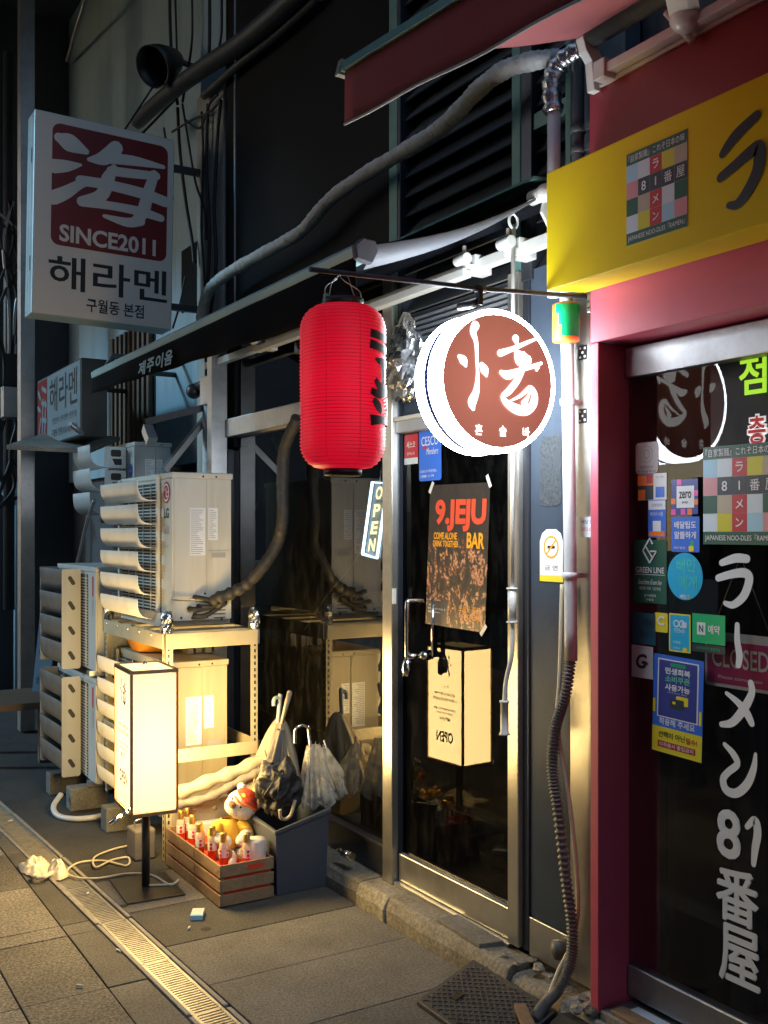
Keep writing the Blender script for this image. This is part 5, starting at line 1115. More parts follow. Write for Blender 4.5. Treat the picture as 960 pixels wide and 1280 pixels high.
# crumpled foil pouch at the door head
mb = MB(); rr_ = random.Random(11)
c0 = (2.4, 3.745, 2.423)
mb.ball(c0, (0.06, 0.105, 0.175), 26, 20)
mb.v = [tuple(Vector(v)+Vector(v).normalized()*0+ (Vector(v)-Vector(c0)).normalized()*(0.055*noise.noise(Vector(v)*16)+0.03*noise.noise(Vector(v)*38))) for v in mb.v]; mb.sm = [False]*len(mb.sm)
solo('foil_wrap', mb, 'foil', 'crumpled silver foil wrapped round a fitting beside the lantern', 'foil wrap', loc=c0)

# ================================================================== BUILDINGS TO THE LEFT
wb = thing('plaster_building', 'tall old white plaster building beyond the bar with cables and timber battens', 'building', (2.75, 8.5, 0))
def wx(name, a, b, m, parent=wb, bevel=0.0):
    mb = MB(); mb.box(a, b); return obj(name, mb, m, parent, bevel)
wx('facade_wall', (2.75, 6.43, 2.2), (3.2, 10.8, 7.4), 'whitewall')
wx('lower_wall', (2.80, 6.43, 0), (3.2, 10.8, 2.2), 'darkwall')
wx('pilaster', (2.47, 5.97, 0.0), (2.86, 6.425, 4.55), 'pilaster', bevel=0.01)
wx('upper_wall', (2.50, 5.955, 4.56), (2.9, 6.425, 7.4), 'whitewall')
wx('end_pier', (1.95, 10.82, 0.0), (3.4, 11.6, 7.4), 'darkwall')
wx('dark_recess', (2.742, 6.75, 3.35), (2.751, 7.45, 3.82), 'blackpanel')
wx('wall_joint', (2.744, 6.43, 5.02), (2.7515, 10.8, 5.045), 'blackpanel')
mb = MB(); mb.box((-3.6, 5.5, 7.0), (3.2, 16, 7.25)); obj('soffit', mb, 'soffit', wb)  # soffit carried far out over the lane to shade the upper wall
mb = MB(); mb.tube([(2.684, 10.6, 6.495), (2.519, 9.6, 6.359), (2.376, 8.7, 6.242)], 0.02, 10); obj('soffit_conduit', mb, 'alu', wb)
for k in range(9):
    y = 8.10+k*0.125
    wx('timber_batten', (2.70, y, 2.25), (2.742, y+0.052, 3.42), 'slatwood', bevel=0.004)
wx('batten_backing', (2.744, 8.06, 2.25), (2.7505, 9.25, 3.42), 'black')
wx('street_door', (2.76, 6.5, 0), (2.80, 8.0, 2.15), 'black')

def cable(pts, r, label, m='cable', name='wall_cable', group='cables on the plaster wall', n=6, cat='cable'):
    mb = MB(); mb.tube(smooth_path(pts, n), r, 8); return solo(name, mb, m, label, cat, group=group)
cable([(2.42, 7.506, 4.759), (2.4, 6.863, 4.701), (2.38, 6.132, 4.603), (2.36, 5.455, 4.489), (2.36, 4.975, 4.452), (2.36, 4.645, 4.444)], 0.055, 'thick dark pipe bundle slanting up across the plaster wall', 'darkpipe', 'pipe_bundle', None, cat='pipe')
cable([(2.44, 6.216, 4.486), (2.42, 5.594, 4.443), (2.42, 5.051, 4.405), (2.42, 4.585, 4.393)], 0.026, 'thinner dark pipe running just below the thick bundle', 'darkpipe', 'dark_pipe', None, cat='pipe')
CABS =  [[(2.46, 6.918, 5.447), (2.46, 6.902, 5.188), (2.46, 6.853, 4.861), (2.46, 6.757, 4.632)], [(2.46, 6.805, 5.397), (2.46, 6.773, 5.024), (2.46, 6.726, 4.676)], [(2.44, 6.43, 5.224), (2.44, 6.43, 4.933), (2.46, 6.587, 4.733), (2.46, 6.664, 4.609)], [(2.44, 6.121, 5.085), (2.44, 6.121, 4.857), (2.44, 6.134, 4.659)], [(2.44, 5.923, 4.997), (2.44, 5.923, 4.774), (2.44, 5.988, 4.672)], [(2.46, 6.664, 4.598), (2.44, 6.489, 4.266), (2.44, 6.358, 3.961), (2.44, 6.203, 3.752), (2.44, 6.175, 3.551)], [(2.46, 6.757, 4.604), (2.46, 6.71, 4.287), (2.46, 6.602, 3.928), (2.44, 6.43, 3.613), (2.44, 6.386, 3.445)], [(2.46, 6.602, 4.469), (2.44, 6.286, 4.304), (2.44, 6.121, 4.4), (2.44, 5.988, 4.412)], [(2.46, 6.869, 4.477), (2.44, 6.43, 4.405), (2.44, 6.121, 4.349), (2.44, 5.936, 4.359)], [(2.44, 5.936, 4.359), (2.44, 5.988, 4.153), (2.44, 6.04, 3.719), (2.44, 6.014, 3.361), (2.44, 6.121, 3.03)], [(2.46, 7.035, 4.56), (2.46, 6.918, 4.24), (2.46, 6.853, 3.998)], [(2.44, 6.258, 4.398), (2.44, 6.23, 4.079), (2.44, 6.258, 3.623), (2.44, 6.203, 3.25), (2.44, 6.286, 2.956)], [(2.44, 6.148, 4.41), (2.44, 6.175, 4.011), (2.44, 6.121, 3.537), (2.44, 6.175, 3.142)], [(2.46, 6.602, 3.415), (2.46, 6.71, 3.246), (2.46, 6.853, 3.106)], [(2.44, 6.121, 3.055), (2.44, 6.04, 2.815), (2.44, 6.121, 2.522), (2.44, 6.04, 2.212)], [(2.44, 6.203, 3.044), (2.44, 6.175, 2.682), (2.44, 6.203, 2.07)]]
CABLE_LABELS = ['leftmost thin black cable dropping onto the thick pipe bundle', 'second thin black cable from the left dropping onto the pipe bundle', 'middle black cable curving down onto the thick pipe bundle',
 'second black cable from the right dropping onto the pipe bundle', 'rightmost thicker black cable dropping onto the pipe bundle', 'long black cable curving from the bundle down beside the hanging sign',
 'slack black cable nearest the right edge of the hanging sign', 'short looped black cable tied just under the pipe bundle', 'lower short looped black cable slung under the pipe bundle',
 'black cable running straight down the middle of the pilaster', 'short black cable end dropping to the top corner of the hanging sign', 'black cable down the left half of the pilaster to the awning',
 'black cable down the pilaster beside the dark cladding panel', 'short slanting black cable at the bottom corner of the hanging sign', 'black cable dropping from the awning past the junction box', 'black cable passing behind the junction box towards the air conditioner']
for i, c in enumerate(CABS):
    cable(c, 0.008 if i % 3 else 0.012, CABLE_LABELS[i])
# hooded floodlight over the hanging sign, on a thin rod
fl = thing('floodlight', 'black hooded floodlight pointing down above the hanging red sign', 'floodlight', (2.291, 6.6, 4.806))
c0 = Vector((2.291, 6.6, 4.806))
ax = Vector((-0.75, -0.35, -0.5)).normalized(); rt = ax.cross(Vector((0, 0, 1))).normalized(); up_ = rt.cross(ax).normalized()
ff = Fr(c0, rt, up_)
mb = MB(); mb.lathe(None, [(0.0, 0.17), (0.06, 0.165), (0.085, 0.12), (0.125, 0.0), (0.135, -0.10), (0.128, -0.10), (0.118, 0.0), (0.07, 0.11), (0.0, 0.14)], 28, fr=ff) ; obj('hood', mb, 'black', fl)
mb = MB(); mb.tube([c0+Vector((0.1, 0, 0.05)), c0+Vector((0.55, 0.1, 0.05))], 0.02, 10); obj('arm', mb, 'darkpipe', fl)
# hanging blade sign
hs = thing('hanging_sign', 'large unlit white hanging sign with red character block and black Korean lettering', 'hanging sign', (1.819, 6.3, 2.935))
o_ = Vector((1.829, 6.3, 3.594)); tl = R(1.0)
hf = Fr(o_, (math.cos(tl), 0, -math.sin(tl)), (math.sin(tl), 0, math.cos(tl)))
W_, H_ = 0.868, 1.222
mb = MB(); mb.prism(hf, rrect(W_, H_), -0.18, 0.0); obj('cabinet', mb, 'signside', hs, bevel=0.006)
mb = MB(); mb.prism(hf, rrect(W_-0.012, H_-0.012), 0.001, 0.003); obj('sign_face', mb, 'signwhite', hs)
for b in (-0.3, 0.35): 
    mb = MB(); mb.prism(Fr(hf.pt(-W_/2-0.001, b, -0.06), -hf.n, hf.u), rrect(0.03, 0.09), 0.0, 0.006); obj('latch', mb, 'black', hs)
for c_ in (-0.055, -0.125):
    mb = MB(); mb.prism(Fr(hf.pt(-W_/2-0.001, 0, c_), -hf.n, hf.u), rrect(0.012, H_*0.98), 0.0, 0.008); obj('edge_rib', mb, 'signside', hs)
mb = MB(); mb.prism(hf.at(0.03, 0.185), rrect(W_*0.83, 0.735, 0.05, 5), 0.003, 0.0045); obj('red_block', mb, 'signred', hs)
def hp(x, y):   # drawing grid of the character (measured on its red block) to sign metres
    u = (x-230)/(715-230); yy_ = (y-0.21*(x-230)*0.62 - 62)/(540.0)
    return -0.33+0.72*u, 0.5525-yy_*0.735*0.98
sts = [[(255, 130, 20), (300, 150, 38), (365, 182, 14)], [(236, 262, 30), (290, 256, 24), (345, 246, 6)], [(236, 405, 30), (285, 378, 27), (335, 340, 20), (372, 318, 18)],
       [(490, 152, 30), (440, 205, 30), (378, 218, 9)], [(440, 205, 22), (560, 205, 22), (695, 222, 9)], [(482, 245, 14), (458, 300, 28), (430, 380, 27), (350, 412, 20)],
       [(470, 262, 20), (560, 266, 20), (665, 268, 18)], [(655, 262, 20), (630, 350, 25), (606, 450, 27), (560, 500, 14)], [(345, 318, 22), (450, 327, 22), (600, 355, 24), (705, 388, 24)],
       [(350, 415, 20), (480, 425, 18), (600, 443, 20), (688, 468, 16)], [(445, 474, 8), (540, 497, 20), (600, 488, 20)]]
mb = MB(); brush(mb, lambda x, y, c: hf.pt(x, y, c), [[(*hp(x, y), hw/485*0.70) for x, y, hw in st] for st in sts], c0=0.0055)
obj('character', mb, 'signwhite', hs)
lettering(hf, 'SINCE2011', 0.02, -0.105, 0.60, 0.105, 'signwhite', hs, c=0.0056, bold=0.03)
lettering(hf, '해라멘', 0.03, -0.345, 0.74, 0.205, 'inkblack', hs, c=0.0042, bold=0.012)
lettering(hf, '구월동 본점', 0.07, -0.520, 0.36, 0.085, 'inkblack', hs, c=0.0042, bold=0.015)
mb = MB(); mb.tube([hf.pt(0.12, H_/2, -0.09), c0+Vector((-0.02, 0, -0.1))], 0.006, 8); mb.tube([hf.pt(0.14, H_/2-0.005+0.03*math.sin(R(a)), -0.09+0.03*math.cos(R(a))) for a in range(0, 181, 30)], 0.005, 6); obj('hanger_rod', mb, 'cable', hs)
for b in (0.45, -0.45):
    mb = MB(); mb.box((o_.x+W_/2-0.01, 6.36, o_.z+b-0.02), (2.76, 6.40, o_.z+b+0.02)); obj('wall_arm', mb, 'darkpipe', hs)
# second shop sign, black box
s2 = thing('box_sign', 'weathered pale box sign with black returns lower on the far building', 'box sign', (2.2, 8.1, 2.38))
mb = MB(); mb.box((2.0, 7.50, 2.385), (2.19, 8.86, 2.955)); obj('sign_cabinet', mb, 'black', s2, bevel=0.004)
f = street(1.998, 8.18, 2.67)
M['sign2face'] = mat('weathered pale blue sign face', (0.16, 0.22, 0.26), 0.45, var=0.1, nscale=3, dirt=0.3, dirtcol=(0.2, 0.22, 0.24), streak=True)
mb = MB(); mb.prism(f, rrect(1.33, 0.545), 0, 0.002); obj('sign_face', mb, 'sign2face', s2)
patch(f, -0.50, 0, 0.33, 0.53, 'signred', s2, c=0.003)
mb = MB(); brush(mb, lambda x, y, c: f.pt(-0.66+x, y, c), [[(0.03, 0.18, .02), (0.1, 0.12, .02)], [(0.02, 0.05, .02), (0.1, 0.02, .015)], [(0.03, -0.2, .02), (0.12, -0.05, .015)], [(0.17, 0.2, .02), (0.30, 0.16, .02)], [(0.16, 0.08, .018), (0.31, 0.05, .02)], [(0.17, -0.06, .02), (0.31, -0.08, .02)], [(0.2, 0.1, .015), (0.18, -0.18, .02)], [(0.29, 0.08, .018), (0.26, -0.2, .02)]], c0=0.0045); obj('character', mb, 'sign2face', s2)
lettering(f, '해라멘', 0.17, 0.10, 0.84, 0.27, 'inkblack', s2, c=0.0032, bold=0.01)
patch(f, 0.17, -0.10, 0.9, 0.07, 'skyblue', s2, c=0.003) if False else None
lettering(f, '일본식 생라멘 전문점', 0.2, -0.105, 0.72, 0.05, 'navy', s2, c=0.0032); lettering(f, '구월동 본점 032-423-4236', 0.2, -0.20, 0.78, 0.06, 'inkblack', s2, c=0.0032, bold=0.01)
mb = MB(); mb.tube([(2.0, 7.48, 2.40), (1.9, 7.42, 2.46)], 0.02, 8); obj('spotlight', mb, 'alu', s2)
for y in (7.6, 8.7):
    mb = MB(); mb.tube([(2.18, y, 2.9), (2.76, y, 2.9)], 0.02, 8); obj('bracket', mb, 'darkpipe', s2)
mb = MB(); mb.tube([(2.17, 7.46, 2.9), (2.22, 7.46, 2.98), (2.76, 7.46, 2.98)], 0.02, 8); obj('cable_arm', mb, 'darkpipe', s2)
# small sheet canopy below it
mb = MB(); A, B, C_, D_ = (1.578, 8.0, 2.302), (2.046, 8.7, 2.483), (2.529, 8.3, 2.435), (2.088, 7.6, 2.266)
mb.hexa([A, D_, C_, B, tuple(Vector(A)+Vector((0, 0, .035))), tuple(Vector(D_)+Vector((0, 0, .035))), tuple(Vector(C_)+Vector((0, 0, .035))), tuple(Vector(B)+Vector((0, 0, .035)))])
solo('sheet_canopy', mb, 'cement', 'small flat sheet canopy jutting out below the weathered box sign', 'canopy', bevel=0.003)
# steel column
mb = MB(); mb.box((1.88, 8.96, 0.0), (2.0, 9.08, 7.0)); solo('steel_column', mb, 'alu', 'square grey steel column standing in front of the far building', 'column', bevel=0.006)
# things at the dark left edge
db = thing('far_building', 'dark unlit building closing the lane at the far left', 'building', (1.5, 14, 0))
mb = MB(); mb.box((0.6, 13.5, 0), (4.5, 15, 6.9)); mb.box((0.6, 12.9, 4.4), (2.6, 13.4, 4.9)); obj('wall', mb, 'darkwall', db)
ob_ = thing('opposite_blocker', 'unseen dark building row added across the lane to block sun and sky', 'building', (-8, 0, 0))
mb = MB(); mb.box((-9, -14, 0), (-7, 10.2, 13)); obj('wall', mb, 'darkwall', ob_)  # unseen blocker, stops short so sun reaches only the far left
mb = MB(); mb.box((-9, 17.5, 0), (-7, 45, 13)); obj('wall', mb, 'darkwall', ob_)  # added to keep bright sky out of the window reflection
for y in range(-12, 10, 3):
    for z in (1.0, 4.2, 7.4):
        mb = MB(); mb.box((-6.995, y, z), (-6.9, y+1.6, z+1.5)); obj('window', mb, 'blackpanel', ob_)
for x in (0.7, 1.2): 
    mb = MB(); mb.box((x, 13.40, 1.0), (x+0.35, 13.48, 2.4)); obj('window', mb, 'blackpanel', db)
pl = thing('meter_box', 'grey metal meter box with bundled cables on the dark left wall', 'meter box', (1.956, 9.6, 2.767))
mb = MB(); a = Vector((1.956, 9.6, 2.875)); mb.box(tuple(a+Vector((-0.09, 0, -0.16))), tuple(a+Vector((0.09, 0.12, 0.12)))); obj('cabinet', mb, 'alu', pl, bevel=0.008)
mb = MB(); mb.box(tuple(a+Vector((-0.07, 0.02, 0.125))), tuple(a+Vector((0.09, 0.14, 0.42)))); obj('black_cover', mb, 'black', pl, bevel=0.006)
mb = MB(); mb.tube([a+Vector((0, 0.2, -1.9)), a+Vector((0, 0.2, 3.2))], 0.05, 10); obj('support_pole', mb, 'darkpipe', pl)
rr_ = random.Random(9)
for k in range(6):
    p0 = a+Vector((rr_.uniform(-.12, .08), 0.05, 0.4)); mb = MB()
    mb.tube(smooth_path([tuple(p0+Vector((0, 0, -0.3))), tuple(p0), tuple(p0+Vector((rr_.uniform(-.1, .15), 0, 0.5))), tuple(p0+Vector((rr_.uniform(-.1, .25), 0, 1.0))), tuple(p0+Vector((rr_.uniform(-.4, .1), 0, 1.4)))], 6), 0.014, 8)
    solo('lane_cable', mb, 'cable' if k % 3 else 'alu', 'loose cable looping down above the grey meter box', 'cable', group='cables at the meter box')
for k in range(5):
    p0 = a+Vector((rr_.uniform(-.13, .1), 0.05, -0.18)); mb = MB()
    mb.tube(smooth_path([tuple(p0), tuple(p0+Vector((rr_.uniform(-.1, .05), 0, -0.3))), tuple(p0+Vector((rr_.uniform(-.15, .1), 0, -0.6))), tuple(p0+Vector((-0.2, 0, -0.8)))], 6), 0.016, 8)
    solo('lane_cable', mb, 'cable', 'loose cable hanging down below the grey meter box', 'cable', group='cables under the meter box')
fr2 = thing('welded_barrier', 'pale blue welded pipe frame standing at the dark left edge', 'pipe frame', (2.162, 10.5, -0.164))
mb = MB(); mb.tube([(1.922, 10.5, 2.147), (2.169, 10.5, 2.161)], 0.022, 8); obj('top_rail', mb, 'skyblue', fr2)
mb = MB(); mb.tube([(2.162, 10.5, 2.169), tuple((2.162, 10.5, 2.169)[:2])+(0.0,)], 0.022, 8); obj('leg', mb, 'skyblue', fr2)
mb = MB(); mb.tube([(2.011, 10.5, 2.102), (2.162, 10.5, 1.948)], 0.02, 8); obj('brace', mb, 'skyblue', fr2)
# leaning notice board and dark bench
lbd = Fr((1.747, 7.5, 0.829), (0.75, -0.66, 0), (0.10, 0.0, 1)); 
mb = MB(); mb.prism(lbd, rrect(0.13, 0.56), 0, 0.015)
M['noticeblue'] = mat('pale blue notice board', (0.16, 0.28, 0.40), 0.5, var=0.1)
nb = solo('notice_board', mb, 'noticeblue', 'narrow pale blue notice board leaning in the dark behind the stacked air conditioners', 'notice board', loc=tuple(lbd.pt(0, -0.28)))
lettering(lbd, '영업중', 0, -0.2, 0.09, 0.05, 'inkblack', nb, c=0.017); lettering(lbd, '해라멘', 0, 0.0, 0.09, 0.05, 'navy', nb, c=0.017)
mb = MB(); mb.box((1.35, 7.7, 0.0), (1.41, 7.76, 0.40)); mb.box((1.75, 7.7, 0.0), (1.81, 7.76, 0.40)); mb.box((1.2, 7.65, 0.40), (1.9, 8.4, 0.45)); mb.box((1.35, 8.3, 0.0), (1.41, 8.36, 0.40))
solo('wooden_bench', mb, 'slatwood', 'low dark wooden bench in the shadow at the far left', 'bench', bevel=0.004)

# ================================================================== AIR CONDITIONER UNITS
# local axes: x towards the wall, y away along the street, origin at the street-side near bottom corner
def scoop_mesh(x0, y0, y1, z0, h, out, t=0.004, n=10):
    """curved wind scoop: fixed to the frame at its foot, curling outwards and up"""
    pr = []
    for i in range(n+1):
        a = i/n*math.pi/2; pr.append((x0-out*math.sin(a)**0.62, z0+h*(1-math.cos(a)**0.62)))
    inn = [(x+t, z+t*0.6) for x, z in pr]
    mb = MB(); ring = pr+inn[::-1]
    k = len(ring)
    vs = [(x, y0, z) for x, z in ring]+[(x, y1, z) for x, z in ring]
    fs = [(i, i+k, (i+1) % k+k, (i+1) % k) for i in range(k)]
    mb.add(vs, fs, 0, True)
    for b in (0, k):
        for i in range(n): mb.f.append((b+i, b+i+1, b+k-2-i, b+k-1-i)); mb.mi.append(0); mb.sm.append(False)
    return mb
def make_ac(name, label, w_, d_, h_, casing, style, vanes, group, loc, logo=None, vm='vane'):
    t = thing(name, label, 'air conditioner', (0, 0, 0), group)
    def pb(nm, a, b, m, bev=0.0, par=t):
        mb = MB(); mb.box(a, b); return obj(nm, mb, m, par, bev)
    body = pb('casing', (0.004, 0.004, 0.03), (w_-0.004, d_-0.004, h_-0.02), casing, 0.006)
    pb('top_cover', (-0.004, -0.004, h_-0.032), (w_+0.004, d_+0.004, h_), casing, 0.006)
    for y in (0.08, d_-0.14): pb('foot_rail', (-0.02, y, 0.0), (w_+0.02, y+0.06, 0.03), 'alu')
    # end panels on the face that looks down the street
    sx_ = 0.56*w_; zs = 0.17*h_
    pb('service_panel', (0.008, 0.0, zs+0.003), (sx_-0.002, 0.01, h_-0.034), casing, 0.002)
    pb('service_panel', (sx_+0.002, 0.0, zs+0.003), (w_-0.006, 0.01, h_-0.034), casing, 0.002)
    pb('service_panel', (0.008, -0.001, 0.032), (w_-0.006, 0.01, zs-0.002), casing, 0.002)
    fe = along(0, -0.0005, 0)
    def lab(x0, x1, z0, z1):
        o = patch(fe, (x0+x1)/2*w_, (z0+z1)/2*h_, (x1-x0)*w_, (z1-z0)*h_, 'white', t, c=0.001, name='rating_label')
        mb = MB(); zz = z1*h_-0.012
        while zz > z0*h_+0.008:
            l = rnd.uniform(0.45, 0.92); xx = x0*w_+0.006
            mb.prism(fe.at(xx+(x1-x0)*w_*l/2-0.004, zz), rrect((x1-x0)*w_*l-0.006, 0.0035), 0.0012, 0.0016); zz -= 0.0105
        obj('print_lines', mb, 'greyprint', o)
    lab(0.28, 0.54, 0.46, 0.77); lab(0.59, 0.75, 0.56, 0.77)
    pb('handle_recess', (0.60*w_, -0.003, 0.435*h_), (0.92*w_, 0.0, 0.49*h_), casing, 0.001)
    pb('handle_hollow', (0.64*w_, -0.004, 0.445*h_), (0.88*w_, 0.0, 0.478*h_), 'greyprint', 0.0)
    mb = MB()
    for k in range(4): mb.box((0.68*w_, -0.0025, 0.045*h_+k*0.02), (0.88*w_, 0.001, 0.045*h_+k*0.02+0.006))
    obj('vent_slot', mb, 'darkgrille', t)
    mb = MB()
    for x, z in ((0.12, 0.05), (0.3, 0.045), (0.35, 0.055), (0.55, 0.05), (0.8, 0.03)): mb.box((x*w_, -0.003, z*h_), (x*w_+0.012, 0.0, z*h_+0.012))
    for x, z in ((0.5, 0.985), (0.72, 0.985), (0.53, 0.22), (0.97, 0.2)): mb.lathe(None, [(0.0, 0.005), (0.006, 0.004), (0.006, 0.0)], 8, fr=Fr((x*w_, -0.001, z*h_-0.008), (1, 0, 0), (0, 0, 1)))
    obj('screw', mb, 'darkgrille', t)
    # street face: plain margin panel then fan grille
    gy = 0.17
    pb('front_panel', (-0.003, 0.006, 0.034), (0.006, gy, h_-0.034), casing, 0.002)
    gb = pb('fan_grille', (-0.002, gy+0.01, 0.05), (0.004, d_-0.03, h_-0.05), 'darkgrille')
    mb = MB(); z = 0.06
    while z < h_-0.06: mb.box((-0.008, gy+0.012, z), (-0.002, d_-0.03, z+0.006)); z += 0.018
    for k in range(6): y = gy+0.03+k*(d_-gy-0.08)/5; mb.box((-0.010, y, 0.05), (-0.004, y+0.006, h_-0.05))
    obj('grille_bars', mb, casing, t)
    fs_ = street(-0.0035, 0.085, 0)
    if logo == 'LG':
        o = MB(); o.lathe(None, [(0.0, 0.0012), (0.058, 0.0012)], 28, fr=fs_.at(0, h_*0.87)); e = obj('logo', o, 'red', t)
        mb = MB(); q = fs_.at(0, h_*0.87, 0.002)
        arc = [(0.043*math.cos(R(a)), 0.043*math.sin(R(a)), 0.0038) for a in range(10, 361, 20)]
        brush(mb, lambda x, y, c: q.pt(x, y, c), [[(0.0, 0.022, .0038), (0.0, -0.02, .0038), (0.018, -0.02, .0038)], [(0.043, 0.002, .0034), (0.02, 0.002, .0034)], [(-0.02, 0.016, .005), (-0.0195, 0.015, .005)], arc], c0=0.0005); obj('logo_mark', mb, 'white', e)
        lettering(fs_, 'LG', 0, h_*0.735, 0.075, 0.055, 'inkblack', t, c=0.0012, bold=0.03); lettering(fs_, 'INVERTER', 0, h_*0.52, 0.07, 0.012, 'greyprint', t, c=0.0012)
        pb('badge', (-0.006, 0.05, h_*0.60), (-0.003, 0.12, h_*0.65), 'alu')
    if logo == 'blue':
        o = MB(); o.lathe(None, [(0.0, 0.0012), (0.05, 0.0012)], 28, fr=fs_.at(0, h_*0.62)); e = obj('logo', o, 'blue', t)
        lettering(fs_, 'Carrier', 0, h_*0.62, 0.075, 0.022, 'white', e, c=0.002, shear=0.2); lettering(fs_, 'INVERTER', 0, h_*0.47, 0.08, 0.02, 'orange', t, c=0.0012)
    if logo == 'redbar':
        patch(fs_, 0.02, h_*0.82, 0.03, 0.12, 'red', t, name='logo'); patch(fs_, 0.02, h_*0.62, 0.02, 0.1, 'greyprint', t, name='rating_label')
    # wind guides
    y0, y1 = gy+0.02, d_-0.02
    if style == 'scoop':
        for y in (y0-0.012, y1-0.02): pb('guide_column', (-0.022, y, 0.02), (-0.004, y+0.032, h_-0.01), vm, 0.003)
        p_ = (h_-0.05)/vanes
        for k in range(vanes):
            obj('wind_scoop', scoop_mesh(-0.022, y0, y1, 0.03+k*p_, p_*0.84, 0.108), vm, t)
    if style == 'box':
        pl_ = 0.115
        p_ = h_/vanes
        for y in (y0+0.14, y1-0.004):
            mb = MB(); q = Fr((-pl_/2-0.008, y, h_/2), (1, 0, 0), (0, 0, 1)); mb.prism(q, rrect(pl_, h_*0.94, 0.012), 0, 0.006); sp_ = obj('side_plate', mb, vm, t)
            mb = MB()
            for k in range(vanes):
                qq = Fr(q.pt(0.002, -h_*0.36+k*h_*0.235+0.01, 0.0062), q.r*math.cos(R(-58))+q.u*math.sin(R(-58)), q.u*math.cos(R(-58))-q.r*math.sin(R(-58))); mb.prism(qq, rrect(0.062, 0.025, 0.0124, 5), 0.0, 0.0012)
            obj('slot', mb, 'darkgrille', sp_)
        for k in range(vanes):
            z0 = 0.03+k*(h_-0.05)/vanes
            obj('wind_vane', scoop_mesh(-0.04, y0+0.135, y1, z0, (h_-0.05)/vanes*0.98, 0.085, 0.005), 'vaneshade', t)
    if style == 'panelscoop':
        p_ = (h_-0.02)/vanes
        for k in range(vanes):
            z0 = 0.0+k*p_
            obj('wind_scoop', scoop_mesh(-0.13, y0, y1, z0+0.012, p_*0.93, 0.14), vm, t)
            mb = MB(); q = Fr((-0.085, y0, z0+p_*0.5), (1, 0, 0), (0, 0, 1)); mb.prism(q, rrect(0.155, p_*0.9, 0.01), 0, 0.006); sp_ = obj('side_plate', mb, vm, t)
            mb = MB(); mb.prism(q.at(0.005, p_*0.18), rrect(0.075, 0.05, 0.012), 0.006, 0.0075); mb.prism(q.at(0.012, -p_*0.2), [(-0.035, 0.025), (0.035, 0.025), (0.035, -0.02), (-0.015, -0.02)], 0.006, 0.0075); obj('slot', mb, 'darkgrille', sp_)
    t.location = loc; ROOT[t.name] = Matrix.Translation(loc)
    return t
M['vaneshade'] = mat('shade grey plastic vane', (0.12, 0.135, 0.155), 0.35, var=0.2, nscale=6, dirt=0.4, dirtcol=(0.3, 0.28, 0.24))  # vanes face away from the lamp, that shade is in the grey
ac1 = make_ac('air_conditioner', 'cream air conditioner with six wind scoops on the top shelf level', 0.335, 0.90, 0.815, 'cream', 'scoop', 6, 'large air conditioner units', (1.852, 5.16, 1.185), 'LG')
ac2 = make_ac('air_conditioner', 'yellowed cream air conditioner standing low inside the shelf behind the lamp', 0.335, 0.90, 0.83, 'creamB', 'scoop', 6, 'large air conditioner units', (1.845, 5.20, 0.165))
ac3 = make_ac('air_conditioner', 'lower air conditioner with slotted wind guide in the pair stacked on the blocks', 0.33, 0.92, 0.66, 'greyac', 'box', 4, 'stacked air conditioner units', (1.722, 6.12, 0.145), 'redbar', 'greyac')
ac4 = copy_tree(ac3, loc=(1.722, 6.12, 0.815), label='upper air conditioner with slotted wind guide stacked on another one')
ac5 = make_ac('air_conditioner', 'small white air conditioner with blue round logo bracketed high on the wall', 0.27, 0.66, 0.53, 'greyac', 'panelscoop', 3, None, (2.285, 7.15, 1.80), 'blue', 'bluevane')
# its wall bracket
wbk = thing('wall_bracket', 'steel bracket with diagonal strut carrying the small white air conditioner', 'bracket', (2.5, 6.9, 1.72))
def bar_(name, p0, p1, r, m, par):
    mb = MB(); d = (Vector(p1)-Vector(p0)).normalized(); s_ = d.cross(Vector((0, 0, 1))); s_ = (s_ if s_.length > 1e-3 else Vector((1, 0, 0))).normalized()*r; u_ = s_.cross(d).normalized()*r
    P0, P1 = Vector(p0), Vector(p1)
    mb.hexa([P0-s_-u_, P0+s_-u_, P1+s_-u_, P1-s_-u_, P0-s_+u_, P0+s_+u_, P1+s_+u_, P1-s_+u_]); return obj(name, mb, m, par)
bar_('rail', (2.2, 7.25, 1.775), (2.8, 7.25, 1.775), 0.02, 'darkpipe', wbk); bar_('rail', (2.2, 7.7, 1.775), (2.8, 7.7, 1.775), 0.02, 'darkpipe', wbk); bar_('leg', (2.25, 7.28, 0.0), (2.25, 7.28, 1.755), 0.016, 'alu', wbk); bar_('leg', (2.6, 7.28, 0.0), (2.6, 7.28, 1.755), 0.016, 'darkpipe', wbk)
ob = thing('outrigger_bracket', 'dark steel arm with diagonal strut bolted to the pilaster above the shelf', 'bracket', (2.42, 6.071, 2.415))
bar_('arm', (2.05, 6.201, 2.366), (2.42, 6.071, 2.475), 0.02, 'darkpipe', ob); bar_('strut', (2.1, 6.005, 2.059), (2.42, 6.125, 2.41), 0.018, 'alu', ob); bar_('foot_plate', (2.05, 6.17, 2.328), (2.05, 6.079, 2.237), 0.03, 'alu', ob)
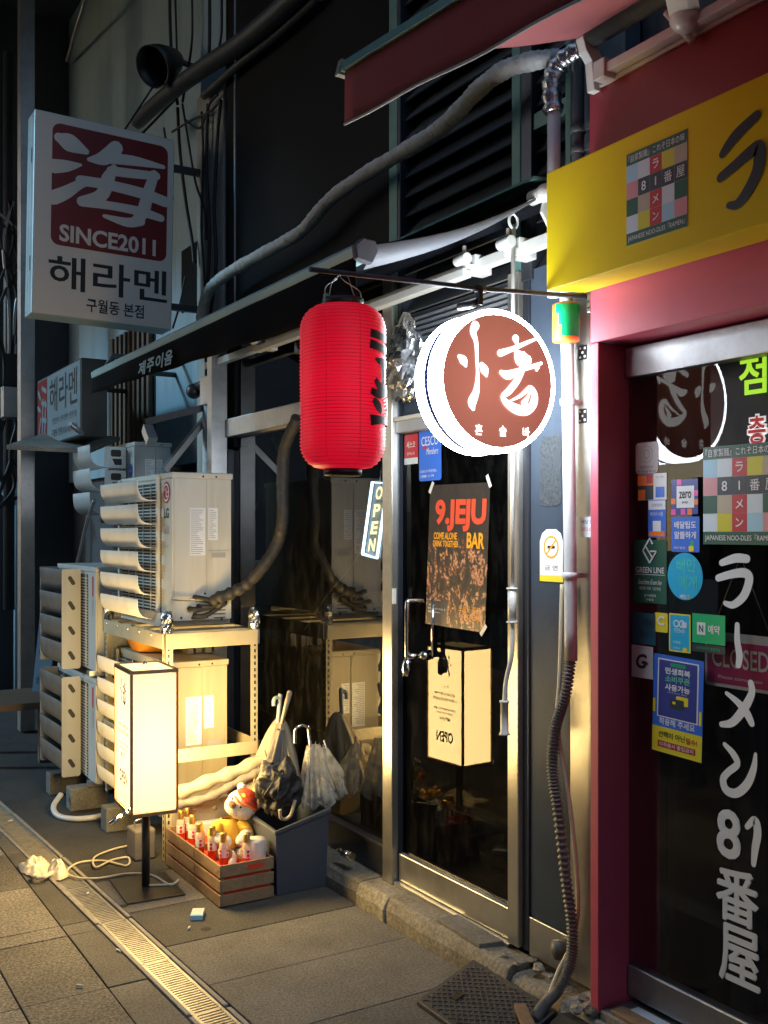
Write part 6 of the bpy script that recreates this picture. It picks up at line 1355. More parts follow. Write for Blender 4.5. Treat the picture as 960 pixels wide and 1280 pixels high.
# junction box with grey drops on the pilaster
jb = thing('junction_box', 'grey junction box and lagged pipes on the pilaster under the awning', 'junction box', (2.4, 6.02, 2.509))
c0 = Vector((2.4, 6.02, 2.568)); mb = MB(); mb.box(tuple(c0+Vector((-0.03, -0.09, -0.09))), tuple(c0+Vector((0.05, 0.09, 0.09)))); obj('cabinet', mb, 'alu', jb, bevel=0.005)
mb = MB(); mb.tube([c0+Vector((0.02, 0.05, -0.09)), c0+Vector((0.02, 0.05, -1.6))], 0.045, 12); obj('lagged_pipe', mb, 'tape', jb)
mb = MB(); mb.tube([c0+Vector((0.02, -0.05, -0.09)), c0+Vector((0.02, -0.05, -1.6))], 0.035, 12); obj('lagged_pipe', mb, 'pilaster', jb)
mb = MB(); mb.tube(smooth_path([tuple(c0+Vector((0.0, -0.12, 0.22))), tuple(c0+Vector((0.0, -0.15, 0.1))), tuple(c0+Vector((0, -0.15, -0.06))), tuple(c0+Vector((0, -0.08, -0.12)))], 5), 0.009, 8); obj('conduit_bend', mb, 'alu', jb)
mb = MB(); mb.ball(tuple(c0+Vector((-0.02, 0.22, 0.02))), 0.05, 14, 10); mb.tube([c0+Vector((0, 0.2, 0.05)), c0+Vector((0, 0.05, 0.05))], 0.03, 8); obj('camera_head', mb, 'black', jb)

# lagged refrigerant pipes from the upper air conditioner
path = smooth_path([(2.41, 4.817, 2.284), (2.4, 4.95, 2.133), (2.4, 4.979, 1.964), (2.395, 4.969, 1.749), (2.38, 5.007, 1.62), (2.311, 5.02, 1.508), (2.235, 5.06, 1.41), (2.156, 5.09, 1.36), (2.073, 5.11, 1.327), (2.10, 5.125, 1.305)], 9)
nn = len(path); rr = [0.032*(1+0.05*math.sin(i*2.1)+(0.12*math.sin(i*1.3) if i > nn*0.6 else 0)) for i in range(nn)]
mb = MB(); mb.tube(path, rr, 12); ph = solo('lagged_pipe', mb, 'browntape', 'thick brown lagged pipe looping down the bar window to the cream air conditioner', 'pipe')
for k, (dx, dz) in enumerate(((-0.02, 0.025), (0.0, -0.012), (-0.05, -0.02), (-0.02, -0.05))):
    mb = MB(); mb.tube(smooth_path([(2.14, 5.13, 1.305), (2.06+dx, 5.125, 1.30+dz), (2.005+dx, 5.125, 1.305+dz*1.3), (1.99+dx, 5.158, 1.305+dz*1.3)], 5), 0.012, 8); mb.ball((1.99+dx, 5.145, 1.305+dz*1.3), 0.015, 10, 8); obj('pipe_end', mb, 'browntape' if k % 2 else 'rubber', ph)
mb = MB(); mb.tube(smooth_path([(1.80, 5.145, 1.21), (1.83, 5.142, 1.325), (1.87, 5.14, 1.335), (2.05, 5.14, 1.318), (2.13, 5.13, 1.30)], 5), 0.005, 6); obj('thin_cable', mb, 'whitecable', ph)

# slotted angle shelf
sh = thing('storage_shelf', 'cream slotted steel shelf with taped posts carrying the air conditioners', 'shelf', (2.0, 5.6, 0))
XA, XB, YA, YC = 1.768, 2.285, 5.04, 6.10
def post(x, y, z0, z1, sx_, sy_):
    mb = MB(); mb.box((x, y, z0), (x+0.003*sx_, y+0.042*sy_, z1)); mb.box((x, y, z0), (x+0.042*sx_, y+0.003*sy_, z1)); o = obj('post', mb, 'shelf', sh)
    mb = MB(); z = z0+0.02
    while z < z1-0.02:
        mb.box((x+0.014*sx_, y-0.0012*sy_, z), (x+0.024*sx_, y, z+0.018)); mb.box((x-0.0012*sx_, y+0.016*sy_, z), (x, y+0.026*sy_, z+0.018)); z += 0.034
    obj('keyhole_slots', mb, 'darkgrille', o)
post(XA, YA, 0.0, 1.25, 1, 1); post(XB, YA, 0.0, 1.25, -1, 1); post(XA, YC, 0.14, 1.25, 1, -1); post(XB, YC, 0.0, 1.25, -1, -1)
def cap_(x, y):
    mb = MB(); mb.lathe((x, y, 1.165), [(0.03, 0), (0.033, 0.03), (0.030, 0.05), (0.032, 0.075), (0.027, 0.10), (0.02, 0.115), (0.0, 0.118)], 10, wob=lambda th, i: 1+0.10*math.sin(3*th+i*1.7)); mb.sm = [False]*len(mb.sm); obj('post_cap', mb, 'foil', sh)
cap_(XA+0.016, YA+0.016); cap_(XB-0.016, YA+0.016); cap_(XA+0.016, YC-0.016)
def beam(a, b):
    mb = MB(); mb.box(a, b); obj('beam', mb, 'shelf', sh, 0.003)
for z0, z1 in ((1.085, 1.165), (0.50, 0.568)):
    beam((XA+0.005, YA-0.012, z0), (XB-0.005, YA-0.0025, z1)); beam((XA-0.012, YA+0.005, z0), (XA-0.0025, YC-0.005, z1)); beam((XA+0.005, YC+0.0025, z0), (XB-0.005, YC+0.012, z1)); beam((XB+0.0025, YA+0.005, z0), (XB+0.012, YC-0.005, z1))
for z in (1.156,):
    for k in range(4):
        y = YA+0.06+k*0.25; mb = MB(); mb.box((XA, y, z), (XB, y+0.12, z+0.012)); obj('deck_plank', mb, 'shelf', sh, 0.002)
mb = MB()
for k in range(5): mb.lathe(None, [(0.0, 0.006), (0.007, 0.005), (0.007, 0.0)], 8, fr=Fr((XA-0.012, YA+0.18+k*0.2, 1.145), (0, -1, 0), (0, 0, 1)))
obj('bolt', mb, 'chrome', sh)
mb = MB(); mb.hexa([(1.80, 5.22, 1.185), (1.835, 5.22, 1.185), (1.835, 5.90, 1.185), (1.80, 5.90, 1.185), (1.815, 5.20, 1.255), (1.84, 5.20, 1.255), (1.84, 5.92, 1.255), (1.815, 5.92, 1.255)]); 
solo('drip_board', mb, 'greyac', 'grey tilted board lying on the shelf under the cream air conditioner', 'board', bevel=0.002)
# orange basin on the lower unit
mb = MB(); c0 = (1.95, 5.75, 1.0); prof = [(0.0, 0.004), (0.10, 0.0), (0.125, 0.01), (0.16, 0.085), (0.175, 0.09), (0.175, 0.096), (0.155, 0.095), (0.118, 0.018), (0.0, 0.014)]
mb.lathe(c0, prof, 32); solo('plastic_basin', mb, 'basin', 'orange plastic basin wedged between the two shelf air conditioners', 'basin', loc=c0)
mb = MB()
for i, (x, y, hgt) in enumerate(((2.06, 5.5, 0.07), (2.12, 5.52, 0.075), (2.17, 5.5, 0.065), (2.23, 5.52, 0.08))): mb.box((x, y, 0.998), (x+0.035, y+0.09, 0.998+hgt))
solo('cardboard_stack', mb, 'greyprint', 'row of small grey boxes kept under the top shelf deck', 'boxes')
# concrete blocks
for a, b, lab in (((1.655, 5.69, 0), (1.86, 5.80, 0.138), 'concrete foot block under the far shelf post, nearest the lamp'), ((1.60, 6.235, 0), (1.83, 6.35, 0.138), 'middle concrete foot block under the stacked air conditioners'), ((1.585, 6.69, 0), (1.82, 6.80, 0.138), 'farthest concrete foot block under the stacked air conditioners')):
    mb = MB(); mb.box(a, b); solo('foot_block', mb, 'cement', lab, 'concrete block', group='concrete foot blocks', bevel=0.008)
mb = MB(); mb.tube(smooth_path([(1.76, 6.0, 0.022), (1.66, 5.98, 0.02), (1.56, 6.02, 0.018), (1.50, 6.14, 0.018), (1.50, 6.24, 0.05), (1.56, 6.3, 0.10)], 6), 0.016, 12); solo('drain_hose', mb, 'whitepipe', 'short white drain hose curling on the ground by the foot blocks', 'hose')
mb = MB(); mb.tube(smooth_path([(1.9, 6.801, 1.898), (1.9, 6.996, 1.74), (1.9, 7.158, 1.547), (1.9, 7.415, 1.285), (1.9, 7.595, 1.102)], 6), 0.012, 8); solo('grey_cable', mb, 'alu', 'loose grey cable dangling behind the stacked air conditioners', 'cable')

# ================================================================== STANDING LAMP SIGN
lp = thing('lamp_sign', 'tall glowing box lamp on a black post with OPEN printed on its street side', 'lit sign', (1.566, 4.735, 0), rotz=R(-4))
LM = ROOT[lp.name]; BX, BY, Z0, Z1 = 0.105, 0.158, 0.395, 1.045
def lpt(x, y, z): return tuple(LM @ Vector((x, y, z)))
def lbox(name, a, b, m, par=lp, bev=0.0):
    mb = MB(); mb.box(a, b); mb.v = [lpt(*v) for v in mb.v]; return obj(name, mb, m, par, bev)
lbox('base_plate', (-0.135, -0.20, 0.0), (0.135, 0.16, 0.008), 'lamptop', bev=0.002)
mb = MB(); mb.tube([lpt(0, 0, 0.006), lpt(0, 0, Z0)], 0.019, 16); obj('post', mb, 'lamptop', lp)
lbox('bottom_frame', (-BX-0.004, -BY-0.004, Z0-0.018), (BX+0.004, BY+0.004, Z0), 'brownframe', bev=0.002)
for sx_, sy_ in ((-1, -1), (1, -1), (-1, 1), (1, 1)): lbox('corner_frame', (sx_*BX-0.006, sy_*BY-0.006, Z0), (sx_*BX+0.006, sy_*BY+0.006, Z1-0.014), 'brownframe', bev=0.001)
for s_ in (-1, 1):
    lbox('acrylic_face', (s_*BX-0.002*s_, -BY+0.006, Z0+0.001), (s_*BX-0.005*s_, BY-0.006, Z1-0.014), 'lampface')
    lbox('acrylic_face', (-BX+0.006, s_*BY-0.002*s_, Z0+0.001), (BX-0.006, s_*BY-0.005*s_, Z1-0.014), 'lampface')
    lbox('top_frame', (s_*BX-0.008, -BY-0.004, Z1-0.013), (s_*BX+0.008, BY+0.004, Z1+0.004), 'brownframe', bev=0.001)
    lbox('top_frame', (-BX+0.0085, s_*BY-0.008, Z1-0.013), (BX-0.0085, s_*BY+0.008, Z1+0.0035), 'brownframe', bev=0.001)
M['lamptopface'] = lit('lit lamp top', (1.0, 0.66, 0.22), 1.3, (0.5, 0.45, 0.35))
lbox('top_face', (-BX+0.008, -BY+0.008, Z1-0.006), (BX-0.008, BY-0.008, Z1-0.001), 'lamptopface')
for (pos, n_) in (((BX-0.001, 0), (1, 0)), ((-BX+0.001, 0), (-1, 0)), ((0, BY-0.001), (0, 1)), ((0, -BY+0.001), (0, -1))):
    ld = bpy.data.lights.new('lamp_glow', 'AREA'); ld.shape = 'RECTANGLE'; ld.size = 2*(BY if n_[0] else BX)-0.016; ld.size_y = Z1-Z0-0.02
    ld.color = (1.0, 0.67, 0.25); ld.energy = 24.0*math.pi*ld.size*ld.size_y
    lo = bpy.data.objects.new('lamp_glow', ld); COL.objects.link(lo); lo.parent = lp
    lo.location = (pos[0], pos[1], (Z0+Z1)/2-0.006)
    lo.rotation_euler = Vector((-n_[0], -n_[1], 0)).to_track_quat('Z', 'Y').to_euler()
mb = MB(); mb.ball(lpt(0.0, 0.02, Z1+0.012), 0.012, 10, 8); obj('top_knob', mb, 'chrome', lp)
q = LM.to_3x3()
for s_ in (-1, 1):
    fr = Fr(lpt(s_*BX-0.0015*s_, 0, (Z0+Z1)/2), q @ Vector((0, s_*1.0, 0)), (0, 0, 1))
    mb = MB(); brush(mb, lambda x, y, c: fr.pt(x, y+0.20, c), glyph_strokes(0.085), c0=0.0022)
    for ch, a in (('혼', -0.03), ('술', 0.0), ('바', 0.03)): put_text(mb, fr, ch, a, 0.098, 0.011, 0.013, 0.0022, 0.02)
    for t_, b_, w__, h__ in (('혼자여도 늘 좋은 하루', 0.055, 0.13, 0.015), ('더 없이 편안한 혼술바', 0.025, 0.155, 0.015), ('제주 감성 혼자 와도 좋아', -0.03, 0.14, 0.013), ('구월동 9.제주 혼술바', -0.053, 0.11, 0.010), ('@9.JEJU', -0.085, 0.07, 0.018), ('OPEN', -0.185, 0.105, 0.052)):
        put_text(mb, fr, t_, 0, b_, w__*1.4, h__*1.15, 0.0022, 0.025)
    obj('lettering', mb, 'lampink', lp)
mb = MB(); mb.tube([(1.36, 4.62, 0.357), (1.415, 4.62, 0.386)], 0.011, 10); mb.tube([(1.415, 4.62, 0.386), (1.452, 4.62, 0.406)], 0.008, 10); mb.ball((1.452, 4.62, 0.406), 0.013, 10, 8); obj('pull_rod', mb, 'chrome', lp)
mb = MB(); mb.prism(Fr(lpt(0.06, BY+0.001, Z1-0.07), (-1, 0, 0), (0, 0, 1)), rrect(0.03, 0.016, 0.007), 0, 0.012); obj('switch', mb, 'chrome', lp)
# its flex on the ground and white bag
mb = MB(); mb.tube(smooth_path([lpt(0.01, -0.02, 0.012), (1.674, 4.676, 0.012), (1.72, 4.714, 0.012), (1.661, 4.671, 0.012), (1.634, 4.847, 0.012), (1.545, 4.942, 0.008), (1.392, 4.954, 0.008), (1.305, 5.034, 0.008), (1.303, 5.146, 0.008), (1.39, 5.237, 0.008), (1.501, 5.199, 0.008), (1.576, 5.065, 0.008), (1.622, 5.186, 0.008), (1.535, 5.175, 0.013), (1.434, 5.105, 0.013), (1.472, 5.27, 0.01), (1.59, 5.361, 0.008), (1.704, 5.381, 0.01)], 8), 0.0055, 8)
solo('power_cord', mb, 'whitecable', 'cream power cord coiled on the pavement between lamp and plastic bag', 'cord')
M['bag2'] = M['bag']
c0 = Vector((1.188, 5.217, 0.0)); 
def lump(c, r, seed, amp=0.35, freq=7.0, seg=30, rings=18, flat=0.0, ridge=False):
    mb = MB(); mb.ball(c, r, seg, rings); out = []
    for v in mb.v:
        d = Vector(v)-Vector(c); n_ = noise.noise(Vector(v)*freq+Vector((seed, 0, 0)))*amp + noise.noise(Vector(v)*freq*2.7+Vector((seed*2, 3, 0)))*amp*0.5
        if ridge: n_ = noise.noise(Vector(v)*freq+Vector((seed, 0, 0)))*amp + (0.25-abs(noise.noise(Vector(v)*freq*1.6+Vector((seed, 5, 0)))))*amp*1.3 + (0.2-abs(noise.noise(Vector(v)*freq*4+Vector((seed, 9, 0)))))*amp*0.5
        p = Vector(c)+d*(1+n_); p.z = max(p.z, flat); out.append(tuple(p))
    mb.v = out; return mb
def crumple(mb, c, rx, ry, h, seed, n=26, seg=72):
    vs = []
    for i in range(n+1):
        r = i/n
        for k in range(seg):
            th = 2*math.pi*k/seg
            e_ = 1+0.22*noise.noise(Vector((math.cos(th)*1.6, math.sin(th)*1.6, seed)))+0.08*noise.noise(Vector((math.cos(th)*6, math.sin(th)*6, seed)))
            x, y = r*rx*e_*math.cos(th), r*ry*e_*math.sin(th)
            q_ = Vector((x*18, y*18, seed)); rid = (1-2.6*abs(noise.noise(q_)))*0.6+(1-2.4*abs(noise.noise(q_*2.1+Vector((3, 1, 0)))))*0.35
            fold = 0.5+0.5*math.cos(5*th+seed+3*r)
            z = 0.004+h*max(0.0, (1-r**2.2))*(0.55+0.45*rid)+0.010*r*max(0, rid)*fold
            vs.append((c[0]+x, c[1]+y, max(0.003, z)))
    mb.add(vs, [(i*seg+k, i*seg+(k+1) % seg, (i+1)*seg+(k+1) % seg, (i+1)*seg+k) for i in range(n) for k in range(seg)], 0, True)
mb = MB(); crumple(mb, (c0.x-0.01, c0.y+0.05), 0.075, 0.14, 0.06, 3.0); crumple(mb, (c0.x+0.06, c0.y-0.10), 0.05, 0.085, 0.085, 8.0)
lp_ = smooth_path([(c0.x-0.03, c0.y-0.06, 0.02), (c0.x-0.06, c0.y-0.15, 0.03), (c0.x-0.02, c0.y-0.19, 0.035), (c0.x+0.03, c0.y-0.13, 0.03)], 8); mb.tube(lp_, [0.010+0.003*math.sin(i*1.3) for i in range(len(lp_))], 8)
solo('plastic_bag', mb, 'bag', 'crumpled white plastic bag lying across the drain', 'bag', loc=(c0.x, c0.y, 0))
tb = thing('transformer_box', 'small grey brown power box with carrying handle behind the lamp post', 'power box', (1.693, 5.172, 0.0))
c0 = Vector((1.693, 5.172, 0.0)); mb = MB(); mb.box((c0.x-0.055, c0.y-0.05, 0.0), (c0.x+0.055, c0.y+0.09, 0.155)); obj('case', mb, 'greycloth', tb, bevel=0.01)
mb = MB(); mb.tube(smooth_path([(c0.x-0.04, c0.y, 0.15), (c0.x-0.035, c0.y, 0.195), (c0.x+0.03, c0.y, 0.195), (c0.x+0.04, c0.y, 0.15)], 5), 0.005, 8); obj('handle', mb, 'chrome', tb)
# cigarette packet and butts
c0 = Vector((1.638, 4.249, 0.0)); mb = MB()
q = Matrix.Rotation(R(-28), 3, 'Z')
def qb(mb, a, b, mi=0):
    m_ = MB(); m_.box(a, b); mb.add([tuple(c0+q @ Vector(v)) for v in m_.v], m_.f, mi)
qb(mb, (-0.026, -0.044, 0.001), (0.026, 0.044, 0.022), 0); qb(mb, (-0.0262, -0.0442, 0.0012), (0.0262, -0.018, 0.0222), 1)
pk = solo('cigarette_packet', mb, ['offwhite', 'skyblue'], 'crushed white and blue cigarette packet on the pavement before the crate', 'packet')
for x, y in ((98, 1112), (148, 1193), (100, 1232), (109, 1188), (8, 1022), (16, 1028)):
    c = Vector((-0.649, -3.387, 0.0)) if False else None
BUTTS = [(1.3, 4.773, 0.006), (1.23, 4.058, 0.006), (1.013, 3.817, 0.006), (1.248, 6.212, 0.006), (1.554, 4.133, 0.006)]
for c in BUTTS:
    mb = MB(); a = rnd.uniform(0, 3.1); d = Vector((math.cos(a), math.sin(a), 0))*0.014; mb.tube([Vector(c)-d, Vector(c)+d], 0.0042, 8); solo('cigarette_butt', mb, 'offwhite', 'dropped white cigarette butt on the pavement slabs', 'litter', group='cigarette butts on the pavement')

# ================================================================== CRATE, BOTTLES, BEAR
CX0, CX1, CY0, CY1 = 1.757, 2.022, 4.285, 5.0
cr = thing('wooden_crate', 'slatted wooden crate lined in red holding miniature bottles beside the bin', 'crate', ((CX0+CX1)/2, (CY0+CY1)/2, 0))
def cs(name, a, b, m='wood', bev=0.002): mb = MB(); mb.box(a, b); return obj(name, mb, m, cr, bev)
for (z0, z1) in ((0.006, 0.056), (0.070, 0.122), (0.136, 0.190)):
    for ya, yb in ((CY0, 4.60), (4.604, CY1)):
        cs('slat', (CX0, ya, z0+rnd.uniform(-.002, .002)), (CX0+0.009, yb, z1), bev=0.002)
    for y in (CY0, CY1-0.009): cs('slat', (CX0+0.0095, y, z0), (CX1-0.0095, y+0.009, z1))
    cs('slat', (CX1-0.009, CY0, z0), (CX1, CY1, z1))
for x in (CX0+0.010, CX1-0.024):
    for y in (CY0+0.010, 4.595, CY1-0.024): cs('corner_post', (x, y, 0.002), (x+0.014, y+0.014, 0.186))
cs('floor_board', (CX0+0.01, CY0+0.01, 0.02), (CX1-0.01, CY1-0.01, 0.03))
cs('divider', (CX0+0.025, 4.70, 0.035), (CX1-0.025, 4.709, 0.17))
mb = MB(); mb.box((CX0+0.0105, CY0+0.0105, 0.035), (CX0+0.0135, CY1-0.0105, 0.16)); mb.box((CX0+0.014, CY0+0.0105, 0.035), (CX1-0.0105, CY0+0.0135, 0.165)); mb.box((CX0+0.014, CY0+0.014, 0.04), (CX1-0.0105, CY1-0.0105, 0.135)); obj('red_lining', mb, 'redfelt', cr)
mb = MB(); mb.prism(along(1.93, CY0, 0.163), rrect(0.085, 0.024, 0.011), 0.0002, 0.0012); obj('hand_hole', mb, 'redfelt', cr)
def make_bottle():
    t = thing('miniature_bottle', 'gold capped miniature bottle of red liquor in the crate', 'bottle', (0, 0, 0), 'miniature bottles in the crate')
    mb = MB(); mb.lathe((0, 0, 0), [(0.0, 0), (0.019, 0.0), (0.0213, 0.004), (0.0213, 0.092)], 18); mb.lathe((0, 0, 0.092), [(0.021, 0), (0.020, 0.001), (0.0, 0.001)], 18); obj('liquor', mb, 'liquid', t)
    mb = MB(); mb.lathe((0, 0, 0), [(0.0218, 0.080), (0.0216, 0.115), (0.016, 0.130), (0.0125, 0.138)], 18); obj('glass_neck', mb, 'bottleglass', t)
    mb = MB(); mb.lathe((0, 0, 0), [(0.0222, 0.064), (0.0222, 0.104)], 18); l = obj('paper_label', mb, 'offwhite', t)
    mb = MB()
    for k in range(4):
        th = R(k*90+45)
        for dz, hh in ((0.094, 0.012), (0.075, 0.016)):
            q_ = Fr((0.0226*math.cos(th), 0.0226*math.sin(th), dz), (-math.sin(th), math.cos(th), 0), (0, 0, 1)); mb.prism(q_, rrect(0.012, hh, 0.004), 0, 0.0006)
    obj('label_print', mb, 'red', l)
    mb = MB(); mb.lathe((0, 0, 0), [(0.0145, 0.128), (0.0152, 0.13), (0.0152, 0.172), (0.013, 0.175), (0.0, 0.175)], 18); obj('cap', mb, 'goldcap', t)
    return t
BP = [(1.944, 5.241, 0.12), (2.067, 5.422, 0.12), (1.98, 5.148, 0.12), (1.922, 4.919, 0.12), (1.92, 4.796, 0.12), (1.903, 4.629, 0.12), (2.01, 4.636, 0.12)]
spots = [(1.80, 4.90), (1.845, 4.93), (1.82, 4.79), (1.80, 4.64), (1.83, 4.555), (1.835, 4.43), (1.925, 4.37)]
blab = ['gold capped miniature bottle farthest from the bin, by the lamp post', 'gold capped miniature bottle behind the farthest front one in the crate', 'gold capped miniature bottle just before the crate divider', 'third gold capped miniature bottle along the street side of the crate', 'gold capped miniature bottle beside the third, near the middle of the crate', 'gold capped miniature bottle at the near left corner of the crate', 'gold capped miniature bottle standing in front of the frosted jar']
b0 = make_bottle()
for i, (x, y) in enumerate(spots):
    o = b0 if i == 0 else copy_tree(b0)
    o.location = (x, y, 0.118); o['label'] = blab[i]; o.rotation_euler = (0, 0, rnd.uniform(0, 3))
# frosted jar
jr = thing('frosted_jar', 'frosted white jar fading to orange at the bin end of the crate', 'jar', (1.975, 4.36, 0.09))
mb = MB(); mb.lathe((1.972, 4.37, 0.118), [(0.0, 0), (0.042, 0.0), (0.045, 0.005), (0.045, 0.055)], 24); obj('lower_glass', mb, 'orange', jr)
mb = MB(); mb.lathe((1.972, 4.37, 0.173), [(0.045, 0), (0.045, 0.075), (0.040, 0.088), (0.0, 0.09)], 24); obj('upper_glass', mb, 'jar', jr)
# dried pods
for i, (x, y, z) in enumerate(((1.86, 4.44, 0.185), (1.845, 4.75, 0.20))):
    mb = lump((x, y, z), (0.022, 0.016, 0.026), 2+i, 0.3, 40, 14, 10, 0.0); solo('pine_cone', mb, 'plushbrown', ('brown cone resting among the bottles near the frosted jar', 'brown cone resting among the bottles near the divider')[i], 'cone', group='cones in the crate')
mb = MB(); mb.ball((1.862, 4.39, 0.14), (0.022, 0.02, 0.045), 12, 8); solo('small_figurine', mb, 'jar', 'small pale figurine wedged at the near end of the crate', 'figurine')
# plush bear
br = thing('plush_bear', 'white plush bear with red cap and yellow shirt sitting in the crate', 'plush toy', (1.965, 4.62, 0.09))
HC = Vector((1.999, 4.6, 0.36))
rim, cam_ = Vector((0.8536, -0.521, 0)), Vector((-0.521, -0.8536, 0))
look = (cam_*0.86-rim*0.34+Vector((0, 0, 0.22))).normalized()
up2 = (Vector((0, 0, 0.80))+rim*0.62); up2 = (up2-look*up2.dot(look)).normalized()
rgt = up2.cross(look)
BM = Matrix((rgt, up2, look)).transposed()
def bp(a, b, c): return HC+rgt*a+up2*b+look*c
mb = MB(); mb.ball(HC, (0.078, 0.070, 0.072), 26, 18, M3=BM); mb.ball(bp(-0.01, -0.022, 0.035), (0.052, 0.040, 0.045), 20, 12, M3=BM); obj('head', mb, 'plush', br)
mb = MB(); mb.ball(bp(-0.005, -0.002, 0.085), (0.022, 0.017, 0.015), 16, 10, M3=BM); obj('nose', mb, 'plushbrown', br)
for s_ in (-1, 1):
    mb = MB(); mb.ball(bp(s_*0.030, 0.012, 0.066), 0.0055, 10, 8); obj('eye', mb, 'inkblack', br)
    mb = MB(); mb.ball(bp(s_*0.062, 0.058, -0.01), (0.022, 0.022, 0.014), 14, 10, M3=BM); obj('ear', mb, 'plush', br)
fr_c = Fr(bp(0.004, 0.030, -0.012), look.cross(up2)*-1, look); fr_c.n = up2
mb = MB(); mb.lathe(None, [(0.072, 0.0), (0.068, 0.018), (0.054, 0.036), (0.03, 0.046), (0.0, 0.049)], 26, fr=fr_c); obj('cap', mb, 'plushred', br)
mb = MB(); mb.lathe(None, [(0.0725, -0.004), (0.0745, 0.002), (0.0725, 0.01)], 26, fr=fr_c); mb.prism(fr_c.at(0, 0.05), [(-0.05, 0), (-0.03, 0.035), (0, 0.048), (0.03, 0.035), (0.05, 0)], 0.0, 0.005); obj('cap_brim', mb, 'orange', br)
mb = MB(); mb.ball(bp(0.0, 0.055, 0.045), (0.014, 0.011, 0.008), 10, 8, M3=BM); obj('cap_badge', mb, 'signyellow', br)
BC = Vector((1.932, 4.62, 0.257))
mb = MB(); mb.ball(BC+Vector((0, 0, -0.06)), (0.062, 0.062, 0.09), 22, 14); obj('body', mb, 'plush', br)
mb = MB(); mb.lathe((BC.x, BC.y, BC.z-0.075), [(0.085, 0), (0.080, 0.02), (0.070, 0.06), (0.058, 0.10), (0.03, 0.12)], 24, wob=lambda th, i: 1+0.05*math.sin(5*th+i)); obj('shirt', mb, 'plushyellow', br)
for (p0, p1, p2) in ((BC+Vector((-0.05, -0.01, 0.015)), BC+Vector((-0.085, -0.05, -0.02)), BC+Vector((-0.05, -0.11, -0.035))), (BC+Vector((0.055, -0.02, 0.01)), BC+Vector((0.07, -0.07, -0.02)), BC+Vector((0.02, -0.12, -0.04)))):
    mb = MB(); pth = smooth_path([tuple(p0), tuple(p1), tuple(p2)], 6); mb.tube(pth, [0.030-0.004*abs(i/len(pth)-0.5) for i in range(len(pth))], 14); mb.ball(p2, 0.027, 14, 10); obj('arm', mb, 'plush', br)
    mb = MB(); mb.tube(pth[:8], [0.035]*8, 14); obj('sleeve', mb, 'plushyellow', br)
for sx_ in (-1, 1):
    mb = MB(); mb.tube(smooth_path([tuple(BC+Vector((sx_*0.035, -0.03, -0.11))), tuple(BC+Vector((sx_*0.045, -0.09, -0.115))), tuple(BC+Vector((sx_*0.05, -0.14, -0.11)))], 5), 0.034, 14); mb.ball(BC+Vector((sx_*0.05, -0.145, -0.105)), (0.038, 0.03, 0.042), 14, 10); obj('leg', mb, 'plush', br)

# ================================================================== UMBRELLA BIN
bn = thing('umbrella_bin', 'charcoal plastic bin with a sloping open top holding old umbrellas', 'bin', (2.175, 4.45, 0))
bx0, bx1, by0, by1 = 2.032, 2.312, 4.285, 4.62
zl, zr = 0.302, 0.368; tp = 0.012
def ring(off, zl_, zr_, y_in=0.0):
    return [(bx0+off, by0+off, zl_), (bx1-off, by0+off, zr_), (bx1-off, by1-off, zr_+0.015), (bx0+off, by1-off, zl_+0.015)]
mb = MB(); o0 = [(x+tp*(1 if x < 2.1 else -1), y+tp*(1 if y < 4.4 else -1), 0.0) for x, y, z in ring(0, 0, 0)]
o1, i1, i0 = ring(0, zl, zr), ring(0.007, zl, zr), [(x, y, 0.02) for x, y, z in ring(0.02, 0, 0)]
vs = o0+o1+i1+i0; fs = [(3, 2, 1, 0), (12, 13, 14, 15)]
for k in range(4):
    j = (k+1) % 4; fs += [(k, j, 4+j, 4+k), (4+k, 4+j, 8+j, 8+k), (8+k, 8+j, 12+j, 12+k)]
mb.add(vs, fs); obj('body', mb, 'binplastic', bn, bevel=0.008)
mb = MB(); oo, ii = ring(-0.008, zl+0.004, zr+0.004), ring(0.010, zl+0.004, zr+0.004); vs = [tuple(Vector(p)+Vector((0, 0, -0.018))) for p in oo]+oo+ii+[tuple(Vector(p)+Vector((0, 0, -0.018))) for p in ii]
fs = []
for k in range(4):
    j = (k+1) % 4; fs += [(k, j, 4+j, 4+k), (4+k, 4+j, 8+j, 8+k), (8+k, 8+j, 12+j, 12+k), (12+k, 12+j, j, k)]
mb.add(vs, fs); obj('rim', mb, 'binplastic', bn, bevel=0.003)
def hook(c, top, r, lean, m, rad):
    """crook handle: shaft from c to top, hook bending over by lean"""
    t_ = Vector(top); d = Vector(lean).normalized(); pts = [tuple(c), tuple(t_)]
    pts += [tuple(t_+d*r*(1-math.cos(R(a)))+Vector((0, 0, r*math.sin(R(a))))) for a in range(30, 181, 30)]
    pts.append(tuple(t_+d*2*r+Vector((0, 0, -r*1.4))))
    mb = MB(); mb.tube(smooth_path(pts, 5), rad, 10); return mb
def drape(c_top, c_bot, r_top, r_bot, folds, m, name, parent, depth=0.25, n=14, seg=72, thin=0.0015, sag=1.0, seed=0):
    mb = MB(); vs = []
    a, b = Vector(c_top), Vector(c_bot)
    for i in range(n+1):
        t_ = i/n; c = a.lerp(b, t_); r = r_top+(r_bot-r_top)*(t_**sag)
        for k in range(seg):
            th = 2*math.pi*k/seg
            f_ = 1+depth*t_**0.6*math.sin(folds*th+seed+1.5*t_)+0.12*t_*noise.noise(Vector((math.cos(th)*2, math.sin(th)*2, t_*3+seed)))
            vs.append((c.x+r*f_*math.cos(th), c.y+r*f_*math.sin(th), c.z+0.02*t_*math.sin(folds*th+1+seed)))
    mb.add(vs, [(i*seg+k, i*seg+(k+1) % seg, (i+1)*seg+(k+1) % seg, (i+1)*seg+k) for i in range(n) for k in range(seg)], 0, True)
    return obj(name, mb, m, parent)
U = 'old umbrellas in the bin'
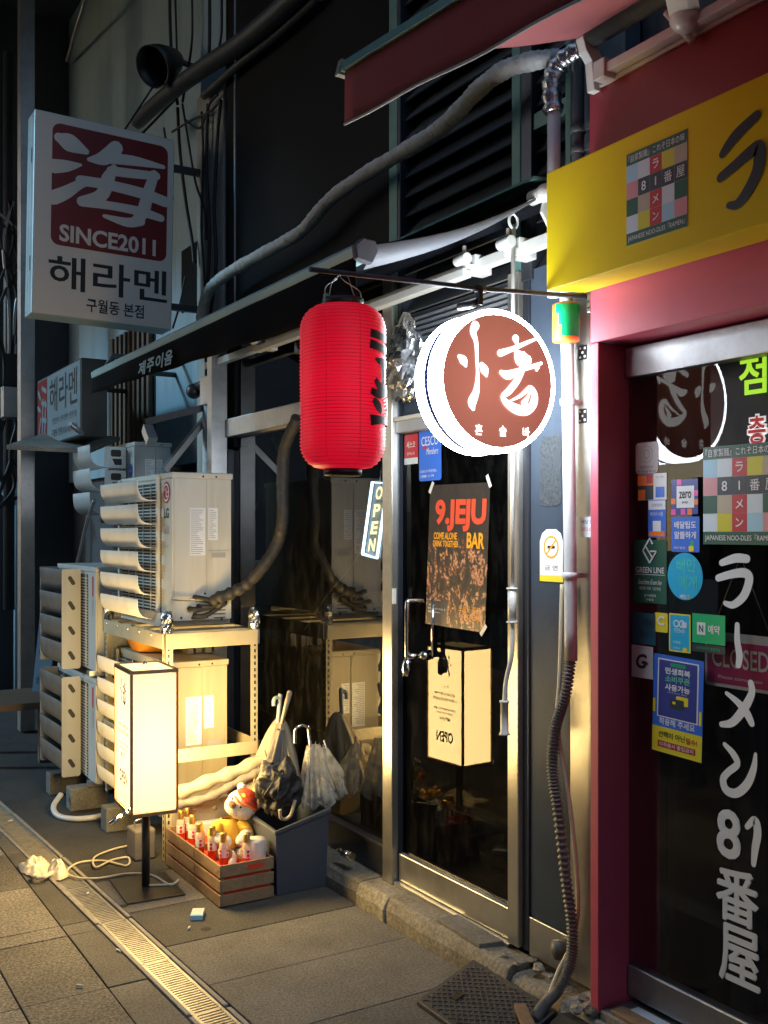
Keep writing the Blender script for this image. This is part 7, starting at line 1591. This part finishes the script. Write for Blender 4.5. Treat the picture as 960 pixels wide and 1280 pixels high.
# clear umbrella
u1 = thing('clear_umbrella', 'clear vinyl umbrella hanging over the bin rim with dark crook handle', 'umbrella', (2.311, 4.42, 0.381), U)
ct = Vector((2.298, 4.42, 0.647)); cb_ = Vector((2.315, 4.42, 0.365))
drape(ct, cb_, 0.035, 0.085, 7, 'clearwrap', 'canopy', u1, 0.22, seed=1)
mb = hook(cb_, (2.272, 4.42, 0.716), 0.036, (-1, 0.1, 0), 'chrome', 0.0075); obj('crook_handle', mb, 'chrome', u1)
for k, dx in enumerate((-0.03, 0.0, 0.02, 0.04)):
    mb = MB(); mb.tube([ct+Vector((dx, -0.02, 0.035-0.01*k)), ct+Vector((dx*1.4, -0.035, -0.10)), cb_+Vector((dx*2.4, -0.07, 0.01))], 0.0022, 6); obj('rib', mb, 'alu', u1)
u2 = thing('clear_umbrella', 'second clear umbrella flopped against the window beside the bin', 'umbrella', (2.488, 4.5, 0.339), U)
ct = Vector((2.397, 4.5, 0.61)); cb_ = Vector((2.484, 4.5, 0.372)); drape(ct, cb_, 0.02, 0.075, 6, 'clearwrap', 'canopy', u2, 0.25, seed=4)
mb = MB(); mb.tube([ct+Vector((0, 0, 0.04)), cb_], 0.004, 8); obj('shaft', mb, 'alu', u2)
# cream canvas umbrella, half open, behind
u3 = thing('cream_umbrella', 'half open cream umbrella slumped behind the bin with pale blue crook handle', 'umbrella', (2.296, 4.84, 0.456), U)
ct = Vector((2.319, 4.84, 0.712)); cb_ = Vector((2.273, 4.84, 0.355)); drape(ct, cb_, 0.02, 0.150, 8, 'canvas', 'canopy', u3, 0.10, sag=0.7, seed=2)
mb = hook(cb_, (2.309, 4.82, 0.808), 0.017, (-1, 0, 0), 'paleplastic', 0.0115); obj('crook_handle', mb, 'paleplastic', u3)
for k in range(5):
    a = R(200+k*28); mb = MB(); mb.tube([ct+Vector((0, 0, 0.0)), ct.lerp(cb_, 0.5)+Vector((0.105*math.cos(a), 0.105*math.sin(a), 0)), cb_+Vector((0.158*math.cos(a), 0.158*math.sin(a), 0))], 0.0028, 6); obj('rib', mb, 'tan', u3)
u4 = thing('straight_umbrella', 'folded grey brown umbrella with straight tan handle in the bin', 'umbrella', (2.18, 4.55, 0.527), U)
mb = MB(); mb.tube([(2.189, 4.55, 0.742), (2.21, 4.55, 0.818), (2.232, 4.55, 0.891)], [0.008, 0.011, 0.013], 12); mb.ball((2.232, 4.55, 0.891), 0.013, 10, 8); obj('handle', mb, 'tan', u4)
mb = MB(); mb.tube([(2.189, 4.55, 0.742), (2.139, 4.5, 0.387)], 0.006, 8); obj('shaft', mb, 'alu', u4)
drape((2.184, 4.55, 0.715), (2.145, 4.53, 0.555), 0.018, 0.036, 5, 'greycloth', 'canopy', u4, 0.3, seed=6, seg=40)
u5 = thing('black_umbrella', 'collapsed black umbrella bundled on top of the bin beside the bear', 'umbrella', (2.124, 4.45, 0.381), U)
mb = lump((2.133, 4.46, 0.435), (0.10, 0.075, 0.12), 12, 0.5, 9, 80, 50, 0.27, True); obj('canopy', mb, 'blackcloth', u5)
mb = lump((2.123, 4.52, 0.532), (0.065, 0.05, 0.05), 17, 0.5, 12, 60, 36, 0.27, True); obj('loose_cloth', mb, 'greycloth', u5)
mb = MB(); mb.tube(smooth_path([(2.178, 4.38, 0.408), (2.147, 4.36, 0.349), (2.118, 4.36, 0.33), (2.093, 4.36, 0.342), (2.089, 4.36, 0.38)], 5), 0.0085, 10); obj('crook_handle', mb, 'tan', u5)
for k, (a, b) in enumerate(((330, 372), (352, 380), (372, 385))):
    mb = MB(); mb.tube([(2.126, 4.42, 0.551), tuple(Vector((2.087, 4.4, 0.473))+Vector(((k-1)*0.07, -0.02, -0.02)))], 0.003, 6); obj('rib', mb, 'darkpipe', u5)
# rolled canvas leaning behind the crate
mb = MB(); p = smooth_path([(1.813, 4.98, 0.357), (1.961, 4.92, 0.415), (2.103, 4.86, 0.467), (2.232, 4.8, 0.529)], 8); mb.tube(p, [0.034+0.006*math.sin(i*1.1) for i in range(len(p))], 14); solo('canvas_roll', mb, 'canvas', 'long rolled cream canvas lying behind the crate and lamp', 'canvas roll')
mb = MB(); p = smooth_path([(1.806, 4.96, 0.306), (1.953, 4.9, 0.339), (2.094, 4.84, 0.415), (2.2, 4.78, 0.471)], 8); mb.tube(p, [0.022+0.004*math.sin(i*1.6) for i in range(len(p))], 12); solo('canvas_roll', mb, 'greycloth', 'thinner grey brown rolled cloth below the cream canvas roll', 'canvas roll')
mb = MB(); mb.hexa([(1.80, 5.02, 0.10), (2.22, 5.0, 0.10), (2.24, 5.04, 0.10), (1.80, 5.05, 0.10), (1.80, 4.99, 0.29), (2.24, 4.93, 0.33), (2.26, 4.97, 0.33), (1.80, 5.02, 0.29)]); solo('leaning_board', mb, 'canvas', 'grey beige board leaning against the shelf behind the bear', 'board', bevel=0.003)
mb = MB(); mb.tube([(1.833, 5.0, 0.264), (2.007, 4.98, 0.273)], 0.013, 10); mb.tube([(2.007, 4.98, 0.273), (2.012, 4.98, 0.248)], 0.016, 8); pr_ = solo('short_pole', mb, 'tan', 'short tan pole lying on boxes behind the bottles', 'pole')
mb = MB(); mb.box((1.88, 4.93, 0.12), (2.03, 5.0, 0.20)); solo('paper_box', mb, 'offwhite', 'small pale paper box behind the bottle crate', 'box', bevel=0.003)
# bottle rolled under the window
mb = MB(); mb.tube([(2.355, 4.22, 0.171), (2.358, 4.15, 0.17)], 0.021, 14); mb.tube([(2.348, 4.27, 0.174), (2.355, 4.22, 0.171)], [0.010, 0.019], 14); solo('dropped_torch', mb, 'chrome', 'small dark metal cylinder lying on the step under the window', 'torch')
# black kerb ramp plate with raised diamond pattern, leaning on the step
mh = thing('kerb_ramp', 'black kerb ramp plate with raised diamond pattern leaning on the step before the bar door', 'ramp', (2.15, 2.9, 0))
CA, CB = Vector((2.300, 3.120, 0.062)), Vector((1.995, 3.045, 0.012)); CD = Vector((2.296, 2.640, 0.062)); CC = CB+(CD-CA)
NN = (CB-CA).cross(CD-CA).normalized(); NN = NN if NN.z > 0 else -NN
def cov(u, v, z): return tuple(CA.lerp(CB, u).lerp(CD.lerp(CC, u), v)+NN*z)
def g0(p): return (p[0], p[1], 0.001)
top = [cov(0, 0, .012), cov(1, 0, .008), cov(1, 1, .008), cov(0, 1, .012)]
mb = MB(); mb.hexa([g0(p) for p in top]+top); obj('plate', mb, 'castiron', mh, bevel=0.004)
mb = MB()
def base_z(u): return .012-.004*u
for i in range(-14, 24):
    for sgn in (1, -1):
        # one diagonal rib, clipped to the plate
        pts = []
        for k in range(41):
            v = k/40; u = (i*0.085 if sgn > 0 else 1-i*0.085)+sgn*(v*1.05-0.0)
            if 0.05 < u < 0.95 and 0.04 < v < 0.96: pts.append((u, v))
        if len(pts) > 2:
            a_, b_ = pts[0], pts[-1]; d_ = Vector((b_[0]-a_[0], (b_[1]-a_[1])*1.5)).normalized(); n_ = (-d_.y*0.011, d_.x*0.011/1.5)
            h_ = 0.0034 if sgn > 0 else 0.0030
            mb.hexa([cov(a_[0]-n_[0], a_[1]-n_[1], base_z(a_[0])), cov(b_[0]-n_[0], b_[1]-n_[1], base_z(b_[0])), cov(b_[0]+n_[0], b_[1]+n_[1], base_z(b_[0])), cov(a_[0]+n_[0], a_[1]+n_[1], base_z(a_[0])),
                     cov(a_[0]-n_[0]*.7, a_[1]-n_[1]*.7, base_z(a_[0])+h_), cov(b_[0]-n_[0]*.7, b_[1]-n_[1]*.7, base_z(b_[0])+h_), cov(b_[0]+n_[0]*.7, b_[1]+n_[1]*.7, base_z(b_[0])+h_), cov(a_[0]+n_[0]*.7, a_[1]+n_[1]*.7, base_z(a_[0])+h_)])
o = obj('raised_pattern', mb, 'castiron', mh); o['kind'] = 'stuff'
mb = MB(); mb.prism(Fr(cov(0.62, 0.25, .0125), (CD-CA).normalized(), (CA-CB).normalized()), rrect(0.035, 0.05, 0.006), 0.0, 0.0035); obj('bolt_recess', mb, 'inkblack', mh)
